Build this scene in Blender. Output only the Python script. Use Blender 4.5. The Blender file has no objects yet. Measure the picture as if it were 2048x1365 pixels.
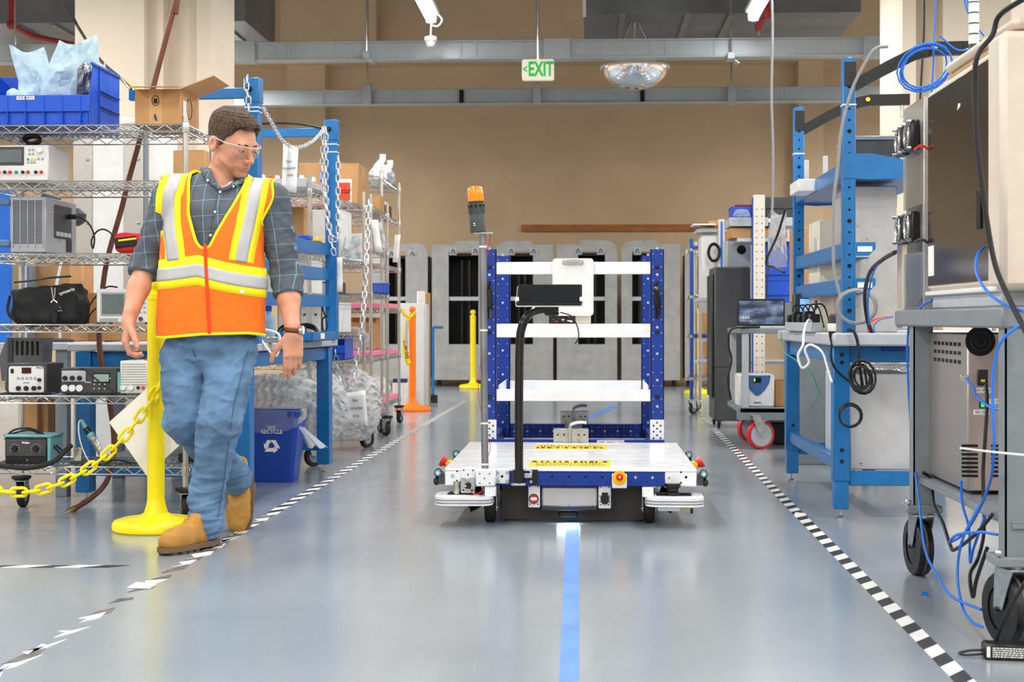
import bpy, bmesh, math, random
import numpy as np
from mathutils import Vector, Matrix, Euler

# ------------------------------------------------------------------ camera
scene = bpy.context.scene
COL = scene.collection
FPX, CX, HY, CAMZ = 3000.0, 1024.0, 640.0, 0.89       # focal length in px, frame centre, horizon row, eye height
YAW = math.radians(2.79)
cam_d = bpy.data.cameras.new('camera')
cam_d.sensor_width = 36.0
cam_d.lens = 36.0 * FPX / 2048.0
cam_d.shift_y = -(1365 / 2 - HY) / 2048.0
cam_d.clip_start = 0.05
cam_d.dof.use_dof = True
cam_d.dof.focus_distance = 6.4
cam_d.dof.aperture_fstop = 6.3
cam = bpy.data.objects.new('camera', cam_d)
COL.objects.link(cam)
cam.location = (0, 0, CAMZ)
cam.rotation_euler = (math.radians(90), 0, YAW)
scene.camera = cam

# ------------------------------------------------------------------ world, lamps, exposure
world = bpy.data.worlds.new('world')
scene.world = world
world.use_nodes = True
world.node_tree.nodes['Background'].inputs['Color'].default_value = (0.75, 0.85, 1.0, 1)
world.node_tree.nodes['Background'].inputs['Strength'].default_value = 0.25
vs = scene.view_settings
vs.view_transform = 'Standard'
vs.look = 'None'
vs.gamma = 1.0
vs.use_curve_mapping = False
vs.exposure = 0.35

LAMP_Z = 3.72
LAMP_W = 46.0
for lx in (-7.4, -4.4, -1.43, 1.56, 4.5, 7.4):
    for ly in (-3.2, -0.6, 2.0, 4.6, 7.2, 9.8, 12.75, 15.4, 18.0):
        if ly > 13 and abs(lx) < 3:
            continue
        ld = bpy.data.lights.new('tube_light', 'AREA')
        ld.shape = 'RECTANGLE'
        ld.size = 0.16
        ld.size_y = 1.25
        ld.energy = LAMP_W * (2.2 if ly > 13 else 1)     # far-end outer lamps are added out of view, stronger, to brighten the back wall
        ld.color = (1.0, 0.985, 0.96)
        lo = bpy.data.objects.new('tube_light', ld)
        COL.objects.link(lo)
        lo.location = (lx, ly, LAMP_Z - 0.03)

# ------------------------------------------------------------------ pixel -> place (2048 x 1365 frame)
SY, CY_ = math.sin(YAW), math.cos(YAW)

def B(px, py, Y):
    """point seen at a pixel, on the building plane y = Y"""
    u = (px - CX) / FPX
    v = (HY - py) / FPX
    D = Y / (CY_ + u * SY)
    return Vector((D * (-SY + u * CY_), Y, CAMZ + v * D))

def BX(px, Y):
    return B(px, HY, Y).x

def BZ(px, py, Y):
    return B(px, py, Y).z

def FL(px, py, z=0.0):
    """point seen at a pixel on the level plane z"""
    D = FPX * (CAMZ - z) / (py - HY)
    u = (px - CX) / FPX
    return Vector((D * (-SY + u * CY_), D * (CY_ + u * SY), z))

def XB(px, py, X):
    """point seen at a pixel on the building plane x = X"""
    u = (px - CX) / FPX
    v = (HY - py) / FPX
    D = X / (-SY + u * CY_)
    return Vector((X, D * (CY_ + u * SY), CAMZ + v * D))

# ------------------------------------------------------------------ materials
def lin(c):
    if isinstance(c, str):
        c = c.lstrip('#')
        c = [int(c[i:i + 2], 16) / 255 for i in (0, 2, 4)]
    return [x / 12.92 if x <= 0.04045 else ((x + 0.055) / 1.055) ** 2.4 for x in c]

MATS = {}

def mat(name, col, rough=0.5, metal=0.0, var=0.06, scale=14.0, bump=0.0, bscale=120.0, trans=0.0,
        ior=1.45, emit=0.0, coat=0.0, alpha=1.0, stretch=None, sss=0.0, sheen=0.0, rvar=0.08):
    if name in MATS:
        return MATS[name]
    m = bpy.data.materials.new(name)
    m.use_nodes = True
    nt = m.node_tree
    N = nt.nodes
    L = nt.links
    p = N['Principled BSDF']
    c = lin(col)
    tc = N.new('ShaderNodeTexCoord')
    mp = N.new('ShaderNodeMapping')
    L.new(tc.outputs['Object'], mp.inputs['Vector'])
    if stretch:
        mp.inputs['Scale'].default_value = stretch
    nz = N.new('ShaderNodeTexNoise')
    nz.inputs['Scale'].default_value = scale
    nz.inputs['Detail'].default_value = 4
    L.new(mp.outputs['Vector'], nz.inputs['Vector'])
    rp = N.new('ShaderNodeValToRGB')
    rp.color_ramp.elements[0].position = 0.3
    rp.color_ramp.elements[1].position = 0.7
    rp.color_ramp.elements[0].color = [max(0, x * (1 - var * 1.6)) for x in c] + [1]
    rp.color_ramp.elements[1].color = [min(1, x * (1 + var)) for x in c] + [1]
    L.new(nz.outputs['Fac'], rp.inputs['Fac'])
    L.new(rp.outputs['Color'], p.inputs['Base Color'])
    mr = N.new('ShaderNodeMapRange')
    mr.inputs['To Min'].default_value = max(0.02, rough - rvar)
    mr.inputs['To Max'].default_value = min(1, rough + rvar)
    L.new(nz.outputs['Fac'], mr.inputs['Value'])
    L.new(mr.outputs['Result'], p.inputs['Roughness'])
    p.inputs['Metallic'].default_value = metal
    p.inputs['IOR'].default_value = ior
    p.inputs['Transmission Weight'].default_value = trans
    p.inputs['Coat Weight'].default_value = coat
    p.inputs['Alpha'].default_value = alpha
    p.inputs['Sheen Weight'].default_value = sheen
    if sss:
        p.inputs['Subsurface Weight'].default_value = sss
        p.inputs['Subsurface Radius'].default_value = (0.012, 0.005, 0.003)
    if emit:
        L.new(rp.outputs['Color'], p.inputs['Emission Color'])
        p.inputs['Emission Strength'].default_value = emit
    if bump:
        n2 = N.new('ShaderNodeTexNoise')
        n2.inputs['Scale'].default_value = bscale
        n2.inputs['Detail'].default_value = 5
        L.new(mp.outputs['Vector'], n2.inputs['Vector'])
        bp = N.new('ShaderNodeBump')
        bp.inputs['Strength'].default_value = bump
        bp.inputs['Distance'].default_value = 0.01
        L.new(n2.outputs['Fac'], bp.inputs['Height'])
        L.new(bp.outputs['Normal'], p.inputs['Normal'])
    MATS[name] = m
    return m

M_bench = mat('bench_blue_paint', '#1a6cab', 0.32, var=0.08, bump=0.05, bscale=300)
M_cblue = mat('cart_blue_paint', '#06328c', 0.38, var=0.06)
M_white = mat('white_powder_coat', '#e6e8ec', 0.3, var=0.03)
M_white2 = mat('white_plastic', '#e2e3e1', 0.42, var=0.03)
M_cream = mat('cream_plastic', '#d9d1c4', 0.45, var=0.03)
M_chrome = mat('chrome_wire', '#c9c9c4', 0.24, 0.95, var=0.06)
M_zinc = mat('zinc_plate', '#b9c0c4', 0.3, 0.9, var=0.12, scale=40)
M_galv = mat('galvanised_sheet', '#8d8f90', 0.42, 0.75, var=0.18, scale=6)
M_steel = mat('brushed_steel', '#b7b4b0', 0.34, 0.85, var=0.08, scale=30, stretch=(1, 1, 14))
M_alu = mat('aluminium_sheet', '#c3c3c2', 0.4, 0.6, var=0.07, scale=9)
M_grey = mat('grey_paint', '#7d858a', 0.42, var=0.06)
M_lgrey = mat('light_grey_paint', '#b3b9be', 0.42, var=0.05)
M_dgrey = mat('dark_grey_plastic', '#3c3e41', 0.45, var=0.08)
M_black = mat('black_plastic', '#141517', 0.36, var=0.1)
M_rubber = mat('black_rubber', '#1b1a19', 0.62, var=0.12)
M_bcable = mat('black_cable', '#131416', 0.45, var=0.08)
M_yellow = mat('yellow_plastic', '#f7e40c', 0.3, var=0.03, sss=0.0)
M_orange = mat('orange_plastic', '#ff7d12', 0.35, var=0.03)
M_red = mat('red_plastic', '#d6231f', 0.35, var=0.05)
M_bblue = mat('blue_bin_plastic', '#0b4fc4', 0.36, var=0.05)
M_lan = mat('blue_cable', '#1a6fd6', 0.45, var=0.05)
M_wire = mat('white_cable', '#e9e9e6', 0.5, var=0.03)
M_gcable = mat('grey_cable', '#8b8c8c', 0.5, var=0.05)
M_card = mat('cardboard', '#b98c5c', 0.8, var=0.08, scale=9, bump=0.06, bscale=180)
M_card2 = mat('cardboard_inner', '#c79a68', 0.82, var=0.06)
M_paper = mat('paper', '#eceae6', 0.75, var=0.02)
M_ink = mat('black_ink', '#1c1b1c', 0.7, var=0.04)
M_hole = mat('dark_hole', '#060708', 0.8, var=0.05)
M_bag = mat('clear_polybag', '#e7edf2', 0.18, var=0.03, trans=0.78, ior=1.12, bump=0.5, bscale=26)
M_acr = mat('clear_acrylic', '#dfe4e4', 0.05, var=0.02, trans=0.92, ior=1.2)
M_screen = mat('dark_screen', '#15181b', 0.14, var=0.06)
M_lcd = mat('lcd_grey', '#5d6a6c', 0.2, var=0.05)
M_pink = mat('pink_foam', '#f08aa6', 0.8, var=0.05, bump=0.1)
M_wood = mat('pine_board', '#a8672e', 0.55, var=0.2, scale=5, stretch=(1, 8, 12))
M_brass = mat('brass', '#8a7350', 0.35, 0.85, var=0.15)
M_green = mat('green_plastic', '#23a04f', 0.4)
M_teal = mat('teal_plastic', '#6aa6ad', 0.4)

# ------------------------------------------------------------------ geometry helpers
def RZ(a):
    return Matrix.Rotation(a, 3, 'Z')

def RX(a):
    return Matrix.Rotation(a, 3, 'X')

def RY(a):
    return Matrix.Rotation(a, 3, 'Y')

def frame_of(d):
    d = Vector(d).normalized()
    a = Vector((0, 0, 1)) if abs(d.z) < 0.9 else Vector((1, 0, 0))
    x = a.cross(d).normalized()
    y = d.cross(x)
    return x, y, d

class MB:
    """collects shapes that become ONE mesh object"""
    def __init__(s):
        s.v = []
        s.f = []

    def add(s, vs_, fs_):
        n = len(s.v)
        s.v += [tuple(p) for p in vs_]
        s.f += [tuple(i + n for i in f) for f in fs_]
        return s

    def box(s, c, d, rot=None, bev=0.0):
        c = Vector(c)
        hx, hy, hz = d[0] / 2, d[1] / 2, d[2] / 2
        b = min(bev, hx * .95, hy * .95, hz * .95)
        vs_, fs_ = [], []
        if b <= 0:
            for z in (-hz, hz):
                for x, y in ((-hx, -hy), (hx, -hy), (hx, hy), (-hx, hy)):
                    vs_.append(Vector((x, y, z)))
            fs_ = [(0, 3, 2, 1), (4, 5, 6, 7), (0, 1, 5, 4), (1, 2, 6, 5), (2, 3, 7, 6), (3, 0, 4, 7)]
        else:
            idx = {}
            for sx in (-1, 1):
                for sy in (-1, 1):
                    for sz in (-1, 1):
                        for k in range(3):
                            p = [sx * (hx - b), sy * (hy - b), sz * (hz - b)]
                            p[k] = (sx * hx, sy * hy, sz * hz)[k]
                            idx[(sx, sy, sz, k)] = len(vs_)
                            vs_.append(Vector(p))
            for k in range(3):
                a, e = [(1, 2), (0, 2), (0, 1)][k]
                for sg in (-1, 1):
                    q = []
                    for s1, s2 in ((-1, -1), (1, -1), (1, 1), (-1, 1)):
                        t = [0, 0, 0]
                        t[k], t[a], t[e] = sg, s1, s2
                        q.append(idx[(t[0], t[1], t[2], k)])
                    fs_.append(tuple(q))
                    for s1 in (-1, 1):
                        if a < k:
                            pass
            for k in range(3):
                a, e = [(1, 2), (0, 2), (0, 1)][k]
                for s1 in (-1, 1):
                    for s2 in (-1, 1):
                        q = []
                        for sg, kk in ((-1, a), (1, a), (1, e), (-1, e)):
                            t = [0, 0, 0]
                            t[k], t[a], t[e] = sg, s1, s2
                            q.append(idx[(t[0], t[1], t[2], kk)])
                        fs_.append(tuple(q))
            for sx in (-1, 1):
                for sy in (-1, 1):
                    for sz in (-1, 1):
                        fs_.append(tuple(idx[(sx, sy, sz, k)] for k in range(3)))
            # orient outwards
            out = []
            for f in fs_:
                p0, p1, p2 = vs_[f[0]], vs_[f[1]], vs_[f[2]]
                nrm = (p1 - p0).cross(p2 - p0)
                cen = sum((vs_[i] for i in f), Vector()) / len(f)
                out.append(f if nrm.dot(cen) > 0 else f[::-1])
            fs_ = out
        if rot is not None:
            vs_ = [rot @ p for p in vs_]
        return s.add([p + c for p in vs_], fs_)

    def b2(s, lo, hi, bev=0.0):
        return s.box([(a + b) / 2 for a, b in zip(lo, hi)], [abs(b - a) for a, b in zip(lo, hi)], None, bev)

    def cyl(s, p0, p1, r0, r1=None, n=14, caps=True):
        r1 = r0 if r1 is None else r1
        p0, p1 = Vector(p0), Vector(p1)
        x, y, d = frame_of(p1 - p0)
        vs_ = []
        for p, r in ((p0, r0), (p1, r1)):
            for i in range(n):
                a = 2 * math.pi * i / n
                vs_.append(p + x * (r * math.cos(a)) + y * (r * math.sin(a)))
        fs_ = [(i, (i + 1) % n, n + (i + 1) % n, n + i) for i in range(n)]
        if caps:
            fs_ += [tuple(range(n - 1, -1, -1)), tuple(range(n, 2 * n))]
        return s.add(vs_, fs_)

    def tube(s, pts, r, n=8, closed=False):
        pts = [Vector(p) for p in pts]
        m = len(pts)
        rr = r if hasattr(r, '__len__') else [r] * m
        vs_, fs_ = [], []
        px = None
        for i, p in enumerate(pts):
            a = pts[(i - 1) % m] if (closed or i > 0) else p
            b = pts[(i + 1) % m] if (closed or i < m - 1) else p
            d = b - a
            if d.length < 1e-9:
                d = Vector((0, 0, 1))
            d.normalize()
            if px is None:
                x, y, _ = frame_of(d)
            else:
                x = px - d * px.dot(d)
                if x.length < 1e-6:
                    x, y, _ = frame_of(d)
                x.normalize()
                y = d.cross(x)
            px = x
            for k in range(n):
                t = 2 * math.pi * k / n
                vs_.append(p + x * (rr[i] * math.cos(t)) + y * (rr[i] * math.sin(t)))
        for i in range(m if closed else m - 1):
            j = (i + 1) % m
            for k in range(n):
                k2 = (k + 1) % n
                fs_.append((i * n + k, i * n + k2, j * n + k2, j * n + k))
        if not closed:
            fs_ += [tuple(range(n - 1, -1, -1)), tuple((m - 1) * n + k for k in range(n))]
        return s.add(vs_, fs_)

    def lathe(s, prof, n=24, c=(0, 0, 0), rot=None, caps=True):
        c = Vector(c)
        vs_, fs_ = [], []
        m = len(prof)
        for r, z in prof:
            for k in range(n):
                a = 2 * math.pi * k / n
                p = Vector((r * math.cos(a), r * math.sin(a), z))
                vs_.append((rot @ p if rot is not None else p) + c)
        for i in range(m - 1):
            for k in range(n):
                k2 = (k + 1) % n
                fs_.append((i * n + k, i * n + k2, (i + 1) * n + k2, (i + 1) * n + k))
        if tuple(prof[0]) == tuple(prof[-1]):
            caps = False
        if caps and prof[0][0] > 1e-6:
            fs_.append(tuple(range(n - 1, -1, -1)))
        if caps and prof[-1][0] > 1e-6:
            fs_.append(tuple((m - 1) * n + k for k in range(n)))
        return s.add(vs_, fs_)

    def prism(s, poly, t, c=(0, 0, 0), rot=None):
        """polygon in local xy, extruded along local z from 0 to t"""
        c = Vector(c)
        ar = sum(poly[i][0] * poly[(i + 1) % len(poly)][1] - poly[(i + 1) % len(poly)][0] * poly[i][1] for i in range(len(poly)))
        if ar < 0:
            poly = poly[::-1]
        n = len(poly)
        vs_ = [Vector((x, y, z)) for z in (0, t) for x, y in poly]
        if rot is not None:
            vs_ = [rot @ p for p in vs_]
        fs_ = [tuple(range(n - 1, -1, -1)), tuple(range(n, 2 * n))]
        fs_ += [(i, (i + 1) % n, n + (i + 1) % n, n + i) for i in range(n)]
        if t < 0:
            fs_ = [f[::-1] for f in fs_]
        return s.add([p + c for p in vs_], fs_)

    def ball(s, c, r, n=14, m=9, rot=None):
        c = Vector(c)
        r = r if hasattr(r, '__len__') else (r, r, r)
        vs_ = [Vector((0, 0, -r[2]))]
        for i in range(1, m):
            t = -math.pi / 2 + math.pi * i / m
            for k in range(n):
                a = 2 * math.pi * k / n
                vs_.append(Vector((r[0] * math.cos(t) * math.cos(a), r[1] * math.cos(t) * math.sin(a), r[2] * math.sin(t))))
        vs_.append(Vector((0, 0, r[2])))
        fs_ = []
        for k in range(n):
            fs_.append((0, 1 + (k + 1) % n, 1 + k))
            fs_.append((len(vs_) - 1, 1 + (m - 2) * n + k, 1 + (m - 2) * n + (k + 1) % n))
        for i in range(m - 2):
            for k in range(n):
                k2 = (k + 1) % n
                fs_.append((1 + i * n + k, 1 + i * n + k2, 1 + (i + 1) * n + k2, 1 + (i + 1) * n + k))
        if rot is not None:
            vs_ = [rot @ p for p in vs_]
        return s.add([p + c for p in vs_], fs_)

    def grid(s, P):
        """P: rows of points -> quads"""
        n, m = len(P), len(P[0])
        vs_ = [p for row in P for p in row]
        fs_ = [(i * m + j, i * m + j + 1, (i + 1) * m + j + 1, (i + 1) * m + j) for i in range(n - 1) for j in range(m - 1)]
        return s.add(vs_, fs_)

    def mesh(s, name):
        me = bpy.data.meshes.new(name)
        me.from_pydata(s.v, [], s.f)
        me.update()
        return me

    def build(s, name, m, parent=None, loc=None, rot=None, smooth=38, label=None):
        me = s.mesh(name)
        return put(name, me, m, parent, loc, rot, smooth, label)

def put(name, me, m, parent=None, loc=None, rot=None, smooth=38, label=None):
    if m is not None and not len(me.materials):
        me.materials.append(m)
    if smooth and len(me.polygons):
        me.polygons.foreach_set('use_smooth', [True] * len(me.polygons))
        me.set_sharp_from_angle(angle=math.radians(smooth))
    o = bpy.data.objects.new(name, me)
    COL.objects.link(o)
    if parent is not None:
        o.parent = parent
    if loc is not None:
        o.location = loc
    if rot is not None:
        o.rotation_euler = rot
    if label:
        o['label'] = label
    return o

def thing(name, label, cat, loc=(0, 0, 0), rz=0.0, group=None, rot=None):
    o = bpy.data.objects.new(name, None)
    o.empty_display_size = 0.1
    COL.objects.link(o)
    o.location = loc
    o.rotation_euler = rot if rot is not None else (0, 0, rz)
    return tag(o, label, cat, group)

def tag(o, label, cat, group=None):
    o['label'] = label
    o['category'] = cat
    if group:
        o['group'] = group
    return o

def struct(o, label=None):
    o['kind'] = 'structure'
    if label:
        o['label'] = label
    return o

def copy_tree(o, parent=None, loc=None, rz=None, label=None):
    c = o.copy()
    COL.objects.link(c)
    if parent is not None:
        c.parent = parent
    if loc is not None:
        c.location = loc
    if rz is not None:
        c.rotation_euler = (0, 0, rz)
    if label:
        c['label'] = label
    for ch in list(o.children):
        copy_tree(ch, c)
    return c

def again(o, loc=None, rot=None, parent='same'):
    """another piece that shares the mesh of o"""
    c = o.copy()
    COL.objects.link(c)
    if parent != 'same':
        c.parent = parent
    if loc is not None:
        c.location = loc
    if rot is not None:
        c.rotation_euler = rot
    return c

FONT_CACHE = {}

def text(name, body, size, m, parent, loc, rot=(math.pi / 2, 0, 0), align='CENTER', depth=0.0006, sx=1.0, bold=0.0, spacing=1.0):
    cu = bpy.data.curves.new('t', 'FONT')
    cu.body = body
    cu.size = size
    cu.align_x = align
    cu.align_y = 'CENTER'
    cu.extrude = depth
    cu.offset = bold
    cu.space_line = spacing
    cu.resolution_u = 3
    tmp = bpy.data.objects.new('t', cu)
    COL.objects.link(tmp)
    dg = bpy.context.evaluated_depsgraph_get()
    me = bpy.data.meshes.new_from_object(tmp.evaluated_get(dg))
    bpy.data.objects.remove(tmp)
    bpy.data.curves.remove(cu)
    me.materials.clear()
    o = put(name, me, m, parent, loc, rot, smooth=0)
    if sx != 1.0:
        for v in me.vertices:
            v.co.x *= sx
    return o

def smooth_path(pts, k=6, closed=False):
    """Catmull-Rom through points"""
    P = [Vector(p) for p in pts]
    n = len(P)
    out = []
    for i in range(n if closed else n - 1):
        p0 = P[(i - 1) % n] if (closed or i > 0) else P[i] * 2 - P[i + 1]
        p1, p2 = P[i], P[(i + 1) % n]
        p3 = P[(i + 2) % n] if (closed or i + 2 < n) else p2 * 2 - p1
        for j in range(k):
            t = j / k
            out.append(0.5 * ((2 * p1) + (p2 - p0) * t + (2 * p0 - 5 * p1 + 4 * p2 - p3) * t * t + (3 * p1 - p0 - 3 * p2 + p3) * t ** 3))
    if not closed:
        out.append(P[-1])
    return out

def cable(name, pts, r, m, label, cat='cable', group=None, k=6, parent=None, n=7, of=None):
    if of is not None:                # a cord that belongs to a thing: world points -> the thing's space
        parent, pts = of, [Vector(p) - of.location for p in pts]
    pts = smooth_path(pts, k)
    base = pts[0].copy() if parent is None else Vector()
    o = MB().tube([p - base for p in pts], r, n).build(name, m, parent, base)
    if parent is None:
        tag(o, label, cat, group)
    return o

def rrect(w, h, r, k=4):
    """rounded rectangle polygon centred on the origin"""
    out = []
    for cx, cy, a0 in ((w / 2 - r, h / 2 - r, 0), (-w / 2 + r, h / 2 - r, 90), (-w / 2 + r, -h / 2 + r, 180), (w / 2 - r, -h / 2 + r, 270)):
        for i in range(k + 1):
            a = math.radians(a0 + 90 * i / k)
            out.append((cx + r * math.cos(a), cy + r * math.sin(a)))
    return out

FRONT = Matrix(((1, 0, 0), (0, 0, -1), (0, 1, 0)))     # local xy -> world xz, local z -> world -y (towards the camera)

def surface_net(f, lo, hi, h, block=14):
    """one smooth closed mesh of the zero level of f (numpy, points Nx3 -> distances)"""
    lo, hi = np.array(lo, float), np.array(hi, float)
    n = np.ceil((hi - lo) / h).astype(int) + 1
    n = (np.ceil(n / block) * block).astype(int)
    G = np.full(n, 1.0, np.float32)
    ar = np.arange(block)
    off = np.stack(np.meshgrid(ar, ar, ar, indexing='ij'), -1).reshape(-1, 3)
    nb = n // block
    bi = np.stack(np.meshgrid(*[np.arange(k) for k in nb], indexing='ij'), -1).reshape(-1, 3)
    cen = lo + (bi * block + block / 2) * h
    dc = f(cen)
    rad = block * h * 0.87 * 1.35
    for b, d in zip(bi, dc):
        s0 = b * block
        sl = tuple(slice(a, a + block) for a in s0)
        if abs(d) > rad:
            G[sl] = math.copysign(1.0, d)
        else:
            G[sl] = f(lo + (off + s0) * h).reshape(block, block, block)
    ins = G < 0
    cnt = np.zeros(n - 1, np.int8)
    cs = [(a, b, c) for a in (0, 1) for b in (0, 1) for c in (0, 1)]
    def sub(A, c):
        return A[tuple(slice(c[i], A.shape[i] - 1 + c[i]) for i in range(3))]
    for c in cs:
        cnt += sub(ins, c)
    act = (cnt > 0) & (cnt < 8)
    ids = -np.ones(n - 1, np.int64)
    cells = np.argwhere(act)
    ids[act] = np.arange(len(cells))
    acc = np.zeros((len(cells), 3))
    num = np.zeros(len(cells))
    ci = cells
    val = {c: G[ci[:, 0] + c[0], ci[:, 1] + c[1], ci[:, 2] + c[2]].astype(float) for c in cs}
    for a in cs:
        for k in range(3):
            if a[k] == 0:
                b = list(a)
                b[k] = 1
                b = tuple(b)
                va, vb = val[a], val[b]
                cr = (va < 0) != (vb < 0)
                t = np.where(cr, va / np.where(cr, va - vb, 1), 0)
                p = np.repeat(np.array([a], float), len(ci), 0)
                p[:, k] += t
                acc += p * cr[:, None]
                num += cr
    V = lo + (ci + acc / num[:, None]) * h
    F = []
    for k in range(3):
        a, b = [(1, 2), (2, 0), (0, 1)][k]
        sA = [slice(1, -1)] * 3
        s0 = [slice(1, n[i] - 1) for i in range(3)]
        s1 = list(s0)
        s0[k] = slice(0, n[k] - 1)
        s1[k] = slice(1, n[k])
        A, Bm = ins[tuple(s0)], ins[tuple(s1)]
        cr = np.argwhere(A != Bm)
        if not len(cr):
            continue
        st = np.array([1, 1, 1])
        st[k] = 0
        e = cr + st
        def idx(da, db):
            q = e.copy()
            q[:, a] -= da
            q[:, b] -= db
            return ids[q[:, 0], q[:, 1], q[:, 2]]
        quad = np.stack([idx(1, 1), idx(0, 1), idx(0, 0), idx(1, 0)], 1)
        flip = ~A[cr[:, 0], cr[:, 1], cr[:, 2]]
        quad[flip] = quad[flip][:, ::-1]
        F.append(quad)
    F = np.concatenate(F)
    F = F[(F >= 0).all(1)]
    return V, F

def np_mesh(name, V, F):
    me = bpy.data.meshes.new(name)
    me.vertices.add(len(V))
    me.vertices.foreach_set('co', np.asarray(V, np.float32).ravel())
    me.loops.add(F.size)
    me.polygons.add(len(F))
    me.loops.foreach_set('vertex_index', F.ravel().astype(np.int32))
    me.polygons.foreach_set('loop_start', np.arange(0, F.size, F.shape[1], dtype=np.int32))
    me.update(calc_edges=True)
    me.validate()
    return me

def smin(a, b, k):
    h = np.clip(0.5 + 0.5 * (b - a) / k, 0, 1)
    return b * (1 - h) + a * h - k * h * (1 - h)

def sd_cone(P, a, b, ra, rb, sq=None):
    """distance to a tapered limb; sq = (axis vector, factor) squashes it along one direction"""
    a, b = np.array(a, float), np.array(b, float)
    d = b - a
    L2 = (d * d).sum()
    t = np.clip(((P - a) @ d) / L2, 0, 1)
    q = P - (a + t[:, None] * d)
    if sq is not None:
        ax = np.array(sq[0], float)
        ax /= np.linalg.norm(ax)
        c = q @ ax
        q = q + np.outer(c * (sq[1] - 1), ax)
    return np.sqrt((q * q).sum(1)) - (ra + (rb - ra) * t)

def sd_ell(P, c, r, rot=None):
    q = P - np.array(c, float)
    if rot is not None:
        q = q @ np.array(rot)        # world -> local
    r = np.array(r, float)
    k0 = np.sqrt(((q / r) ** 2).sum(1))
    k1 = np.sqrt(((q / (r * r)) ** 2).sum(1)) + 1e-9
    return k0 * (k0 - 1) / k1

def sd_box(P, c, hs, r=0.0, rot=None):
    q = P - np.array(c, float)
    if rot is not None:
        q = q @ np.array(rot)
    q = np.abs(q) - (np.array(hs, float) - r)
    return np.sqrt((np.maximum(q, 0) ** 2).sum(1)) + np.minimum(q.max(1), 0) - r

def wob(P, f, seed=0, o=3):
    """cheap smooth noise in about [-1, 1]"""
    rs = np.random.RandomState(seed)
    out = np.zeros(len(P))
    amp = 1.0
    for i in range(o):
        for j in range(3):
            w = rs.normal(size=3)
            w /= np.linalg.norm(w)
            out += amp * np.sin((P @ w) * f * (1.0 + 0.35 * j) + rs.uniform(0, 6.28)) / 3
        f *= 1.9
        amp *= 0.5
    return out

# ================================================================== SETTING
def floor_material():
    m = bpy.data.materials.new('epoxy_floor')
    m.use_nodes = True
    nt = m.node_tree
    N, L = nt.nodes, nt.links
    p = N['Principled BSDF']
    tc = N.new('ShaderNodeTexCoord')
    n1 = N.new('ShaderNodeTexNoise')
    n1.inputs['Scale'].default_value = 0.8
    n1.inputs['Detail'].default_value = 6
    L.new(tc.outputs['Object'], n1.inputs['Vector'])
    r1 = N.new('ShaderNodeValToRGB')
    r1.color_ramp.elements[0].position = 0.32
    r1.color_ramp.elements[1].position = 0.7
    r1.color_ramp.elements[0].color = lin('#838c94') + [1]
    r1.color_ramp.elements[1].color = lin('#949ca3') + [1]
    L.new(n1.outputs['Fac'], r1.inputs['Fac'])
    # dark scuffs, stretched along the aisle
    mp = N.new('ShaderNodeMapping')
    mp.inputs['Scale'].default_value = (5, 1.1, 1)
    mp.inputs['Rotation'].default_value = (0, 0, 0.5)
    L.new(tc.outputs['Object'], mp.inputs['Vector'])
    n2 = N.new('ShaderNodeTexNoise')
    n2.inputs['Scale'].default_value = 2.2
    n2.inputs['Detail'].default_value = 8
    n2.inputs['Roughness'].default_value = 0.7
    L.new(mp.outputs['Vector'], n2.inputs['Vector'])
    r2 = N.new('ShaderNodeValToRGB')
    r2.color_ramp.elements[0].position = 0.56
    r2.color_ramp.elements[0].color = (0, 0, 0, 1)
    r2.color_ramp.elements[1].position = 0.78
    r2.color_ramp.elements[1].color = (0.5, 0.5, 0.5, 1)
    L.new(n2.outputs['Fac'], r2.inputs['Fac'])
    mx = N.new('ShaderNodeMix')
    mx.data_type = 'RGBA'
    L.new(r2.outputs['Color'], mx.inputs['Factor'])
    L.new(r1.outputs['Color'], mx.inputs['A'])
    mx.inputs['B'].default_value = lin('#757d83') + [1]
    # fine pale scratches
    mp3 = N.new('ShaderNodeMapping')
    mp3.inputs['Rotation'].default_value = (0, 0, -0.6)
    mp3.inputs['Scale'].default_value = (38, 1.2, 1)
    L.new(tc.outputs['Object'], mp3.inputs['Vector'])
    n3 = N.new('ShaderNodeTexNoise')
    n3.inputs['Scale'].default_value = 2.0
    n3.inputs['Detail'].default_value = 3
    L.new(mp3.outputs['Vector'], n3.inputs['Vector'])
    r3 = N.new('ShaderNodeValToRGB')
    r3.color_ramp.elements[0].position = 0.72
    r3.color_ramp.elements[0].color = (0, 0, 0, 1)
    r3.color_ramp.elements[1].position = 0.80
    r3.color_ramp.elements[1].color = (0.35, 0.35, 0.35, 1)
    L.new(n3.outputs['Fac'], r3.inputs['Fac'])
    mx2 = N.new('ShaderNodeMix')
    mx2.data_type = 'RGBA'
    L.new(r3.outputs['Color'], mx2.inputs['Factor'])
    L.new(mx.outputs['Result'], mx2.inputs['A'])
    mx2.inputs['B'].default_value = lin('#c3c9ce') + [1]
    L.new(mx2.outputs['Result'], p.inputs['Base Color'])
    rr = N.new('ShaderNodeMapRange')
    rr.inputs['To Min'].default_value = 0.12
    rr.inputs['To Max'].default_value = 0.24
    L.new(n2.outputs['Fac'], rr.inputs['Value'])
    L.new(rr.outputs['Result'], p.inputs['Roughness'])
    p.inputs['IOR'].default_value = 1.6
    bp = N.new('ShaderNodeBump')
    bp.inputs['Strength'].default_value = 0.05
    bp.inputs['Distance'].default_value = 0.004
    n4 = N.new('ShaderNodeTexNoise')
    n4.inputs['Scale'].default_value = 60
    L.new(tc.outputs['Object'], n4.inputs['Vector'])
    L.new(n4.outputs['Fac'], bp.inputs['Height'])
    L.new(bp.outputs['Normal'], p.inputs['Normal'])
    return m

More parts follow.
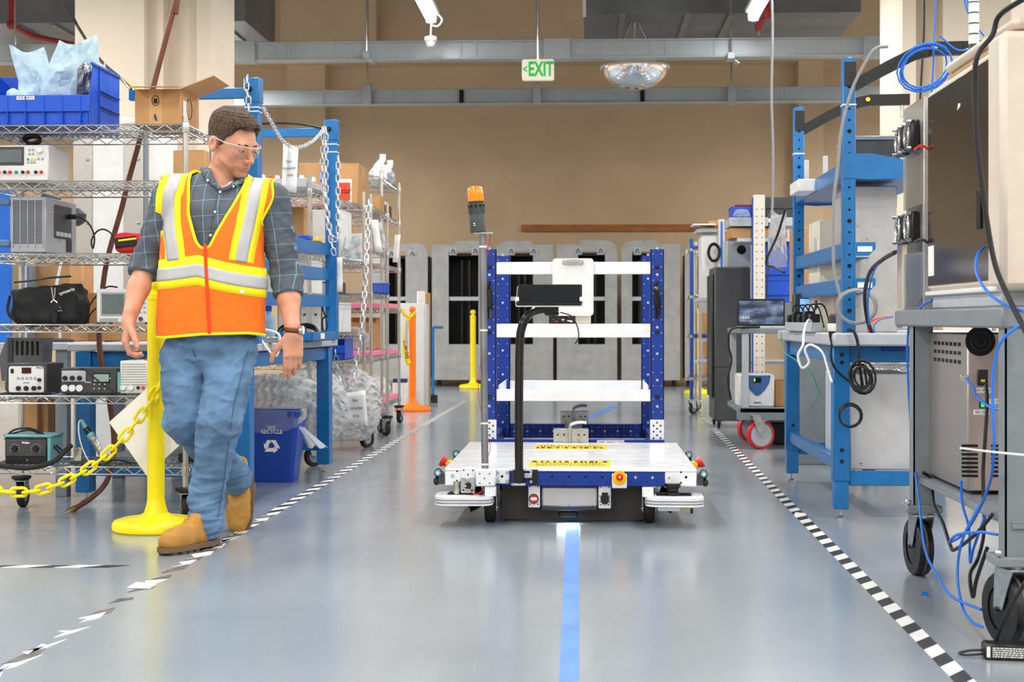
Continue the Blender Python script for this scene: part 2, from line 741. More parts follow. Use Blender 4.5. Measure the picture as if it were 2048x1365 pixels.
M_floor = floor_material()
M_wall = mat('tan_wall_paint', '#cdb392', 0.8, var=0.05, scale=1.5, bump=0.1, bscale=60)
M_col = mat('cream_wall_paint', '#e6d9c6', 0.75, var=0.03, scale=2, bump=0.08, bscale=60)
M_ceil = mat('ceiling_paint', '#8b8780', 0.85, var=0.05)
M_race = mat('raceway_grey', '#a7b0b3', 0.35, 0.2, var=0.05, scale=3)
M_duct = mat('duct_sheet', '#7c7f83', 0.45, 0.55, var=0.16, scale=2.5)

YW = 21.4
struct(MB().b2((-10, -5, -0.2), (10, YW + .3, 0)).build('floor', M_floor))
w = struct(MB().b2((-10, YW, 0), (10, YW + .3, 5.8)).build('wall_back', M_wall))
zb = BZ(900, 126, YW - .35)
MB().b2((-10, YW - .35, zb), (10, YW, 5.8)).build('bulkhead', M_wall, w)
for a, b_, a2, b2_ in ((573, 650, 560, 752), (1597, 1647, 1590, 1650)):
    MB().b2((BX(a, YW - .3), YW - .3, 0), (BX(b_, YW - .3), YW, zb)).build('pilaster', M_wall, w)
    MB().b2((BX(a2, YW - .6), YW - .6, zb), (BX(b2_, YW - .6), YW - .35, 5.8)).build('pilaster', M_wall, w)
struct(MB().b2((-10.3, -5, 0), (-10, YW + .3, 5.8)).build('wall_left', M_col))
struct(MB().b2((10, -5, 0), (10.3, YW + .3, 5.8)).build('wall_right', M_col))
struct(MB().b2((-10.3, -5.3, 0), (10.3, -5, 5.8)).build('wall_front', M_col))
struct(MB().b2((-10.3, -5.3, 5.8), (10.3, YW + .3, 6.0)).build('ceiling', M_ceil))

# building columns
Yc = 11.6
c = struct(MB().b2((BX(150, Yc), Yc, 0), (BX(288, Yc), Yc + 1.0, 5.8)).build('wall_column_left', M_col))
MB().b2((BX(288, Yc), Yc + .12, 0), (BX(318, Yc), Yc + 1.0, 5.8)).build('return', M_col, c)
MB().b2((BX(318, Yc), Yc + .3, 0), (BX(380, Yc), Yc + 1.0, 5.8)).build('return', M_col, c)
MB().b2((BX(380, Yc), Yc + .2, 0), (BX(409, Yc), Yc + 1.0, 5.8)).build('return', M_col, c)
Yc = 11.9
c = struct(MB().b2((BX(1805, Yc), Yc, 0), (BX(1832, Yc), Yc + .9, 5.8)).build('wall_column_right', M_col))
MB().b2((BX(1832, Yc), Yc + .25, 0), (BX(1886, Yc), Yc + .9, 5.8)).build('return', M_col, c)
MB().b2((BX(1886, Yc), Yc, 0), (BX(2120, Yc), Yc + .9, 5.8)).build('return', M_col, c)

# wooden rail on the back wall
p0, p1 = B(1043, 450, YW), B(1420, 463, YW)
o = MB().b2((p0.x, YW - .04, p1.z), (p1.x + 1.2, YW - .001, p0.z), 0.004).build('trim_1', M_wood)
struct(o)

# ------------------------------------------------------------------ overhead raceways
def raceway(name, label, Y, ytop, ybot, x0, x1, splices, joints):
    z1, z0 = BZ(1100, ytop, Y), BZ(1100, ybot, Y)
    L = BX(x1, Y) - BX(x0, Y)
    t = thing(name, label, 'raceway', (BX(x0, Y), Y, z0))
    h = z1 - z0
    MB().b2((0, 0.012, h * .06), (L, 0.14, h * .94)).build('body', M_race, t)
    MB().b2((0, -0.012, h * .90), (L, 0.15, h), .004).build('top_flange', M_race, t)
    MB().b2((0, -0.012, 0), (L, 0.15, h * .09), .004).build('bottom_flange', M_race, t)
    for j in joints:
        MB().b2((BX(j, Y) - BX(x0, Y) - .004, 0.004, h * .1), (BX(j, Y) - BX(x0, Y) + .004, .02, h * .9)).build('joint', M_lgrey, t)
    for a, b_ in splices:
        MB().b2((BX(a, Y) - BX(x0, Y), -0.03, -.008), (BX(b_, Y) - BX(x0, Y), 0.16, h + .008), .004).build('splice_plate', M_race, t)
    return t, h

t1, h1 = raceway('cable_raceway', 'long pale grey steel raceway with flanges, upper one crossing the hall', 14.5, 79, 117, -140, 2100,
                 [(460, 511), (1088, 1140), (1727, 1790)],
                 [423, 546, 577, 670, 702, 796, 828, 923, 954, 1048, 1175, 1206, 1300, 1332, 1428, 1460, 1556, 1588, 1680])
t2, h2 = raceway('cable_raceway', 'plain grey steel raceway with small black outlets, lower one near back wall', 17.8, 177, 207, -140, 2100,
                 [], [645, 650, 785, 790, 1062, 1102, 1112, 1145, 1420, 1432, 1562, 1572])
for px in (923, 1285):
    MB().b2((BX(px, 17.8) - BX(-140, 17.8) - .025, -.02, h2 * .06), (BX(px, 17.8) - BX(-140, 17.8) + .025, .012, h2 * .94), .003).build('outlet', M_hole, t2)

def rod(px, Y, ytop, ybot, r, label, bracket=True):
    p = B(px, ybot, Y)
    zt = 5.8
    t = thing('hanger_rod', label, 'rod', p)
    MB().cyl((0, 0, 0), (0, 0, zt - p.z), r, n=8).build('rod', M_chrome, t)
    if bracket:
        MB().b2((-.035, -.03, -.02), (.035, .17, .045), .004).build('clamp', M_race, t)
        MB().box((.05, -.02, -.06), (.05, .16, .012), RY(.6)).build('clip', M_race, t)
    return t

rod(421, 14.44, 0, 120, .009, 'thin hanger rod on the upper raceway beside the left column')
rod(733, 14.44, 0, 112, .009, 'thin hanger rod on the upper raceway left of the exit sign')
rod(30, 14.44, 0, 105, .009, 'thin hanger rod on the upper raceway at far left')
rod(1462, 14.44, 0, 114, .009, 'thin hanger rod on the upper raceway right of the dome mirror')
for px, lb in ((735, 'left'), (1074, 'middle'), (1463, 'right')):
    z1 = BZ(px, 176, 17.8)
    t = thing('hanger_strap', 'grey hanger strap and rod holding the lower raceway, %s of three' % lb, 'hanger', B(px, 207, 17.75))
    hh = BZ(px, 168, 17.75) - BZ(px, 207, 17.75)
    MB().b2((-.045, -.03, -.01), (.045, .02, hh), .004).build('strap', M_race, t)
    MB().cyl((0, .0, hh), (0, 0, 5.8 - BZ(px, 207, 17.75)), .012, n=8).build('rod', M_chrome, t)

# exit sign
Y = 14.25
p0, p1 = B(1044, 161, Y), B(1108, 119, Y)
w_, h_ = p1.x - p0.x, p1.z - p0.z
t = thing('exit_sign', 'cream exit sign with green letters hanging from the raceway', 'sign', ((p0.x + p1.x) / 2, Y, p0.z))
M_exit = mat('lit_cream_panel', '#f1ead8', 0.5, emit=0.12, var=0.02)
M_exg = mat('lit_green_letters', '#12b24a', 0.5, emit=0.25, var=0.03)
MB().prism(rrect(w_, h_, .02), .07, (0, .05, h_ / 2), FRONT).build('housing', M_exit, t)
text('letters', 'EXIT', h_ * .96, M_exg, t, (w_ * .09, -.0215, h_ * .5), sx=.62, bold=.006)
text('arrow', '<', h_ * .55, M_exg, t, (-w_ * .40, -.0215, h_ * .5), sx=.7, bold=.003)
MB().cyl((0, .015, h_), (0, .015, 5.8 - p0.z), .012, n=8).build('stem', M_chrome, t)

# dome mirror
Y = 15.3
pc = B(1270, 135, Y)
R_ = (BX(1337, Y) - BX(1204, Y)) / 2
H_ = pc.z - BZ(1270, 180, Y)
t = thing('dome_mirror', 'silver half dome safety mirror hanging upside down on chains', 'mirror', (pc.x, Y, pc.z - H_))
M_mirror = mat('mirror_dome', '#f2f2f4', 0.03, 1.0, var=0.0, rvar=0.01)
prof = [(R_ * math.sin(a), H_ * (1 - math.cos(a))) for a in [math.radians(x) for x in range(0, 91, 6)]]
prof[0] = (0.0001, 0)
MB().lathe(prof, 40).build('mirror', M_mirror, t)
MB().lathe([(R_, H_ - .012), (R_ + .018, H_ - .012), (R_ + .018, H_ + .006), (R_, H_ + .006), (R_, H_ - .012)], 40).build('rim', M_cream, t)
MB().cyl((0, 0, H_ - .02), (0, 0, H_ - .005), R_ - .004, n=40).build('backing', M_ceil, t)
for a in (90, 210, 330):
    q = Vector((R_ * .8 * math.cos(math.radians(a)), R_ * .8 * math.sin(math.radians(a)), H_))
    MB().tube([q, (0, 0, H_ + .55)], .008, 6).build('chain', M_chrome, t)
MB().cyl((0, 0, H_ + .53), (0, 0, 3.93 - pc.z + H_), .008, n=6).build('hook', M_chrome, t)

# ducts
Y = 14.95
zb_ = BZ(1720, 24, Y)
o = MB().b2((BX(1168, Y), Y, zb_), (BX(1722, Y), Y + 1.9, zb_ + .9)).build('air_duct', M_duct)
tag(o, 'big rectangular galvanised air duct above the dome mirror', 'duct')
x0 = BX(1168, Y)
for k, px in enumerate((1245, 1375, 1462)):
    s_ = MB().b2((BX(px, Y) - .03, Y - .012, zb_ - .03), (BX(px, Y) + .03, Y + 1.92, zb_ + .002)).build('seam_angle', M_galv, None)
    s_.parent = o
s_ = MB().b2((BX(1168, Y) - .012, Y - .02, zb_ - .02), (BX(1172, Y), Y + .02, zb_ + .9)).build('end_angle', M_white2)
s_.parent = o
Y = 16.3
zb_ = BZ(300, 44, Y)
o = MB().b2((-9.5, Y, zb_), (BX(490, Y), Y + 1.6, zb_ + .9)).build('air_duct', M_duct)
tag(o, 'dark rectangular air duct at upper left behind the cream column', 'duct')
for px in (30, 105, 440):
    s_ = MB().b2((BX(px, Y) - .03, Y - .012, zb_ - .03), (BX(px, Y) + .03, Y + 1.62, zb_ + .002)).build('seam_angle', M_galv)
    s_.parent = o

# fire sprinkler pipes
M_pipe = mat('red_pipe_paint', '#9c2b26', 0.4)
Y = 14.2
pts = [B(1534, -60, Y), B(1533, 30, Y), B(1517, 52, Y + .1)]
b0 = pts[0]
t = thing('sprinkler_pipe', 'red sprinkler pipe ending by the right tube light', 'pipe', b0)
MB().tube([p - b0 for p in pts], .028, 8).build('pipe', M_pipe, t)
MB().cyl(pts[1] - b0 + Vector((0, 0, .06)), pts[1] - b0 - Vector((0, 0, .03)), .045, n=10).build('elbow', M_pipe, t)
q = pts[2] - b0
MB().cyl(q + Vector((0, 0, .02)), q - Vector((0, 0, .05)), .04, .03, n=10).build('reducer', M_pipe, t)
MB().cyl(q - Vector((0, 0, .05)), q - Vector((0, 0, .09)), .015, n=8).build('nozzle', M_chrome, t)
Y = 15.0
pts = [B(22, -60, Y), B(23, 50, Y), B(62, 72, Y + .3), B(150, 90, Y + 1)]
b0 = pts[0]
t = thing('sprinkler_pipe', 'red sprinkler pipe bending under the dark duct at upper left', 'pipe', b0)
MB().tube([p - b0 for p in pts], .03, 8).build('pipe', M_pipe, t)
MB().ball(pts[1] - b0, .05).build('elbow', M_pipe, t)

# tube lights (the two whose far ends show); the inner lamps above stand in the same rows
M_tube = mat('lit_tube', '#f4f9ff', 0.4, emit=9.0, var=0.0)
for X, px, py, lab, sx in ((-1.43, 862, 38, 'left', -1), (1.56, 1507, 34, 'right', 1)):
    q = XB(px, py, X)
    L = 1.25
    t = thing('tube_light', 'lit tube light at the top of the %s side of the aisle' % lab, 'lamp', (X, q.y, q.z))
    MB().tube([(0, 0, 0.01), (0, -L, 0.01)], .05, 12).build('tube', M_tube, t)
    MB().b2((-.075, -L - .05, .045), (.075, .05, .09), .01).build('housing', M_white2, t)
    MB().b2((-.05, .0, -.035), (.05, .025, .05), .006).build('end_cap', M_white2, t)
    for yy in (-.2, -1.05):
        MB().cyl((0, yy, .09), (0, yy, 5.8 - q.z), .004, n=6).build('cable', M_chrome, t)
    if sx < 0:
        MB().tube([(0, .02, -.03), (-.005, .02, -.16)], .008, 6).build('sensor_cord', M_white2, t)
        MB().lathe([(.001, -.26), (.03, -.255), (.045, -.235), (.05, -.20), (.062, -.2), (.062, -.165), (.03, -.155), (.001, -.155)], 18, (-.005, .02, .0)).build('sensor', M_white2, t)
        MB().tube(smooth_path([(.05, .0, .06), (.1, .03, .0), (.06, .03, -.06), (0, .03, -.05)]), .009, 6).build('sensor_loop', M_white2, t)

# ------------------------------------------------------------------ floor tapes
M_tapeb = mat('black_tape', '#2b2c2e', 0.5, var=0.3, scale=9)
M_tapeg = mat('worn_tape', '#63605c', 0.6, var=0.35, scale=14)
M_tapew = mat('white_tape', '#e6e7e4', 0.45, var=0.06, scale=12)
M_tapeblue = mat('blue_tape', '#5c88d8', 0.42, var=0.12, scale=7)

def hazard_tape(name, label, p0, p1, width, pitch, skew, worn=0.0, seed=1, base=True):
    rs = random.Random(seed)
    p0, p1 = Vector(p0), Vector(p1)
    d = (p1 - p0)
    L = d.length
    d.normalize()
    n = Vector((d.y, -d.x, 0))      # to the right of the run
    t = thing(name, label, 'floor tape', (p0.x, p0.y, 0))
    def sheet(poly, z0, z1, nm, m):
        vs_ = [d * a + n * b + Vector((0, 0, z)) for z in (z0, z1) for a, b in poly]
        k = len(poly)
        fs_ = [tuple(range(k, 2 * k)), tuple(range(k - 1, -1, -1))] + [(i, (i + 1) % k, k + (i + 1) % k, k + i) for i in range(k)]
        mb = MB().add(vs_, fs_)
        return mb.build(nm, m, t, smooth=0)
    hw = width / 2
    k = int(L / pitch)
    for i in range(k):
        a = i * pitch
        ww = worn * max(0.0, 1 - (a / L) * 2.6)
        j = lambda s=1.0: rs.uniform(-1, 1) * ww * .03 * s
        if ww < .5 or rs.random() > .25 * ww:
            h = pitch * .5
            poly = [(a + j(), -hw - j(.6)), (a + skew + j(), hw + j(.6)), (a + skew + h + j(), hw + j(.6)), (a + h + j(), -hw + j(.6))]
            if ww > .35:
                mid = [(a + skew * .5 + h + j(1.6), j(.5)), ]
                poly = poly[:3] + [(a + skew * .6 + h + j(1.8), hw * .25)] + poly[3:] + [(a + skew * .45 + j(1.8), -hw * .1)]
            sheet(poly, 0.0004, 0.0016, 'white_block', M_tapew)
        if rs.random() > .3 * ww:
            a2 = a + pitch * .5
            h = pitch * .5 * (1 - .3 * ww)
            sheet([(a2 + j(), -hw), (a2 + skew + j(), hw), (a2 + skew + h + j(), hw - .012 * ww), (a2 + h + j(), -hw + .01 * ww)], 0.0002, 0.0012, 'black_block', M_tapeg if ww > .4 else M_tapeb)
    return t

hazard_tape('hazard_tape', 'black and white floor tape along the right side of the aisle',
            FL(1960, 1395), FL(1402, 832), .052, .20, .075, seed=3)
hazard_tape('hazard_tape', 'worn black and white floor tape along the left side of the aisle',
            FL(-70, 1385), FL(935, 800), .055, .20, .075, worn=1.0, seed=5)
hazard_tape('hazard_tape', 'short black and white floor tape in front of yellow stanchion',
            FL(-60, 1134), FL(322, 1134), .052, .19, -.07, worn=.3, seed=8)
# blue guide tape
a, b_ = FL(1137, 1420), FL(1142, 1052)
o = MB().add([(a.x - .024, a.y, .001), (a.x + .024, a.y, .001), (b_.x + .03, b_.y + 1.2, .001), (b_.x - .03, b_.y + 1.2, .001)], [(0, 1, 2, 3)]).build('guide_tape', M_tapeblue)
tag(o, 'blue guide tape on the floor leading to the robot cart', 'floor tape')
a, b_ = FL(1148, 850), FL(1232, 812)
o = MB().add([(a.x - .03, a.y, .001), (a.x + .03, a.y, .001), (b_.x + .05, b_.y, .001), (b_.x - .05, b_.y, .001)], [(0, 1, 2, 3)]).build('guide_tape', M_tapeblue)
tag(o, 'short blue guide tape on the floor behind the robot cart', 'floor tape')

# ------------------------------------------------------------------ grey cabinets along the back wall
M_cab = mat('cabinet_grey', '#a5a6a5', 0.5, 0.1, var=0.1, scale=7)
M_cabd = mat('cabinet_dark', '#0b0c0e', 0.5, var=0.1)

def cabinet(px0, px1, ytop, label, round_left, wx0, wx1, Y=19.9, wy0=503, wy1=689):
    p0, p1 = B(px0, 773, Y), B(px1, ytop, Y)
    W, H = p1.x - p0.x, p1.z
    t = thing('equipment_cabinet', label, 'cabinet', (p0.x, Y, 0), group='grey cabinets along the back wall')
    a, b_ = BX(wx0, Y) - p0.x, BX(wx1, Y) - p0.x
    z0, z1 = BZ(px0, wy1, Y), BZ(px0, wy0, Y)
    g = .012
    r = .14
    # front frame: polygon strip around the window
    outer = [(g, .09), (W - g, .09)]
    if round_left:
        outer += [(W - g, H - .05), (W * .62, H - .05), (W * .62, H)]
        outer += [(g + r - r * math.sin(math.radians(x)), H - r + r * math.cos(math.radians(x))) for x in (0, 30, 60, 90)]
    else:
        outer += [(W - g - r + r * math.cos(math.radians(x)), H - r + r * math.sin(math.radians(x))) for x in (0, 30, 60, 90)]
        outer += [(W * .38, H), (W * .38, H - .05), (g, H - .05)]
    zt = H - .05 - .0
    fr = MB()
    fr.b2((g, 0, .09), (W - g, .05, z0))
    fr.b2((g, 0, z0), (a, .05, z1))
    fr.b2((b_, 0, z0), (W - g, .05, z1))
    top = [(g, z1), (W - g, z1)] + [p for p in outer if p[1] > z1 + .01]
    fr.prism(top, .05, (0, .05, 0), FRONT)
    fr.build('front_panel', M_cab, t)
    MB().b2((g + .02, .05, .1), (.05, .75, H - .16)).b2((W - .05, .05, .1), (W - g - .02, .75, H - .16)).b2((.03, .7, .1), (W - .03, .75, H - .2)).build('body', M_cabd, t)
    MB().b2((.03, .05, .1), (W - .03, .75, .14)).b2((.03, .05, H - .2), (W - .03, .75, H - .16)).build('shelf', M_cabd, t)
    zm = BZ(px0, 597, Y)
    MB().b2((a, .012, zm - .03), (b_, .04, zm + .02)).build('window_bar', M_lgrey, t)
    for k in (.35, .6):
        MB().b2((a + (b_ - a) * k, .3, .2), (a + (b_ - a) * k + .03, .34, H - .25)).build('rail', M_black, t)
    MB().b2((a - .012, -.008, z0 - .012), (a, .01, z1 + .012)).build('window_edge', M_lgrey, t)
    for k in ((.28, .66) if round_left else (.36, .72)):
        zz = H - .14
        hk = MB().b2((W * k - .05, -.006, zz - .05), (W * k + .05, 0, zz + .05), .004).build('hook_plate', M_lgrey, t)
        q = W * k
        MB().tube([(q - .025, -.02, zz - .03), (q - .005, -.03, zz + .03), (q + .005, -.03, zz + .03), (q + .025, -.02, zz - .03)], .006, 5).build('hook', M_dgrey, hk)
    for k in (.1, .9):
        MB().cyl((W * k, .25, 0), (W * k, .25, .1), .03, n=10).build('foot', M_dgrey, t)
    return t

cabinet(742, 857, 487, 'grey cabinet at the left end of the back row, partly behind wire racks', False, 770, 811)
cabinet(862, 985, 482, 'grey cabinet with two dark windows right behind the far yellow stanchion', False, 897, 957)
cabinet(989, 1108, 482, 'grey cabinet behind the left part of the robot rack, rounded top left', True, 1016, 1066)
cabinet(1112, 1236, 481, 'grey cabinet behind the clipboard, rounded top right', False, 1156, 1210)
cabinet(1241, 1362, 481, 'grey cabinet behind the right post of the robot rack, rounded top left', True, 1264, 1305)
cabinet(1368, 1490, 484, 'grey cabinet behind the blue tube rack, rightmost of the back row', True, 1392, 1400, wy0=500, wy1=690)

# ================================================================== ROBOT CART in the aisle
Y0 = 6.5
CO = Vector((BX(1140.5, Y0), Y0, 0))
cart = thing('robot_cart', 'white and blue transport robot cart with tall shelf frame in the aisle', 'robot cart', CO)

def lc(px, py, Y=Y0):
    return B(px, py, Y) - CO

def plate(mb, px0, py0, px1, py1, Y, depth, bev=0.003):
    """box whose camera-side face fills the pixel rectangle on plane Y"""
    a, b_ = lc(px0, py1, Y), lc(px1, py0, Y)
    mb.b2((a.x, Y - Y0, a.z), (b_.x, Y - Y0 + depth, b_.z), bev)
    return mb

def dots(mb, pts, Y, r, n=8, t=.0012):
    for px, py in pts:
        c_ = lc(px, py, Y)
        mb.cyl((c_.x, Y - Y0 + t, c_.z), (c_.x, Y - Y0 - t, c_.z), r, n=n)
    return mb

M_deck = mat('white_gloss_deck', '#eef0f2', 0.2, var=0.02, coat=0.2)
M_skirt = mat('dark_skirt', '#35322f', 0.5, var=0.1)
M_strip = mat('grey_light_strip', '#c5c9d0', 0.3)
M_amber = mat('amber_lens', '#ff8a00', 0.12, var=0.03, trans=0.25, emit=0.25, coat=0.5)
M_ysign = mat('yellow_sticker', '#f2c51c', 0.4, var=0.03)
M_sred = mat('sticker_red', '#c8372e', 0.5)
M_estop_y = mat('stop_yellow', '#ffc400', 0.4)

zt = lc(1140, 938).z                      # deck top
hw = .545
L = 1.40
# deck plates
for k, (y0, y1) in enumerate(((0, .47), (.472, .93), (.932, L))):
    MB().b2((-hw, y0, zt - .012), (hw, y1, zt), .002).build('deck_plate', M_deck, cart)
# outer frame
zb = lc(1140, 973).z
MB().b2((-hw + .06, .004, zb), (hw - .06, .07, zt - .013), .003).build('front_beam', M_cblue, cart)
MB().b2((-hw + .004, .06, zb), (-hw + .075, L, zt - .013), .003).build('side_beam', M_cblue, cart)
MB().b2((hw - .075, .06, zb), (hw - .004, L, zt - .013), .003).build('side_beam', M_cblue, cart)
MB().b2((-hw + .08, L - .07, zb), (hw - .08, L - .004, zt - .013), .003).build('rear_beam', M_cblue, cart)
cb = MB().b2((0, 0, 0), (.136, .1, zt - .013 - zb), .004).build('corner_block', M_white, cart, (-hw, -.001, zb))
again(cb, (hw - .136, -.001, zb))
# holes of the front beam
mb = MB()
xs = [1081, 1095, 1114, 1128, 1147, 1162, 1181, 1195, 1214, 1228, 1248, 1262, 1281, 1295, 1314]
dots(mb, [(x, 944.5) for x in xs] + [(x, 964) for x in xs], Y0 + .004, .0026)
dots(mb, [(1104.5, 954), (1138, 954.5), (1171, 955), (1204.5, 955)], Y0 + .004, .0055)
dots(mb, [(1362, 945), (1362, 966), (914, 943), (914, 962)], Y0 - .001, .004)
dots(mb, [(1372, 955)], Y0 - .001, .006)
mb.build('bolt_hole', M_hole, cart)
bl = MB().lathe([(.001, .004), (.006, .004), (.008, .001), (.008, 0)], 12, rot=Matrix.Rotation(math.pi / 2, 3, 'X')).build('bolt', M_zinc, cart, lc(1271, 955.5, Y0 + .004))
for px, py in ((1305, 956), (1338, 956.5)):
    again(bl, lc(px, py, Y0 + .002))
again(bl, lc(905, 952.5, Y0 - .002))

# stickers on the deck
for (xa, xb, ya, yb) in ((1057, 1222, 921, 933.5), (1068, 1214, 890, 899)):
    q = []
    for px, py in ((xa + 1, ya), (xb - 2, ya + .5), (xb, yb), (xa, yb)):
        u = FL(px, py, zt)
        q.append(u - CO)
    x0_, x1_ = q[3].x, q[2].x
    yA, yB = q[3].y, q[0].y
    st = MB().b2((x0_, yA, zt), (x1_, yB, zt + .0012)).build('sticker', M_ysign, cart)
    rs = random.Random(int(xa))
    m2 = MB()
    x = x0_ + .01
    big = yB - (yB - yA) * .28 if yA < .3 else yA + (yB - yA) * .28
    while x < x1_ - .02:
        ww = rs.uniform(.008, .022)
        m2.b2((x, big - .035, zt + .0012), (x + ww, big + .035, zt + .0018))
        x += ww + rs.uniform(.006, .03)
    for row in (.35, .5, .62, .78):
        x = x0_ + .03
        yy = yA + (yB - yA) * (row if yA > .3 else 1 - row - .1)
        while x < x1_ - .04:
            ww = rs.uniform(.003, .01)
            m2.b2((x, yy - .008, zt + .0012), (x + ww, yy + .008, zt + .0018))
            x += ww + rs.uniform(.004, .012)
    m2.build('sticker_print', M_ink, st)

# key switch plates on the left front
plate(MB(), 922, 937, 951, 960, Y0 - .008, .05).build('switch_bracket', M_white, cart)
sp = plate(MB(), 921, 957, 950.5, 988, Y0 - .016, .012).build('switch_plate', M_zinc, cart)
c_ = lc(936, 971.5, Y0 - .016)
kb = MB().lathe([(.001, .02), (.011, .02), (.0135, .016), (.0145, 0)], 20, rot=RX(math.pi / 2)).build('switch_knob', M_black, cart, c_)
MB().b2((-.012, -.022, -.003), (-.006, -.0195, .003)).build('switch_mark', M_white2, kb)
dots(MB(), [(927.5, 961), (945, 961)], Y0 - .018, .005, t=.004).build('bolt', M_zinc, cart)
dots(MB(), [(927, 981), (944, 981.5)], Y0 - .016, .004).build('bolt_hole', M_hole, cart)
dots(MB(), [(927.5, 941), (946, 941.5), (936, 950)], Y0 - .008, .0035).build('bolt_hole', M_hole, cart)
# mast base plates
m_ = MB().b2((0, 0, 0), (.086, .086, .074), .006)
a_ = lc(951, 973.5, Y0 - .085)
mp_ = m_.build('mast_bracket', M_white, cart, a_)
dots(MB(), [(959.5, 948), (979, 948), (969, 957.5), (959.5, 967), (979, 967)], Y0 - .085, .003).build('bolt_hole', M_hole, cart)
plate(MB(), 989, 939, 1018.5, 968, Y0 - .012, .016, .003).build('mount_plate', M_white, cart)
for px, py in ((995, 945), (1014.5, 945), (995, 963), (1014.5, 963)):
    again(bl, lc(px, py, Y0 - .014))
dots(MB(), [(1004, 953.5)], Y0 - .012, .006).build('bolt_hole', M_hole, cart)

# signal mast with amber beacon
Ym = Y0 - .045
p0, p1 = lc(970, 940, Ym), lc(965.5, 470, Ym)
ms = MB().cyl(p0, p1, .0155, n=16).build('signal_mast', M_galv, cart)
for py in (494, 661, 847, 929):
    f_ = (940 - py) / 470
    q = p0.lerp(p1, f_)
    MB().cyl(q - Vector((0, 0, .004)), q + Vector((0, 0, .004)), .0172, n=16).build('cable_tie', M_wire, ms)
q = lc(965, 467, Ym)
MB().b2((q.x - .035, q.y - .03, q.z - .003), (q.x + .045, q.y + .03, q.z + .003), .002).build('mount_tab', M_alu, ms)
bc = thing('beacon', '', '', Vector((lc(956.5, 466, Ym).x, q.y, q.z + .004)))
del bc['label'], bc['category']
bc.parent = cart
bc.rotation_euler = (0, math.radians(-4.2), 0)
bc_b = MB().lathe([(.0345, 0), (.0345, .066), (.0335, .068), (.0335, .128), (.036, .131), (.0355, .134)], 26).build('beacon_body', M_dgrey, bc)
MB().lathe([(.033, .134), (.034, .137), (.0345, .178), (.031, .192), (.024, .198), (.001, .199)], 28).build('beacon_lens', M_amber, bc)
mb = MB()
for k in range(10):
    a = k * math.tau / 10 + .3
    mb.box((.0333 * math.cos(a), .0333 * math.sin(a), .113), (.006, .009, .011), RZ(a))
mb.build('beacon_slot', M_hole, bc)
mb = MB()
for k in range(20):
    a = k * math.tau / 20
    mb.box((.0338 * math.cos(a), .0338 * math.sin(a), .092), (.002, .003, .026), RZ(a))
mb.build('beacon_fin', M_dgrey, bc)
MB().prism([(0, -.004), (.005, .001), (.003, .003), (0, .001), (-.003, .003), (-.005, .001)], .001, (-.012, -.0330, .037), FRONT).b2((-.016, -.0336, .027), (-.003, -.0326, .030)).build('beacon_mark', M_paper, bc)
# thin red wire down the mast
cable('mast_wire', [lc(981, 468, Ym), lc(978, 490, Ym), lc(973, 520, Ym)], .0018, M_red, '', parent=cart)
cable('mast_wire', [lc(965, 700, Ym), lc(957, 760, Ym), lc(958, 800, Ym), lc(964, 830, Ym)], .0014, M_red, '', parent=cart)
cable('mast_wire', [lc(977, 880, Ym), lc(981, 895, Ym), lc(977, 912, Ym)], .0014, M_red, '', parent=cart)

# black tube arm that carries the tablet
Ya = Y0 - .035
M_tube = mat('black_gloss_tube', '#0d0d0f', 0.16, var=0.05, coat=0.3)
pts = [lc(1038, 968, Ya), lc(1038, 930, Ya), lc(1038, 800, Ya), lc(1039.5, 690, Ya), lc(1044, 655, Ya), lc(1056, 632, Ya), lc(1076, 621, Ya), lc(1108, 618.5, Ya)]
arm = MB().tube(smooth_path(pts, 6), .0188, 14).build('tablet_arm', M_tube, cart)
c_ = lc(1037, 950, Ya)
MB().cyl(c_ - Vector((0, 0, .026)), c_ + Vector((0, 0, .02)), .0255, n=18).build('arm_clamp', M_black, arm)
plate(MB(), 1022, 968, 1051, 972.5, Y0 - .06, .06, .002).build('arm_foot', M_zinc, arm)
plate(MB(), 1046, 948, 1064, 957, Y0 - .03, .03, .002).build('clamp_stud', M_zinc, arm)
plate(MB(), 1060, 940, 1076, 970, Y0 - .004, .01, .002).build('clamp_plate', M_black, arm)
for py in (944, 964):
    again(bl, lc(1062, py, Y0 - .006))
hd = plate(MB(), 1089, 608, 1117, 632, Ya - .03, .05, .006).build('tablet_bracket', M_black, cart)
MB().ball(lc(1113, 627, Ya - .035), .011).build('bracket_knob', M_black, hd)
plate(MB(), 1086, 598, 1112, 611, Ya - .085, .012, .003).build('tablet_cradle', M_white2, hd)
cable('tablet_cable', [lc(1120, 625, Ya - .03), lc(1143, 633, Ya - .03), lc(1155, 655, Ya - .03), lc(1157, 676, Ya - .03), lc(1150, 688, Ya - .03)], .0026, M_bcable, '', parent=cart)

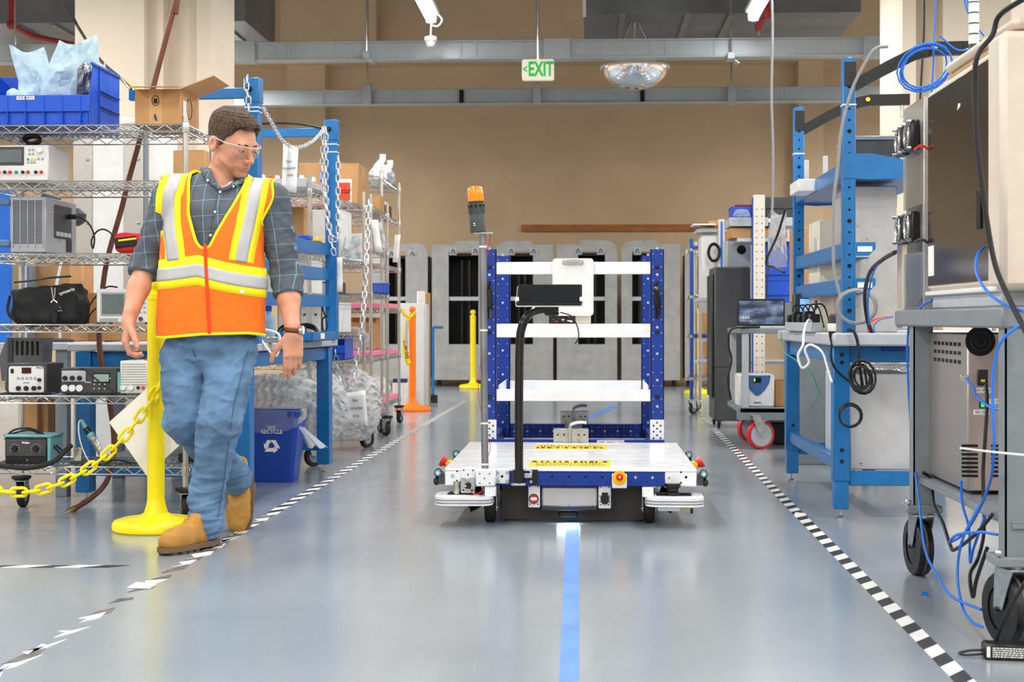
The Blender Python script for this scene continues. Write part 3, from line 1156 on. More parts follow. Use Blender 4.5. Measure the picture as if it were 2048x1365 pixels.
# front scanner guards (rounded double plates)
def guard(px0, px1, mirror):
    a, b_ = lc(px0, 1000, Y0 - .12), lc(px1, 1000, Y0 - .12)
    w = b_.x - a.x
    cx = (a.x + b_.x) / 2
    d = .225
    poly = rrect(w, d, .055, 5)
    z = lc(1140, 1014, Y0 - .12).z
    g = MB()
    cy = -.12 + d / 2
    def ring(z0, z1, inset, m, nm, par):
        return MB().prism(rrect(w - inset * 2, d - inset * 2, .055 - inset, 5), z1 - z0, (cx, cy, z0)).build(nm, m, par)
    g = ring(z, z + .008, 0, M_white, 'guard_plate', cart)
    ring(z + .008, z + .011, .002, M_rubber, 'guard_seal', g)
    ring(z + .011, z + .022, .001, M_strip, 'light_strip', g)
    ring(z + .022, z + .025, .002, M_rubber, 'guard_seal', g)
    ring(z + .025, z + .037, 0, M_white, 'guard_plate', cart)
    z -= .013
    sx = 1 if mirror else -1
    MB().b2((cx - .075, cy - .02, z + .05), (cx + .075, cy + .07, z + .052)).build('guard_pocket', M_black, g)
    MB().b2((cx - sx * .115 - .024, cy - .07, z + .05), (cx - sx * .115 + .024, cy - .055, zb + .004), .002).build('guard_hanger', M_white, g)
    return g, cx, cy, z + .052

g1, gx1, gy1, gz1 = guard(867, 984, False)
MB().cyl((gx1 - .035, gy1 + .0, gz1), (gx1 - .035, gy1, zb + .02), .0155, n=16).build('guard_spacer', M_chrome, g1)
cable('guard_wire', [(gx1 + .02, gy1, gz1 + .03), (gx1 + .035, gy1 - .06, gz1 + .012), (gx1 + .07, gy1 - .06, gz1 + .01), (gx1 + .09, gy1 - .03, gz1 + .05)], .0022, M_red, '', parent=g1)
g2, gx2, gy2, gz2 = guard(1292, 1410, True)
MB().lathe([(.03, 0), (.03, .012), (.022, .016), (.026, .022), (.026, .03), (.034, .036), (.034, .05)], 20, (gx2 - .005, gy2, gz2)).build('laser_scanner', M_black, g2)
plate(MB(), 1316, 1014.5, 1360, 1023, Y0 - .09, .06, .002).build('guard_foot', M_white2, g2)
plate(MB(), 1360, 1015, 1386, 1018, Y0 - .09, .02, .001).build('guard_label', M_ysign, g2)
plate(MB(), 1381, 1017, 1386, 1028, Y0 - .09, .01, .001).build('guard_hook', M_black, g2)

# skirt, service box, sockets
xa_, xb_ = lc(1001, 1000).x, lc(1290, 1000).x
poly = []
for k in range(13):
    x = xa_ + (xb_ - xa_) * k / 12
    poly.append((x, .014 - .009 * math.sin(math.pi * k / 12)))
poly += [(xb_, zb - .001), (xa_, zb - .001)]
MB().prism(poly, .006, (0, .11, 0), FRONT).build('skirt', M_skirt, cart)
MB().b2((xb_ - .006, .11, .012), (xb_, .9, zb)).b2((xa_, .11, .012), (xa_ + .006, .9, zb)).build('skirt_side', M_skirt, cart)
sb = plate(MB(), 1083, 974, 1195, 1015, Y0 + .03, .075, .008).build('service_box', M_alu, cart)
plate(MB(), 1082, 1013, 1196, 1023, Y0 + .036, .07, .008).build('service_tray', M_dgrey, cart)
dots(MB(), [(1091, 1011.5), (1138, 1011.5), (1185, 1012)], Y0 + .03, .0022).build('bolt_hole', M_hole, sb)
plate(MB(), 1118, 1023, 1155, 1036, Y0 + .06, .04, .006).build('floor_lamp_housing', M_black, cart)
p1_ = plate(MB(), 1056.5, 970, 1080, 1016, Y0 + .02, .02, .003).build('button_plate', M_white, cart)
c_ = lc(1067.5, 998, Y0 + .02)
MB().cyl((c_.x, .02, c_.z), (c_.x, .012, c_.z), .0212, n=24).build('button_ring', M_black, p1_)
MB().cyl((c_.x, .014, c_.z), (c_.x, .006, c_.z), .0175, n=24).build('main_switch', M_red, p1_)
MB().box((c_.x, .004, c_.z), (.03, .008, .015), bev=.004).build('switch_grip', M_white2, p1_)
dots(MB(), [(1060, 973.5), (1076, 973.5), (1060, 1009), (1076, 1009)], Y0 + .02, .003).build('bolt_hole', M_hole, p1_)
p2_ = plate(MB(), 1197, 972, 1222, 1018, Y0 + .02, .02, .003).build('socket_plate', M_white, cart)
c_ = lc(1209.5, 998, Y0 + .02)
MB().prism([(-.013, .027), (.013, .027), (.013, .014), (.0185, .006), (.0175, -.010), (.010, -.023), (-.010, -.023), (-.0175, -.010), (-.0185, .006), (-.013, .014)], .012, (c_.x, .02, c_.z), FRONT).build('charge_socket', M_black, p2_)
dots(MB(), [(1201, 975), (1217.5, 975), (1200, 993), (1218.5, 993), (1200, 1004.5), (1218.5, 1004.5), (1201, 1010.5), (1217, 1010.5)], Y0 + .02, .0028).build('bolt_hole', M_hole, p2_)
# emergency stop on the front
e_ = plate(MB(), 1224, 950, 1254, 977.5, Y0 - .05, .05, .004).build('stop_bracket', M_white, cart)
c_ = lc(1239, 956.5, Y0 - .05)
MB().cyl((c_.x, -.051, c_.z), (c_.x, -.053, c_.z), .0315, n=30).build('stop_disc', M_estop_y, e_)
MB().lathe([(.001, .026), (.010, .026), (.0155, .022), (.0155, .014), (.011, .010), (.011, 0)], 24, (c_.x, -.053, c_.z + .006), RX(math.pi / 2)).build('stop_button', M_red, e_)
MB().lathe([(.001, .0268), (.0045, .0268), (.0045, .026)], 14, (c_.x, -.053, c_.z + .006), RX(math.pi / 2)).build('stop_mark', M_paper, e_)

# stops and sensors on the sides
for sx in (-1, 1):
    for yy, zz in ((.42, zt - .02),):
        q = Vector((sx * (hw + .03), yy, zz))
        e_ = MB().box(q - Vector((sx * .018, 0, .01)), (.03, .05, .05), RY(sx * .5), .004).build('side_stop_box', M_estop_y, cart)
        MB().lathe([(.018, 0), (.018, .01), (.026, .014), (.026, .03), (.001, .032)], 18, q, RY(sx * 1.05)).build('side_stop_button', M_red, e_)
    for yy in (.03, .95):
        q = Vector((sx * (hw + .03), yy, zt - .03))
        s_ = MB().b2((q.x - .03 * (1 + sx) / 2 - .0 if sx > 0 else q.x, yy - .03, zb + .006), (q.x if sx > 0 else q.x + .03, yy + .02, zt - .02), .003).build('sensor_mount', M_dgrey, cart)
        MB().ball(q + Vector((0, -.01, .006)), (.019, .026, .022)).ball(q + Vector((sx * .008, -.01, -.03)), (.014, .02, .018)).build('sensor_ball', M_black, s_)
        MB().cyl(q + Vector((0, -.034, .010)), q + Vector((0, -.04, .010)), .013, n=14).build('sensor_eye', M_teal, s_)
        MB().cyl(q + Vector((0, -.039, .010)), q + Vector((0, -.042, .010)), .006, n=10).build('sensor_lens', M_paper, s_)

# wheels
def wheel(x, y, r=.062, wd=.046, parent=cart):
    fk = MB().b2((x - wd / 2 - .008, y - .03, .05), (x - wd / 2 - .003, y + .03, zb), .001).b2((x + wd / 2 + .003, y - .03, .05), (x + wd / 2 + .008, y + .03, zb), .001).b2((x - wd / 2 - .006, y - .04, zb - .012), (x + wd / 2 + .006, y + .04, zb - .002)).build('caster_fork', M_zinc, parent)
    prof = [(r * .5, -wd / 2), (r * .9, -wd / 2), (r, -wd * .38), (r, wd * .38), (r * .9, wd / 2), (r * .5, wd / 2)]
    MB().lathe(prof, 28, (x, y, r), RY(math.pi / 2)).build('wheel', M_rubber, fk)
    MB().cyl((x - wd / 2 - .012, y, r), (x + wd / 2 + .012, y, r), .008, n=10).build('axle', M_zinc, fk)
for wx in (lc(978, 1000).x, lc(1300, 1000).x):
    for wy in (.10, 1.25):
        wheel(wx, wy)
# sensor flaps
for sx in (-1, 1):
    MB().box((sx * .425, .2, .09), (.004, .14, .09), RY(sx * .35) @ RZ(sx * .5)).build('floor_flap', M_rubber, cart)

# ------------------------------------------------------------------ shelf frame on the rear of the cart
YF, YR = 7.98, 8.78
def post(px0, px1, ytop, Y, zlow, depth=.07):
    a, b_ = lc(px0, ytop, Y), lc(px1, ytop, Y)
    o = MB().b2((a.x, Y - Y0, zlow), (b_.x, Y - Y0 + .004, a.z)).b2((a.x, Y - Y0, zlow), (a.x + .004, Y - Y0 + depth, a.z)).b2((b_.x - .004, Y - Y0, zlow), (b_.x, Y - Y0 + depth, a.z)).build('post', M_cblue, cart)
    w = b_.x - a.x
    mb = MB()
    z = zlow + .05
    k = 0
    while z < a.z - .02:
        for f in (.2, .8):
            mb.cyl((a.x + w * f, Y - Y0 + .001, z), (a.x + w * f, Y - Y0 - .001, z), .0032, n=7)
        if k % 2 == 0:
            mb.cyl((a.x + w * .5, Y - Y0 + .001, z + .03), (a.x + w * .5, Y - Y0 - .001, z + .03), .0075, n=8)
        z += .07
        k += 1
    mb.build('post_hole', M_lgrey, o)
    return o, a, b_
zf = .21
pl_, la, lb = post(965, 992.5, 499, YF, zf)
pr_, ra, rb = post(1301, 1328, 499, YF, zf)
post(991, 1020, 512, YR, zf)
post(1283, 1309, 512, YR, zf)
for par, px in ((pl_, 979), (pr_, 1314)):
    for py in (534, 664, 794):
        c_ = lc(px, py, YF)
        MB().lathe([(.001, .012), (.009, .011), (.011, .004), (.011, 0)], 12, (c_.x, YF - Y0, c_.z), RX(math.pi / 2)).build('bolt', M_black, par)
    c_ = lc(px, 600, YF)
    MB().tube(smooth_path([(c_.x, YF - Y0 - .004, c_.z + .095), (c_.x - .004, YF - Y0 - .018, c_.z + .06), (c_.x + .003, YF - Y0 - .016, c_.z - .05), (c_.x + .002, YF - Y0 - .004, c_.z - .095)], 5), [.010] * 5 + [.016] * 6 + [.012] * 5, 8).build('handle', M_tube, par)
    a, b_ = lc(px - 13.5, 890, YF), lc(px + 13.5, 840, YF)
    bk = MB().b2((a.x - .001, YF - Y0 - .006, zf - .02), (b_.x + .001, YF - Y0 - .001, b_.z), .001).build('foot_plate', M_white, par)
    mb = MB()
    dots(mb, [(px + dx, py) for py in (852, 864, 877) for dx in (-7, 7)] + [(px, 846), (px, 858), (px, 871), (px, 884)], YF - .006, .0055)
    mb.build('bolt_hole', M_dgrey, bk)

def cross(py0, py1, Y, px0=992, px1=1302):
    a, b_ = lc(px0, py1, Y), lc(px1, py0, Y)
    o = MB().b2((a.x, Y - Y0 + .004, a.z), (b_.x, Y - Y0 + .05, b_.z), .003).build('cross_bar', M_white, cart)
    return o
cross(524, 549, YF)
cross(648, 675.5, YF)
cross(780, 803, YF)
cross(762, 783, YR, 1004, 1300)
# tray floor between the lowest bars
a, b_ = lc(992, 803, YF), lc(1302, 780, YF)
MB().b2((a.x, YF - Y0 + .05, a.z + .004), (b_.x, YR - Y0, a.z + .008)).build('tray', M_white, cart)
MB().b2((a.x + .01, YF - Y0 + .05, a.z + .01), (a.x + .014, YR - Y0, b_.z + .02)).build('tray_side', M_white, cart)
MB().b2((b_.x - .014, YF - Y0 + .05, a.z + .01), (b_.x - .01, YR - Y0, b_.z + .02)).build('tray_side', M_white, cart)
# base of the frame
bz0, bz1 = lc(1140, 877, YR).z, lc(1140, 849, YR).z
bb = MB().b2((la.x, YR - Y0 + .01, bz0), (rb.x, YR - Y0 + .06, bz1), .002).build('base_beam', M_cblue, cart)
mb = MB()
for k in range(22):
    px = 1016 + k * 12.9
    dots(mb, [(px, 855), (px, 871)], YR + .01, .003)
    if k % 2:
        dots(mb, [(px, 863)], YR + .01, .0075)
mb.build('bolt_hole', M_lgrey, bb)
MB().b2((la.x, YF - Y0 - .04, zf - .02), (rb.x, YF - Y0 - .008, zf + .045), .002).build('base_beam', M_cblue, cart)
for s_ in (la.x, rb.x - .07):
    MB().b2((s_, YF - Y0, zf - .02), (s_ + .07, YR - Y0 + .06, zf + .05), .002).build('base_rail', M_cblue, cart)
a, b_ = lc(1194, 889, YF - .05), lc(1248.5, 880.5, YF - .05)
fx = MB().b2((a.x, YF - Y0 - .043, zf - .01), (b_.x, YF - Y0 - .0405, zf + .043)).build('name_plate', M_paper, cart)
text('name_text', 'FLEX', .034, M_ink, fx, (a.x + .054, YF - Y0 - .0436, zf + .022), bold=.0004)
text('name_text', 'QUBE', .034, M_sred, fx, (a.x + .108, YF - Y0 - .0436, zf + .022), bold=.0004)
MB().b2((a.x + .006, YF - Y0 - .0442, zf + .012), (a.x + .024, YF - Y0 - .043, zf + .034)).build('name_logo', M_sred, fx)
# rear swivel wheels of the frame
for wx in (la.x + .05, rb.x - .05):
    for wy in (YF - Y0 + .1, YR - Y0 - .02):
        wheel(wx, wy, .06, .04)
# zinc hitch brackets
for (px0, py0, px1, py1, Y) in ((1107, 858, 1177, 887, YF - .1), (1121, 823, 1177, 848, YR - .1)):
    a, b_ = lc(px0, py1, Y), lc(px1, py0, Y)
    y_ = Y - Y0
    hb = MB().b2((a.x, y_, a.z), (b_.x, y_ + .004, b_.z)).b2((a.x, y_ - .02, b_.z - .004), (b_.x, y_ + .05, b_.z), .001).b2((a.x, y_ - .03, a.z), (b_.x, y_ + .05, a.z + .004)).build('hitch_bracket', M_zinc, cart)
    cx = (a.x + b_.x) / 2 - .006
    MB().tube(smooth_path([(cx, y_ - .012, a.z - .01), (cx, y_ - .012, b_.z), (cx + .008, y_ - .012, b_.z + .022), (cx + .05, y_ - .014, b_.z + .034), (b_.x - .01, y_ - .02, b_.z + .032)], 5), .009, 8).build('hitch_pin', M_zinc, hb)
    for s_ in (-.045, .045):
        MB().cyl((cx + s_, y_ - .018, a.z), (cx + s_, y_ - .018, a.z + .024), .008, .001, n=8).build('hitch_stud', M_zinc, hb)
    mb = MB()
    for f in (.12, .3, .72, .88):
        mb.cyl((a.x + (b_.x - a.x) * f, y_ - .001, (a.z + b_.z) / 2 + .006), (a.x + (b_.x - a.x) * f, y_ + .003, (a.z + b_.z) / 2 + .006), .006, n=8)
    mb.build('bolt_hole', M_dgrey, hb)
    MB().b2((cx - .05, y_ + .05, zf - .01 if Y < 8.2 else zf), (cx + .05, y_ + .11, a.z + .01)).build('hitch_foot', M_zinc, hb)

# tablet in the cradle
Yt = Ya - .085
c_ = B(1099, 592, Yt)
tb = thing('tablet', 'black tablet held flat and tilted in the arm of the robot cart', 'tablet', c_, rot=(math.radians(29), 0, 0))
MB().prism(rrect(.276, .178, .008), .008, (0, 0, 0), None).build('tablet_body', M_black, tb)
MB().prism(rrect(.258, .158, .002), .0008, (0, 0, .008), None).build('tablet_screen', M_screen, tb)
MB().prism(rrect(.282, .184, .01), -.004, (0, 0, 0), None).build('tablet_case', M_white2, tb)
for sx in (-1, 1):
    MB().box((sx * .136, -.05, .006), (.016, .03, .02), bev=.004).build('tablet_clip', M_white2, tb)

# clipboard hanging on the upper bar
Yb = YF - .012
p0, p1 = B(1105, 632, Yb), B(1187, 517, Yb)
cw, ch = p1.x - p0.x, p1.z - p0.z
cl = thing('clipboard', 'white clipboard hanging on the upper bar of the robot cart', 'clipboard', ((p0.x + p1.x) / 2, Yb, p0.z))
MB().prism(rrect(cw, ch, .018), .004, (0, .004, ch / 2), FRONT).build('board', M_white2, cl)
k_ = MB().b2((-.055, -.012, ch - .032), (.055, 0, ch - .006), .003).build('clip', M_steel, cl)
MB().tube([(-.028, -.013, ch - .006), (-.024, -.018, ch - .026), (.024, -.018, ch - .026), (.028, -.013, ch - .006)], .0035, 6).build('clip_lever', M_chrome, k_)

# circuit board and foam block on the middle bar
zm_ = lc(1140, 648, YF).z
q = B(1124, 655, YF + .02)
pb = thing('circuit_board', 'small dark circuit board with red parts on the middle bar under tablet', 'circuit board', (q.x, q.y + .005, zm_))
MB().b2((-.07, -.004, 0), (.07, .002, .045)).build('board', M_black, pb)
rs = random.Random(4)
for k in range(12):
    x = rs.uniform(-.06, .055)
    z = rs.uniform(.006, .036)
    MB().b2((x, -.012, z), (x + rs.uniform(.006, .02), -.004, z + rs.uniform(.004, .012))).build('chip', [M_red, M_dgrey, M_paper, M_brass][k % 4] if k else M_red, pb)
q = B(1166, 655, YF + .02)
o = MB().b2((-.042, 0, 0), (.042, .06, .055), .004).build('foam_block', M_cream, None, (q.x, q.y, zm_))
tag(o, 'beige block standing on the middle bar below the clipboard', 'block')

# floor lamp under the front of the cart throws a small white bracket of light
ld = bpy.data.lights.new('floor_spot', 'AREA')
ld.shape = 'RECTANGLE'
ld.size, ld.size_y = .10, .015
ld.energy = 0.14
ld.color = (.8, 1, 1)
lo = bpy.data.objects.new('floor_spot', ld)
COL.objects.link(lo)
lo.parent = cart
lo.location = lc(1137, 1037, Y0 + .058)
lo.rotation_euler = (math.radians(-35), 0, 0)

# ================================================================== PERSON walking on the left
PD = 6.0
def W(px, py, D):
    u, v = (px - CX) / FPX, (HY - py) / FPX
    return Vector((D * (-SY + u * CY_), D * (CY_ + u * SY), CAMZ + v * D))
PO = W(425, 640, PD)
PO.z = 0
def pp(px, py, D=PD):
    return np.array(W(px, py, D) - PO)

person = thing('person', 'person in orange and yellow safety vest, plaid shirt and jeans walking past the shelf', 'person', PO)

M_skin = mat('skin', '#d4977a', 0.48, var=0.07, scale=30, bump=0.04, bscale=260, sss=0.15)
M_hair = mat('brown_hair', '#54402f', 0.6, var=0.45, scale=150, bump=0.8, bscale=420, stretch=(1, 1, .3))
M_denim = mat('blue_denim', '#5c7d9e', 0.85, var=0.24, scale=8, bump=0.25, bscale=500)
M_denim_d = mat('denim_seam', '#2a4d75', 0.85, var=0.1)
M_vest = mat('orange_mesh', '#ff7612', 0.75, var=0.06, scale=30, bump=0.3, bscale=420)
M_vyel = mat('vest_yellow', '#ffe713', 0.7, var=0.03, emit=0.04)
M_silver = mat('reflective_tape', '#b9b9ba', 0.55, 0.1, var=0.05, scale=20)
M_zip = mat('vest_zip', '#f0420c', 0.6)
M_boot = mat('tan_nubuck', '#b5853f', 0.8, var=0.14, scale=18, bump=0.15, bscale=300)
M_sole = mat('brown_sole', '#6f5a45', 0.7, var=0.1)
M_lace = mat('yellow_lace', '#c98a22', 0.75)
M_tee = mat('white_tee', '#e4e1de', 0.8)
M_strap = mat('brown_leather', '#6d3a1b', 0.5)
M_lip = mat('lip', '#b9736a', 0.45, var=0.05)
M_eye = mat('eye_white', '#b5aaa4', 0.3)
M_iris = mat('iris', '#2b241f', 0.2)
M_lens = mat('clear_lens', '#ffffff', 0.02, var=0.0, trans=1.0, ior=1.06, rvar=0.01)
M_frame = mat('clear_frame', '#f4f6f8', 0.08, var=0.0, trans=0.7, ior=1.2)

def plaid():
    m = bpy.data.materials.new('plaid_cloth')
    m.use_nodes = True
    nt = m.node_tree
    N, L = nt.nodes, nt.links
    p = N['Principled BSDF']
    p.inputs['Roughness'].default_value = 0.85
    tc = N.new('ShaderNodeTexCoord')
    mp = N.new('ShaderNodeMapping')
    mp.inputs['Rotation'].default_value = (0, 0.06, 0.25)
    L.new(tc.outputs['Object'], mp.inputs['Vector'])
    sp = N.new('ShaderNodeSeparateXYZ')
    L.new(mp.outputs['Vector'], sp.inputs['Vector'])
    def line(out, pitch, w, off):
        a = N.new('ShaderNodeMath'); a.operation = 'MULTIPLY_ADD'
        L.new(sp.outputs[out], a.inputs[0]); a.inputs[1].default_value = 1 / pitch; a.inputs[2].default_value = off
        f = N.new('ShaderNodeMath'); f.operation = 'FRACT'
        L.new(a.outputs[0], f.inputs[0])
        c_ = N.new('ShaderNodeMath'); c_.operation = 'LESS_THAN'
        L.new(f.outputs[0], c_.inputs[0]); c_.inputs[1].default_value = w
        return c_
    lx, lz = line('X', .056, .05, .3), line('Z', .062, .035, .1)
    mxn = N.new('ShaderNodeMath'); mxn.operation = 'MAXIMUM'
    L.new(lx.outputs[0], mxn.inputs[0]); L.new(lz.outputs[0], mxn.inputs[1])
    s_ = N.new('ShaderNodeMath'); s_.operation = 'MULTIPLY'
    L.new(mxn.outputs[0], s_.inputs[0]); s_.inputs[1].default_value = .62
    nz = N.new('ShaderNodeTexNoise'); nz.inputs['Scale'].default_value = 16; nz.inputs['Detail'].default_value = 6
    L.new(tc.outputs['Object'], nz.inputs['Vector'])
    rp = N.new('ShaderNodeValToRGB')
    rp.color_ramp.elements[0].position, rp.color_ramp.elements[1].position = .3, .7
    rp.color_ramp.elements[0].color = lin('#474e57') + [1]
    rp.color_ramp.elements[1].color = lin('#59616b') + [1]
    L.new(nz.outputs['Fac'], rp.inputs['Fac'])
    mx = N.new('ShaderNodeMix'); mx.data_type = 'RGBA'
    L.new(s_.outputs[0], mx.inputs['Factor'])
    L.new(rp.outputs['Color'], mx.inputs['A'])
    mx.inputs['B'].default_value = lin('#7fb0c6') + [1]
    L.new(mx.outputs['Result'], p.inputs['Base Color'])
    n2 = N.new('ShaderNodeTexNoise'); n2.inputs['Scale'].default_value = 400
    L.new(tc.outputs['Object'], n2.inputs['Vector'])
    bp = N.new('ShaderNodeBump'); bp.inputs['Strength'].default_value = .15; bp.inputs['Distance'].default_value = .01
    L.new(n2.outputs['Fac'], bp.inputs['Height']); L.new(bp.outputs['Normal'], p.inputs['Normal'])
    return m
M_plaid = plaid()

# ---- joints (pixel, pixel, depth)
J = dict(
    rsh=pp(342, 393, 6.02), lsh=pp(543, 400, 6.02),
    rel=pp(290, 535, 6.06), lel=pp(573, 556, 6.06),
    rwr=pp(257, 642, 5.93), lwr=pp(586, 670, 5.95),
    pel=pp(424, 690, 6.0), chest=pp(432, 455, 6.0), neck=pp(438, 362, 6.02),
    lhip=pp(463, 712, 6.0), lkn=pp(438, 852, 5.84), lan=pp(412, 1046, 5.87),
    rhip=pp(372, 712, 6.02), rkn=pp(372, 845, 5.93), ran=pp(476, 962, 6.34))
HC = pp(466, 287, 5.99)
HR = (RZ(math.radians(57)) @ RX(math.radians(20)) @ RY(math.radians(-3)))
HRn = np.array(HR)
def hl(P):
    return (P - HC) @ HRn            # person space -> head space
def hw_(p):
    return HC + HRn @ np.array(p)    # head space -> person space

def sd_head(P):
    q = hl(P)
    ax = q.copy()
    ax[:, 0] = np.abs(ax[:, 0])
    d = sd_ell(q, (0, .020, .034), (.0755, .098, .090))
    d = smin(d, sd_ell(q, (0, -.032, -.005), (.0655, .070, .088)), .03)
    d = smin(d, sd_ell(q, (0, -.036, -.066), (.054, .056, .054)), .03)
    d = smin(d, sd_ell(q, (0, -.078, -.106), (.024, .019, .019)), .02)
    d = smin(d, sd_ell(ax, (.050, .000, -.068), (.018, .032, .030)), .02)
    d = smin(d, sd_ell(ax, (.044, -.066, -.030), (.020, .021, .019)), .015)
    d = smin(d, sd_cone(q, (-.036, -.090, .020), (.036, -.090, .020), .010, .010), .012)
    e = sd_ell(ax, (.031, -.104, -.003), (.019, .017, .011))
    d = -smin(-d, e, .010)
    d = smin(d, sd_ell(q, (0, -.091, -.074), (.026, .012, .015)), .010)
    d = smin(d, sd_cone(q, (0, -.098, .004), (0, -.1225, -.040), .0075, .0115), .010)
    d = smin(d, sd_ell(ax, (.0125, -.106, -.044), (.0095, .012, .009)), .006)
    s_ = sd_cone(q, (-.024, -.110, -.0735), (.024, -.110, -.0735), .0022, .0022)
    d = -smin(-d, s_, .003)
    ear = sd_ell(ax, (.081, .026, -.012), (.012, .022, .033), np.array(RX(-.18)))
    ear = -smin(-ear, sd_ell(ax, (.093, .021, -.010), (.012, .011, .019)), .004)
    d = smin(d, ear, .006)
    return d

def sd_hand(P, w, d, s, n, curl, tcurl, spread=.0, sc=1.0):
    """hand from the wrist w; d along the hand, s to the thumb side, n out of the palm"""
    w = np.array(w, float)
    d, s, n = [np.array(Vector(v).normalized()) for v in (d, s, n)]
    Rm = np.stack([s, d, n], 1)
    q = (P - w) @ Rm / sc
    o = sd_box(q, (0, .048, 0), (.040, .046, .0135), .012)
    o = smin(o, sd_ell(q, (.022, .036, .008), (.020, .032, .014)), .012)
    o = smin(o, sd_cone(q, (0, -.035, 0), (0, .014, 0), .027, .026, ((0, 0, 1), 1.3)), .02)
    lens = ((.042, .026, .021), (.046, .030, .022), (.043, .028, .021), (.034, .021, .018))
    for k, (x, ls) in enumerate(zip((.030, .0105, -.0095, -.029), lens)):
        p = np.array((x, .088 - (.006 if k == 3 else 0.003 * abs(k - 1)), 0))
        a = curl[k] * .55
        r = (.0098, .0100, .0096, .0085)[k]
        side = (x * spread)
        f = None
        for j, l in enumerate(ls):
            p2 = p + l * np.array((side, math.cos(a), math.sin(a)))
            c_ = sd_cone(q, p, p2, r, r * .92)
            f = c_ if f is None else smin(f, c_, .004)
            p = p2
            a += curl[k] * (.95 if j == 0 else .7)
            r *= .92
        o = smin(o, f, .0055)
    # thumb
    p = np.array((.034, .022, .006))
    p2 = p + .042 * np.array((.62, .72, .32))
    p3 = p2 + .033 * np.array((.62 - tcurl * .7, .78, .32 + tcurl * .4))
    p4 = p3 + .025 * np.array((.45 - tcurl * 1.1, .85, .25 + tcurl * .5))
    t = smin(sd_cone(q, p, p2, .0145, .0125), sd_cone(q, p2, p3, .0118, .0112), .006)
    t = smin(t, sd_cone(q, p3, p4, .0108, .0092), .004)
    o = smin(o, t, .009)
    return o * sc

def sd_skin(P):
    d = sd_head(P)
    d = smin(d, sd_cone(P, hw_((0, .018, -.07)), J['neck'] + np.array((-.004, .01, -.02)), .055, .062), .025)
    d = smin(d, sd_cone(P, J['neck'] + np.array((0, 0, -.03)), J['chest'], .06, .12, ((0, 1, 0), 1.25)), .05)
    d = smin(d, sd_cone(P, J['chest'], J['pel'], .12, .125, ((0, 1, 0), 1.25)), .05)
    for s_ in 'rl':
        d = smin(d, sd_cone(P, J[s_ + 'sh'] * .92 + J['chest'] * .08, J[s_ + 'el'], .046, .040), .03)
        el, wr = J[s_ + 'el'], J[s_ + 'wr']
        d = smin(d, sd_cone(P, el, el * .62 + wr * .38, .041, .044), .02)
        d = smin(d, sd_cone(P, el * .62 + wr * .38, wr, .043, .0275), .02)
        d = smin(d, sd_cone(P, J[s_ + 'hip'], J[s_ + 'kn'], .075, .05), .03)
        d = smin(d, sd_cone(P, J[s_ + 'kn'], J[s_ + 'an'], .05, .036), .03)
    d = smin(d, sd_hand(P, J['rwr'], (-.10, -.05, -1), (.35, -1, -.05), (1, .42, -.15), (.82, .86, .88, .86), .12), .014)
    d = smin(d, sd_hand(P, J['lwr'], (.04, -.06, -1), (-1, -.35, .0), (-.32, 1, 0), (.34, .42, .5, .58), .25, .15), .014)
    return d

V_, F_ = surface_net(sd_skin, (-.55, -.36, .06), (.46, .46, 1.80), .0042)
put('body', np_mesh('body', V_, F_), M_skin, person, smooth=180)

# ---- hair
def sd_hair(P):
    q = hl(P)
    y, z = q[:, 1], q[:, 2]
    top = np.clip((z - .03) / .07, 0, 1)
    front = np.clip((-y) / .09, 0, 1)
    t = .0045 + .016 * top + .010 * top * front
    d = sd_ell(q, (0, .020, .034), (.0765, .099, .091)) 
    d = smin(d, sd_ell(q, (0, -.030, .005), (.0665, .070, .085)), .03) - t
    line = np.interp(y, [-.12, -.085, -.062, -.050, -.030, -.022, .000, .006, .022, .05, .07, .13], [.088, .082, .074, .044, .032, .004, -.012, .014, .024, .0, -.052, -.060])
    line = line + .006 * np.sin(q[:, 0] * 95) * front
    g = (line - z) * .8
    d = np.maximum(d, g)
    d = d + .0015 * wob(q * np.array((1, 1, .4)), 300, 3, 3) + .0022 * top * wob(q * np.array((1, .5, 1)), 520, 9, 2)
    return d
V_, F_ = surface_net(sd_hair, HC - .17, HC + .17, .0026)
put('hair', np_mesh('hair', V_, F_), M_hair, person, smooth=180)

def head_part(mb, name, m, par=person):
    mb.v = [tuple(hw_(p)) for p in mb.v]
    return mb.build(name, m, par)
for sx in (-1, 1):
    ey = head_part(MB().ball((sx * .031, -.0845, -.004), .0118, 16, 12), 'eye', M_eye)
    head_part(MB().ball((sx * .031 + .002, -.0925, -.0065), (.0055, .0045, .0055), 12, 8), 'iris', M_iris, ey)
    head_part(MB().ball((sx * .031, -.0842, -.0005), (.0146, .0132, .0112), 16, 10), 'eyelid', M_skin, ey)
    pts = smooth_path([(sx * .013, -.1005, .0150), (sx * .030, -.0990, .0200), (sx * .050, -.0830, .0160)], 5)
    head_part(MB().tube(pts, [.0024] + [.0032] * (len(pts) - 2) + [.0016], 6), 'eyebrow', M_hair)
lp = smooth_path([(-.021, -.0955, -.0745), (-.010, -.1015, -.0715), (0, -.1025, -.0725), (.010, -.1015, -.0715), (.021, -.0955, -.0745)], 4)
head_part(MB().tube(lp, [.002] + [.0042] * (len(lp) - 2) + [.002], 8), 'upper_lip', M_lip)
lp = smooth_path([(-.020, -.0955, -.0762), (-.010, -.1000, -.0800), (0, -.1010, -.0808), (.010, -.1000, -.0800), (.020, -.0955, -.0762)], 4)
head_part(MB().tube(lp, [.002] + [.0052] * (len(lp) - 2) + [.002], 8), 'lower_lip', M_lip)
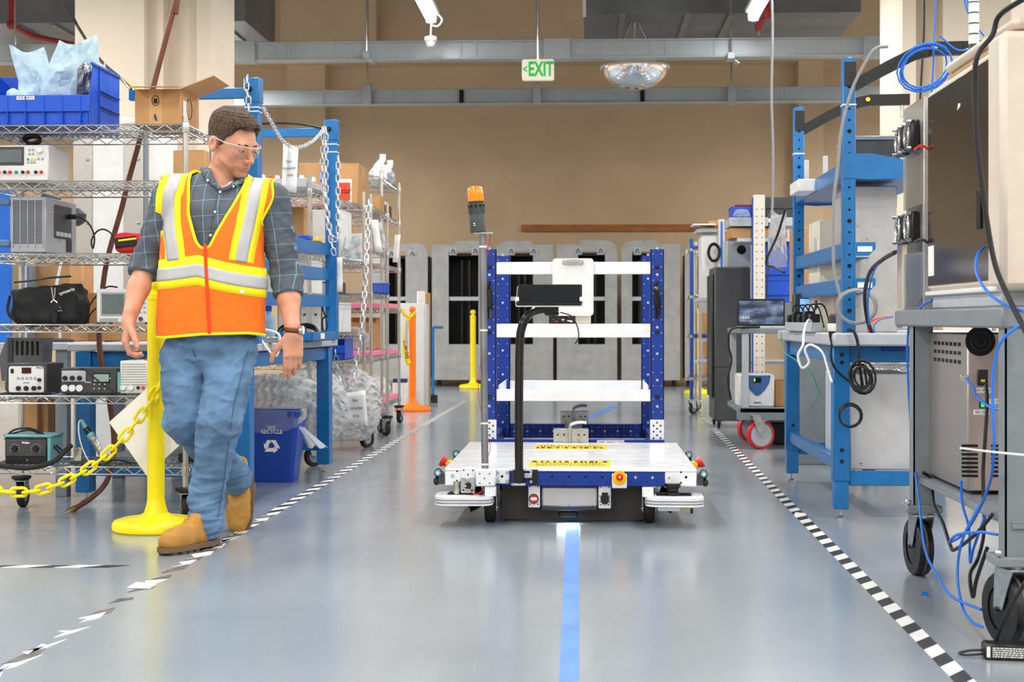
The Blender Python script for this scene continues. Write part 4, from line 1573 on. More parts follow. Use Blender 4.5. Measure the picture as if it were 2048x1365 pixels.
# stubble on jaw and upper lip: a thin darker layer of its own
M_stub = mat('stubble', '#c28b6b', 0.8, var=0.14, scale=260)
def sd_stub(P):
    q = hl(P)
    d = sd_head(P) - .0007
    y, z = q[:, 1], q[:, 2]
    low = np.interp(y, [-.13, -.112, -.104, -.06, -.03, .01], [-.062, -.062, -.058, -.078, -.06, -.04])
    g = (z - low) * .8
    return np.maximum(d, np.maximum(g, y - .012))
V_, F_ = surface_net(sd_stub, HC - .15, HC + .15, .0026)
put('stubble', np_mesh('stubble', V_, F_), M_stub, person, smooth=180)

# ---- safety glasses
gl_rows = []
for k in range(7):
    f = k / 6
    row = []
    for j in range(25):
        a = math.radians(-78 + 156 * j / 24)
        bridge = math.exp(-(a / .16) ** 2)
        z = .012 - f * (.040 - .030 * bridge) * (1 - .35 * (abs(a) / 1.36) ** 3)
        rr = 1.0 - .06 * f
        row.append((.078 * math.sin(a) * rr, -.045 - .078 * math.cos(a) * rr ** .5, z))
    gl_rows.append(row)
gl = head_part(MB().grid(gl_rows), 'glasses_lens', M_lens)
sm_ = gl.modifiers.new('thickness', 'SOLIDIFY'); sm_.thickness = .002
head_part(MB().tube([(p[0], p[1] - .001, p[2] + .002) for p in gl_rows[0]], .0032, 6), 'glasses_rim', M_frame, gl)
head_part(MB().tube([(p[0], p[1] - .001, p[2]) for p in gl_rows[-1]], .0012, 5), 'glasses_edge', M_frame, gl)
for sx in (-1, 1):
    head_part(MB().tube(smooth_path([(sx * .077, -.062, .010), (sx * .0815, -.03, .012), (sx * .084, .01, .014), (sx * .084, .045, .012), (sx * .078, .062, -.004)], 4), .0034, 6), 'glasses_temple', M_frame, gl)

# ---- shirt
AX0, AX1 = pp(424, 690), pp(434, 400)
def ax_at(z):
    t = (z - AX0[2]) / (AX1[2] - AX0[2])
    return AX0[0] + (AX1[0] - AX0[0]) * t

def sd_torso(P, delt=.070):
    d = sd_ell(P, pp(430, 452), (.182, .122, .205))
    d = smin(d, sd_ell(P, pp(425, 572), (.186, .130, .21)), .06)
    d = smin(d, sd_ell(P, pp(423, 672), (.183, .128, .12)), .06)
    d = smin(d, sd_cone(P, J['rsh'] + np.array((.02, .0, -.005)), J['lsh'] + np.array((-.02, 0, -.005)), .066, .066), .05)
    d = smin(d, sd_cone(P, J['neck'] + np.array((-.06, .015, -.025)), J['neck'] + np.array((.06, .015, -.025)), .052, .052), .05)
    for s_ in 'rl':
        d = smin(d, sd_ell(P, J[s_ + 'sh'] + np.array((0, 0, -.008)), (delt, delt * .98, delt)), .04)
    return d

def sd_sleeve(P, s_, cuff):
    a, b_ = J[s_ + 'sh'], J[s_ + 'el']
    dr = b_ - a
    c_ = a + dr * cuff
    if cuff > 1:
        dw = J[s_ + 'wr'] - b_
        c_ = b_ + dw * (cuff - 1)
    d = sd_cone(P, a + np.array((0, 0, -.01)), b_, .072, .060)
    if cuff > 1:
        d = smin(d, sd_cone(P, b_, c_, .060, .056), .03)
    u = (c_ - b_) / np.linalg.norm(c_ - b_)
    ring = sd_cone(P, c_ - u * .048, c_, .0605, .061)
    d = smin(d, ring, .004)
    d = d + .0035 * wob(P * np.array((1, 1, 1.6)), 60, 11, 3)
    cut = (P - c_) @ u
    return np.maximum(d, cut)

def sd_shirt(P):
    d = sd_torso(P)
    d = np.maximum(d, (pp(425, 660)[2] - P[:, 2]))
    for s_, cf in (('r', 1.16), ('l', 1.33)):
        d = smin(d, sd_sleeve(P, s_, cf), .025)
    d = d + .0025 * wob(P, 48, 5, 3)
    nk = sd_cone(P, J['neck'] + np.array((.004, -.02, -.045)), J['neck'] + np.array((.012, -.01, .12)), .056, .075)
    d = np.maximum(d, -nk)
    # open front of the collar
    vf = sd_cone(P, pp(441, 382, 5.91), pp(447, 345, 5.93), .006, .075)
    return np.maximum(d, -vf)
V_, F_ = surface_net(sd_shirt, (-.46, -.24, .82), (.44, .26, 1.52), .0055)
shirt = put('shirt', np_mesh('shirt', V_, F_), M_plaid, person, smooth=180)

# undershirt at the neck
def sd_tee(P):
    d = sd_cone(P, J['neck'] + np.array((.01, -.012, -.03)), J['chest'], .068, .13, ((0, 1, 0), 1.2))
    nk = sd_cone(P, J['neck'] + np.array((.006, -.014, -.01)), J['neck'] + np.array((.012, -.02, .12)), .058, .075)
    d = np.maximum(d, -nk)
    return np.maximum(d, P[:, 2] - J['neck'][2] - .004)
V_, F_ = surface_net(sd_tee, J['neck'] - .2, J['neck'] + .14, .005)
put('undershirt', np_mesh('undershirt', V_, F_), M_tee, person, smooth=180)

def march(f, o, d, r0, r1, off=0.0, n=90):
    """first surface hit from r1 back towards r0 along many rays (numpy)"""
    o, d = np.asarray(o, float), np.asarray(d, float)
    rs = np.linspace(r1, r0, n)
    hit = np.full(len(o), np.nan)
    prev = None
    for r in rs:
        v = f(o + d * r) - off
        if prev is not None:
            new = np.isnan(hit) & (v < 0) & (pv >= 0)
            t = pv / (pv - v + 1e-12)
            hit[new] = (prev + (r - prev) * t)[new]
        prev, pv = r, v
    hit[np.isnan(hit)] = r0
    return o + d * hit[:, None]

def sd_vestbody(P):
    d = sd_torso(P, .078)
    # the vest hangs straight and a little wide below the ribs
    d = smin(d, sd_cone(P, pp(424, 500), pp(422, 655), .196, .205, ((0, 1, 0), 1.42)), .04)
    return d + .004 * wob(P * np.array((1.0, 1.0, .6)), 26, 21, 2)

VOFF = .010
SPX = FPX / 5.87
def to_px(P):
    """pixel column / row of points near the front of the vest"""
    Wd = P + np.array(PO)
    D = Wd[:, 1] * CY_ - Wd[:, 0] * SY
    U = (Wd[:, 0] * CY_ + Wd[:, 1] * SY) / D
    return CX + U * FPX, HY - (Wd[:, 2] - CAMZ) / D * FPX

def front(pts, off=VOFF):
    """project pixel points onto the front of the vest"""
    out = []
    o, d = [], []
    cam_l = np.array((0, 0, CAMZ)) - np.array(PO)
    for px, py in pts:
        a = pp(px, py, 6.3)
        b_ = pp(px, py, 5.5)
        L_ = np.linalg.norm(b_ - a)
        o.append(a); d.append((b_ - a) / L_)
    o, d = np.array(o), np.array(d)
    return march(sd_vestbody, o, d, .28, .72, off, 110)

ZC = pp(430, 478)[2]
ZH = pp(424, 668)[2]
def vest_pt(phi, v, off):
    """v in 0..1 hem to chest, 1..2 over the shoulders"""
    phi, v = np.asarray(phi), np.asarray(v)
    lo = v < 1
    z = np.where(lo, ZH + (ZC - ZH) * np.minimum(v, 1), ZC)
    e = np.where(lo, 0, (v - 1) * math.radians(86))
    o = np.stack([ax_at(z), np.zeros_like(z) + AX0[1], z], 1)
    d = np.stack([np.cos(e) * np.sin(phi), -np.cos(e) * np.cos(phi), np.sin(e)], 1)
    return march(sd_vestbody, o, d, .05, .40, off, 100)

NU, NV = 220, 150
us = np.linspace(-math.pi, math.pi, NU, endpoint=False)
vsg = np.concatenate([np.linspace(0, 1, 70), np.linspace(1, 1.98, 81)[1:]])
UU, VV = np.meshgrid(us, vsg)
VP = vest_pt(UU.ravel(), VV.ravel(), VOFF)
# hem: front edge follows the photo, a little wavy
hemz = np.interp(np.degrees(UU.ravel()), [-180, -90, -60, 0, 60, 90, 180], [.0, -.012, -.014, .0, .004, -.006, 0])
VP[:, 2] += hemz * np.clip(1 - VV.ravel() / .25, 0, 1)
VP = VP.reshape(len(vsg), NU, 3)
pxx, pyy = to_px(VP.reshape(-1, 3))
pxx, pyy = pxx.reshape(len(vsg), NU), pyy.reshape(len(vsg), NU)
neckL = ([330, 345, 420, 470, 492, 497], [384, 383, 377.5, 390, 404, 411])   # rows -> columns of the V opening
neckR = ([330, 352, 493], [508, 494, 414])
armL = ([330, 362, 412, 466, 520], [327, 318, 311, 317, 318])
armR = ([330, 378, 443, 513, 545], [546, 553, 545, 527, 527])
keep = np.ones((len(vsg), NU), bool)
isf = VP[..., 1] < AX0[1] + .01
inn = (pyy < 497) & (pxx > np.interp(pyy, *neckL)) & (pxx < np.interp(pyy, *neckR)) & isf
keep &= ~inn
ndist = np.hypot(VP[..., 0] - J['neck'][0], VP[..., 1] - J['neck'][1] - .01)
keep &= ~((ndist < .088) & (VP[..., 2] > J['neck'][2] - .06))
up = pyy < 520
keep &= ~(up & (pxx < np.interp(pyy, *armL) - 1.5))
keep &= ~((pyy < 530) & (pxx > np.interp(pyy, *armR) + 1.5))
faces = []
for i in range(len(vsg) - 1):
    for j in range(NU):
        j2 = (j + 1) % NU
        if keep[i, j] and keep[i, j2] and keep[i + 1, j] and keep[i + 1, j2]:
            faces.append((i * NU + j, i * NU + j2, (i + 1) * NU + j2, (i + 1) * NU + j))
mb = MB()
mb.v = [tuple(p) for p in VP.reshape(-1, 3)]
mb.f = faces
vest = mb.build('safety_vest', M_vest, person, smooth=180)
bm = bmesh.new(); bm.from_mesh(vest.data)
bmesh.ops.delete(bm, geom=[v for v in bm.verts if not v.link_faces], context='VERTS')
for it in range(3):      # drop dangling corners of the cut
    bad = [f for f in bm.faces if sum(1 for e in f.edges if e.is_boundary) >= 2]
    bmesh.ops.delete(bm, geom=bad, context='FACES')
for it in range(40):
    bv = {}
    for e in bm.edges:
        if e.is_boundary:
            a_, b_ = e.verts
            bv.setdefault(a_, []).append(b_.co.copy())
            bv.setdefault(b_, []).append(a_.co.copy())
    for v, nb_ in bv.items():
        if len(nb_) == 2 and v.co.z > ZH + .03:
            v.co = v.co * .5 + (nb_[0] + nb_[1]) * .25
loops = []
left = {e for e in bm.edges if e.is_boundary}
while left:
    e = left.pop()
    st, cur = e.verts
    lp_ = [st.co.copy(), cur.co.copy()]
    while cur != st:
        nx = [x for x in cur.link_edges if x in left]
        if not nx:
            break
        left.discard(nx[0])
        cur = nx[0].other_vert(cur)
        lp_.append(cur.co.copy())
    if len(lp_) > 12:
        loops.append(lp_[:-1])
bm.to_mesh(vest.data); bm.free()
sm_ = vest.modifiers.new('thickness', 'SOLIDIFY'); sm_.thickness = .003; sm_.offset = 1

def band(center, w, off, name, m, n=36, k=5, over=True):
    """sewn band on the front: polyline of pixel points with width in px"""
    C = [Vector((a[0], a[1], 0)) for a in center]
    C = smooth_path(C, max(2, n // (len(C) - 1)))
    rows = []
    for i, c_ in enumerate(C):
        t = C[min(i + 1, len(C) - 1)] - C[max(i - 1, 0)]
        t.normalize()
        nrm = Vector((-t.y, t.x, 0))
        rows.append([(c_.x + nrm.x * w * (f - .5), c_.y + nrm.y * w * (f - .5)) for f in np.linspace(0, 1, k)])
    flat = front([q for r in rows for q in r], off)
    P = flat.reshape(len(rows), k, 3)
    if over:
        zo = J['rsh'][2] - .10
        yc = AX0[1] + .01
        top = P[0]
        t0 = np.arctan2(top[:, 2] - zo, -(top[:, 1] - yc))
        ext = []
        for f in np.linspace(1, 0, 16)[:-1]:
            t = t0 + (math.radians(165) - t0) * f
            o_ = np.stack([top[:, 0], np.full(k, yc), np.full(k, zo)], 1)
            d_ = np.stack([np.zeros(k), -np.cos(t), np.sin(t)], 1)
            ext.append(march(sd_vestbody, o_, d_, .03, .32, off, 100))
        P = np.concatenate([np.array(ext), P])
    mb = MB().grid([[tuple(q) for q in r] for r in P])
    o = mb.build(name, m, vest, smooth=180)
    s_ = o.modifiers.new('thickness', 'SOLIDIFY'); s_.thickness = .0022; s_.offset = 0
    return o

LS = [(345, 372), (338, 388), (336, 410), (337, 450), (342, 485), (346, 521)]
RS = [(511, 378), (508, 395), (503, 420), (495, 460), (487, 495), (482, 524)]
band(LS, 50, VOFF + .0035, 'yellow_band', M_vyel)
band(LS, 24, VOFF + .006, 'silver_band', M_silver)
band(RS, 50, VOFF + .0035, 'yellow_band', M_vyel)
band(RS, 24, VOFF + .006, 'silver_band', M_silver)

def belt(y_of_px, w_px, off, name, m):
    """band around the whole body; rows given at front pixel columns, the back level"""
    ph = np.linspace(-math.pi, math.pi, 150, endpoint=False)
    rows = []
    for f in np.linspace(-.5, .5, 6):
        zz = []
        for a in ph:
            x = ax_at(1.05) + .205 * math.sin(a)
            px = 425 + x * 500 + (0 if abs(a) < 1.57 else 0)
            yy = np.interp(px, *y_of_px)
            zz.append(pp(px, yy + f * w_px, 5.88)[2])
        zz = np.array(zz)
        v = (zz - ZH) / (ZC - ZH)
        rows.append(vest_pt(ph, v, off))
    mb = MB()
    n = len(ph)
    for r in rows:
        mb.v += [tuple(q) for q in r]
    for i in range(len(rows) - 1):
        for j in range(n):
            mb.f.append((i * n + j, (i + 1) * n + j, (i + 1) * n + (j + 1) % n, i * n + (j + 1) % n))
    o = mb.build(name, m, vest, smooth=180)
    s_ = o.modifiers.new('thickness', 'SOLIDIFY'); s_.thickness = .0022; s_.offset = 0
BY = ([318, 350, 409, 470, 533], [550, 548, 541, 553, 566])
belt(BY, 60, VOFF + .0038, 'yellow_band', M_vyel)
belt(BY, 26, VOFF + .0062, 'silver_band', M_silver)

def trim_line(pts, r, name, m, off=VOFF + .002, k=6):
    P = front([(p.x, p.y) for p in smooth_path([Vector((a, b_, 0)) for a, b_ in pts], k)], off)
    return MB().tube([Vector(q) for q in P], r, 6).build(name, m, vest)
for lp_ in loops:
    MB().tube(lp_, .0062, 6, closed=True).build('edge_trim', M_vyel, vest)
trim_line([(410, 488), (412, 530), (415, 590), (418, 640), (419, 667)], .0075, 'zipper', M_zip, VOFF + .006)
q = front([(480, 583)], VOFF + .003)[0]
MB().box(Vector(q), (.034, .003, .012), RY(.1)).build('tag', M_paper, vest)

# ---- collar, placket and buttons
def shirt_front(pts, off=.003):
    o, d = [], []
    for px, py in pts:
        a, b_ = pp(px, py, 6.3), pp(px, py, 5.5)
        o.append(a); d.append((b_ - a) / np.linalg.norm(b_ - a))
    return march(sd_torso, np.array(o), np.array(d), .28, .72, off, 110)
nk = J['neck']
def flap(outer, inner, name):
    n_ = 5
    A = smooth_path([Vector((a, b_, 0)) for a, b_ in outer], n_)
    Bq = smooth_path([Vector((a, b_, 0)) for a, b_ in inner], n_)
    rows = []
    for j, f in enumerate((0, .35, .7, 1)):
        rows.append(shirt_front([(p.x + (q.x - p.x) * f, p.y + (q.y - p.y) * f) for p, q in zip(A, Bq)], .006 + .006 * (f > 0) + .004 * f))
    P = np.array(rows).transpose(1, 0, 2)
    o = MB().grid([[tuple(q) for q in r] for r in P]).build(name, M_plaid, shirt, smooth=180)
    s_ = o.modifiers.new('thickness', 'SOLIDIFY'); s_.thickness = .0045; s_.offset = 0
flap([(401, 336), (405, 349), (415, 363), (438, 382)], [(421, 334), (425, 347), (432, 361), (442, 377)], 'collar')
flap([(500, 356), (490, 365), (468, 375), (445, 384)], [(494, 348), (481, 359), (462, 368), (443, 378)], 'collar')
# collar stand behind the neck
rows = []
for j in range(25):
    a = math.radians(62 + 236 * j / 24)          # from the left front round the back to the right front
    cN = nk + np.array((.006, .0, 0))
    dx, dy = -math.sin(a), -math.cos(a)
    bk = .5 - .5 * math.cos(a)
    rows.append([tuple(cN + np.array((dx * (.092 - .006 * bk), dy * .092, -.034 + .030 * bk))), tuple(cN + np.array((dx * .074, dy * .076, .002 + .040 * bk))), tuple(cN + np.array((dx * .066, dy * .068, -.0 + .038 * bk))), tuple(cN + np.array((dx * .066, dy * .068, -.045 + .03 * bk)))])
o = MB().grid(rows).build('collar', M_plaid, shirt, smooth=180)
s_ = o.modifiers.new('thickness', 'SOLIDIFY'); s_.thickness = .003; s_.offset = 0
P_ = shirt_front([(434, 386), (428, 420), (422, 450), (416, 480)], .004)
MB().tube([Vector(q) for q in P_], .0018, 5).build('placket_edge', M_plaid, shirt)
for px, py in ((440, 384), (430, 424), (421, 471), (415, 361), (466, 373)):
    q = shirt_front([(px, py)], .013 if py in (361, 373) else .005)[0]
    MB().lathe([(.001, .002), (.0045, .002), (.0055, 0)], 12, q, RX(math.pi / 2)).build('button', M_paper, shirt)
# chest pocket seam not seen; rolled cuffs
# ---- jeans
def sd_jeans(P):
    d = sd_ell(P, pp(424, 690), (.180, .124, .115))
    d = smin(d, sd_cone(P, J['lhip'], J['lkn'], .098, .080), .03)
    d = smin(d, sd_cone(P, J['lkn'], J['lan'] + np.array((.0, .0, .10)), .079, .066), .03)
    lg = sd_cone(P, J['lan'] + np.array((.0, 0, .12)), J['lan'] + np.array((0, -.005, -.005)), .066, .066)
    d = smin(d, lg, .02)
    r = sd_cone(P, J['rhip'], J['rkn'], .100, .080)
    r = smin(r, sd_cone(P, J['rkn'], J['ran'], .079, .068), .03)
    u = J['ran'] - J['rkn']
    u = u / np.linalg.norm(u)
    d2 = smin(d, r, .007)
    z = P[:, 2]
    low = np.clip((.42 - z) / .3, 0, 1)
    rid = 1 - 2 * np.abs(wob(P * np.array((.8, .8, 1.25)) , 34, 31, 2)) ** .75 + .35 * (1 - 2 * np.abs(wob(P * np.array((.7, .7, 1.3)), 80, 37, 2)))
    rid2 = 1 - 2 * np.abs(wob(P * np.array((.5, .5, 1.6)), 52, 33, 2)) ** .75
    d2 = d2 + .0045 * (1 - low) * wob(P, 24, 35, 2) - .0055 * (1 - low) * rid - low * .0062 * rid2
    # hems
    d2 = np.maximum(d2, np.minimum(-1.0, 0) + np.where(P[:, 1] < J['ran'][1] - .22, (J['lan'][2] - .012 + .12 * (P[:, 0] - J['lan'][0]) * -1) - z, -1))
    d2 = np.maximum(d2, np.where(P[:, 1] >= J['ran'][1] - .22, ((P - J['ran']) @ u) - .0, -1))
    return np.maximum(d2, z - pp(424, 650)[2])
V_, F_ = surface_net(sd_jeans, (-.36, -.36, .03), (.32, .5, .95), .0048)
jeans = put('jeans', np_mesh('jeans', V_, F_), M_denim, person, smooth=180)
def jeans_front(pts, off=.001):
    o, d = [], []
    for px, py in pts:
        a, b_ = pp(px, py, 6.3), pp(px, py, 5.4)
        o.append(a); d.append((b_ - a) / np.linalg.norm(b_ - a))
    return march(sd_jeans, np.array(o), np.array(d), .2, .85, off, 150)
P_ = jeans_front([(497, 700), (488, 730), (478, 770), (468, 810), (462, 850), (457, 890), (452, 930), (447, 970), (441, 1005), (436, 1035)], .004)
MB().tube([Vector(q) for q in P_], .0013, 5).build('side_seam', M_denim_d, jeans)
P_ = jeans_front([(384, 684), (385, 700), (391, 715)])
MB().tube([Vector(q) for q in P_], .002, 5).build('fly_seam', M_denim_d, jeans)

# ---- boots
def boot(origin, R, name, hi=.172):
    """local: toe along -y, up z, origin at the middle of the heel on the ground"""
    origin = np.array(origin)
    Rn = np.array(R)
    def loc_(P):
        return (P - origin) @ Rn
    def sd_up(P):
        q = loc_(P)
        d = sd_ell(q, (0, -.215, .050), (.049, .066, .046))
        d = smin(d, sd_ell(q, (0, -.13, .056), (.045, .10, .050)), .03)
        d = smin(d, sd_cone(q, (0, -.03, .05), (0, .0, .15), .043, .047, ((1, 0, 0), 1.12)), .03)
        d = smin(d, sd_cone(q, (0, -.115, .075), (0, -.05, .135), .034, .040), .025)
        d = d + .0022 * wob(q, 70, 41, 3)
        d = np.maximum(d, .026 - q[:, 2])
        return np.maximum(d, q[:, 2] - hi)
    def tow(me_v):
        return [tuple(origin + Rn @ np.array(p)) for p in me_v]
    V, F = surface_net(sd_up, origin - .36, origin + .36, .0042)
    bo = put(name, np_mesh(name, V, F), M_boot, person, smooth=180)
    out = []
    for k in range(28):
        a = math.tau * k / 28
        if math.sin(a) < 0:
            out.append((.055 * math.cos(a), -.185 + .105 * math.sin(a)))
        else:
            out.append((.045 * math.cos(a) + .010 * math.cos(a) * max(0, 1 - math.sin(a) * 3), -.04 + .082 * math.sin(a) * 1.0 - .145 * (1 - math.sin(a)) * (abs(math.cos(a)) > .6) * 0))
    mb = MB().prism(out, .018, (0, 0, .011))
    mb.v = tow(mb.v)
    so = mb.build('sole', M_sole, bo)
    for k in range(8):
        yy = .026 - k * .0365
        if k == 3:
            continue
        wd = .078 if k < 3 else (.1 if k < 7 else .078)
        mb = MB().b2((-wd / 2, yy - .026, 0), (wd / 2, yy, .011), .002)
        mb.v = tow(mb.v)
        mb.build('tread', M_sole, so)
    for k in range(4):
        y_, z_ = -.118 + k * .022, .098 + k * .016
        mb = MB().tube(smooth_path([(-.034, y_ + .010, z_ - .006), (-.012, y_ - .012, z_ + .010), (.012, y_ - .012, z_ + .010), (.034, y_ + .010, z_ - .006)], 4), .0028, 5)
        mb.v = tow(mb.v)
        mb.build('lace', M_lace, bo)
    for sx in (-1, 1):
        mb = MB().tube(smooth_path([(0, -.108, .118), (sx * .018, -.122, .120), (sx * .030, -.126, .098), (sx * .016, -.124, .080), (sx * .004, -.118, .108)], 5), .0026, 5)
        mb.v = tow(mb.v)
        mb.build('lace', M_lace, bo)
    return bo
hp, tp = FL(424, 1088), FL(352, 1117)
dv = tp - hp
angf = math.atan2(dv.x, -dv.y)           # toe direction from -y towards +x
h0 = np.array(hp - PO)
h0[2] = 0.0
boot(np.array((J['lan'][0] + .012, J['lan'][1] + .025, 0)), RZ(math.radians(-26)), 'boot')
# rear boot: heel lifted, standing on the toe
toe = FL(478, 1062) - PO
Rr = RZ(math.radians(6)) @ RX(math.radians(56)) @ RY(math.radians(-6))
o_ = Vector(toe) - Rr @ Vector((0, -.262, .022))
boot(np.array(o_), Rr, 'boot', .128)

# ---- watch
w_ = J['lwr'] + np.array((.0, .002, .018))
R_w = RY(.06)
ring_ = []
for k in range(24):
    a = math.tau * k / 24
    ring_.append(Vector(w_) + R_w @ Vector((.0315 * math.cos(a), .0275 * math.sin(a), 0)))
mb = MB()
for zz, rr in ((-.010, 1.0), (.010, 1.0)):
    for p in ring_:
        mb.v.append(tuple(Vector(w_) + (p - Vector(w_)) * rr + Vector((0, 0, zz))))
mb.f = [(i, (i + 1) % 24, 24 + (i + 1) % 24, 24 + i) for i in range(24)]
ws = mb.build('watch_strap', M_strap, person)
s_ = ws.modifiers.new('thickness', 'SOLIDIFY'); s_.thickness = .003; s_.offset = 1
MB().cyl(Vector(w_) + Vector((.030, -.004, 0)), Vector(w_) + Vector((.042, -.006, 0)), .0185, n=24).build('watch_case', M_chrome, ws)
MB().cyl(Vector(w_) + Vector((.042, -.006, 0)), Vector(w_) + Vector((.0428, -.0061, 0)), .0155, n=24).build('watch_face', M_paper, ws)

# ================================================================== reusable builders
M_tread = mat('grey_tyre', '#5d5a55', 0.6, var=0.12)
M_hub = mat('wheel_hub', '#8f979b', 0.45)

def bx_part(par, lo, hi, m, name, bev=.003, label=None):
    return MB().b2(lo, hi, bev).build(name, m, par, label=label)

def caster(par, x, y, ztop, r, wd=.032, rz=0.0, tyre=M_rubber, hub=M_hub, name='caster', ti=.62):
    """swivel caster: fork, wheel, hub; stands on z = 0 of the parent"""
    R = RZ(rz)
    def T(v):
        return R @ Vector(v) + Vector((x, y, 0))
    off = Vector((0, r * .45, 0))
    mb = MB()
    for s_ in (-1, 1):
        q = MB().prism([(-.022, 0), (.022, 0), (.016, ztop - r - .012), (-.030 - r * .45, ztop - r - .012)][::1], .003, (s_ * (wd / 2 + .005), r * .45, r), Matrix(((0, 0, 1), (1, 0, 0), (0, 1, 0))))
        mb.add(q.v, q.f)
    q = MB().box((0, 0, ztop - .010), (wd + .03, .07, .006), bev=.001).cyl((0, 0, ztop - .008), (0, 0, ztop), .018, n=12)
    mb.add(q.v, q.f)
    mb.v = [tuple(T(v)) for v in mb.v]
    fk = mb.build(name, M_zinc, par)
    prof = [(r * ti, -wd / 2), (r * .95, -wd / 2), (r, -wd * .36), (r, wd * .36), (r * .95, wd / 2), (r * ti, wd / 2)]
    mb = MB().lathe(prof, 28, (0, r * .45, r), RY(math.pi / 2), False)
    mb.v = [tuple(T(v)) for v in mb.v]
    mb.build('wheel', tyre, fk)
    mb = MB().lathe([(.010, -wd * .5 - .002), (r * .3, -wd * .47), (r * (ti + .04), -wd * .42), (r * (ti + .04), wd * .42), (r * .3, wd * .47), (.010, wd * .5 + .002)], 20, (0, r * .45, r), RY(math.pi / 2)).cyl((-wd / 2 - .012, r * .45, r), (wd / 2 + .012, r * .45, r), .007, n=8)
    mb.v = [tuple(T(v)) for v in mb.v]
    mb.build('hub', hub, fk)
    return fk

def stanchion(px, py, h, m, label, rb=.175, rp=.033, group=None):
    p = FL(px, py)
    t = thing('stanchion', label, 'stanchion', p, group=group)
    MB().lathe([(rb * .97, 0), (rb, .006), (rb, .030), (rb * .95, .042), (rb * .8, .050), (rb * .45, .058), (rb * .28, .072), (rp * 1.12, .105), (rp, .13)], 40).build('base', m, t)
    MB().cyl((0, 0, .12), (0, 0, h - .10), rp, n=28).build('post', m, t)
    MB().lathe([(rp * 1.06, h - .10), (rp * 1.06, h - .075), (rp * .62, h - .07), (rp * .62, h - .055), (rp * .9, h - .045), (rp * 1.0, h - .03), (rp * .8, h - .008), (rp * .3, h), (.0005, h)], 28).build('cap', m, t)
    return t

def wire_deck(par, x0, x1, y0, y1, z, th=.032, m=M_chrome, step=.026, zig=.045):
    """one wire shelf, top wires at height z"""
    mb = MB()
    r = .0026
    for yy in (y0, y1):
        mb.tube([(x0, yy, z), (x1, yy, z)], .0034, 6)
        mb.tube([(x0, yy, z - th), (x1, yy, z - th)], .0034, 6)
        n = max(2, int((x1 - x0) / zig))
        pts = [(x0 + (x1 - x0) * k / n, yy, z - (th if k % 2 else 0)) for k in range(n + 1)]
        mb.tube(pts, .0028, 5)
    for xx in (x0, x1):
        mb.tube([(xx, y0, z), (xx, y1, z)], .0034, 6)
        mb.tube([(xx, y0, z - th), (xx, y1, z - th)], .0034, 6)
        n = max(2, int((y1 - y0) / zig))
        mb.tube([(xx, y0 + (y1 - y0) * k / n, z - (th if k % 2 else 0)) for k in range(n + 1)], .0028, 5)
    n = int((x1 - x0) / step)
    for k in range(1, n):
        xx = x0 + (x1 - x0) * k / n
        mb.tube([(xx, y0, z), (xx, y1, z)], r, 4)
    for f in (.33, .66):
        mb.tube([(x0, y0 + (y1 - y0) * f, z - .005), (x1, y0 + (y1 - y0) * f, z - .005)], .0034, 5)
        nn = max(2, int((x1 - x0) / zig))
        mb.tube([(x0 + (x1 - x0) * k / nn, y0 + (y1 - y0) * f, z - (th if k % 2 else .004)) for k in range(nn + 1)], .0026, 4)
    o = mb.build('wire_shelf', m, par)
    o['kind'] = 'stuff'
    for xx in (x0, x1):
        for yy in (y0, y1):
            MB().lathe([(.017, z - th - .006), (.019, z - th * .5), (.017, z + .006)], 14, (xx, yy, 0)).build('collar', m, o)
    return o

def wire_rack(label, X0, X1, Y0_, Y1_, levels, ztop, wr=.062, zc=.16, rz=0.0, casters=True, m=M_chrome, name='wire_rack', posts=M_chrome, wd=.032):
    cx, cy = (X0 + X1) / 2, (Y0_ + Y1_) / 2
    t = thing(name, label, 'rack', (cx, cy, 0), rz)
    a, b_ = (X1 - X0) / 2, (Y1_ - Y0_) / 2
    for k, z in enumerate(levels):
        wire_deck(t, -a, a, -b_, b_, z, m=m)
    rs = random.Random(int(abs(X0) * 100))
    for sx in (-1, 1):
        for sy in (-1, 1):
            MB().cyl((sx * a, sy * b_, zc if casters else .0), (sx * a, sy * b_, ztop), .0128, n=14).build('post', posts, t)
            if casters:
                MB().lathe([(.030, zc - .008), (.045, zc), (.045, zc + .012), (.016, zc + .016)], 18, (sx * a, sy * b_, 0)).build('bumper', M_rubber, t)
                caster(t, sx * a, sy * b_, zc, wr, wd=wd, rz=rs.uniform(-.9, .9))
    return t

def carton(label, px0, py0, px1, py1, Y, depth, m=M_card, tape=True, rz=0.0, z=None, name='cardboard_box', cat='box'):
    a, b_ = B(px0, py1, Y), B(px1, py0, Y)
    z0 = a.z if z is None else z
    w, h = b_.x - a.x, b_.z - z0
    t = thing(name, label, cat, ((a.x + b_.x) / 2, Y + depth / 2, z0), rz)
    MB().b2((-w / 2, -depth / 2, 0), (w / 2, depth / 2, h), .004).build('carton', m, t)
    if tape:
        bx_part(t, (-w / 2 - .001, -.025, h - .10 if h > .15 else h * .5), (w / 2 + .001, .025, h + .001), M_card2, 'tape', .0005)
        bx_part(t, (-.002, -depth / 2 - .0006, h - .004), (w / 2 * .98, -depth / 2 + .001, h - .002), M_dgrey, 'flap_gap', 0)
    return t, w, h, depth

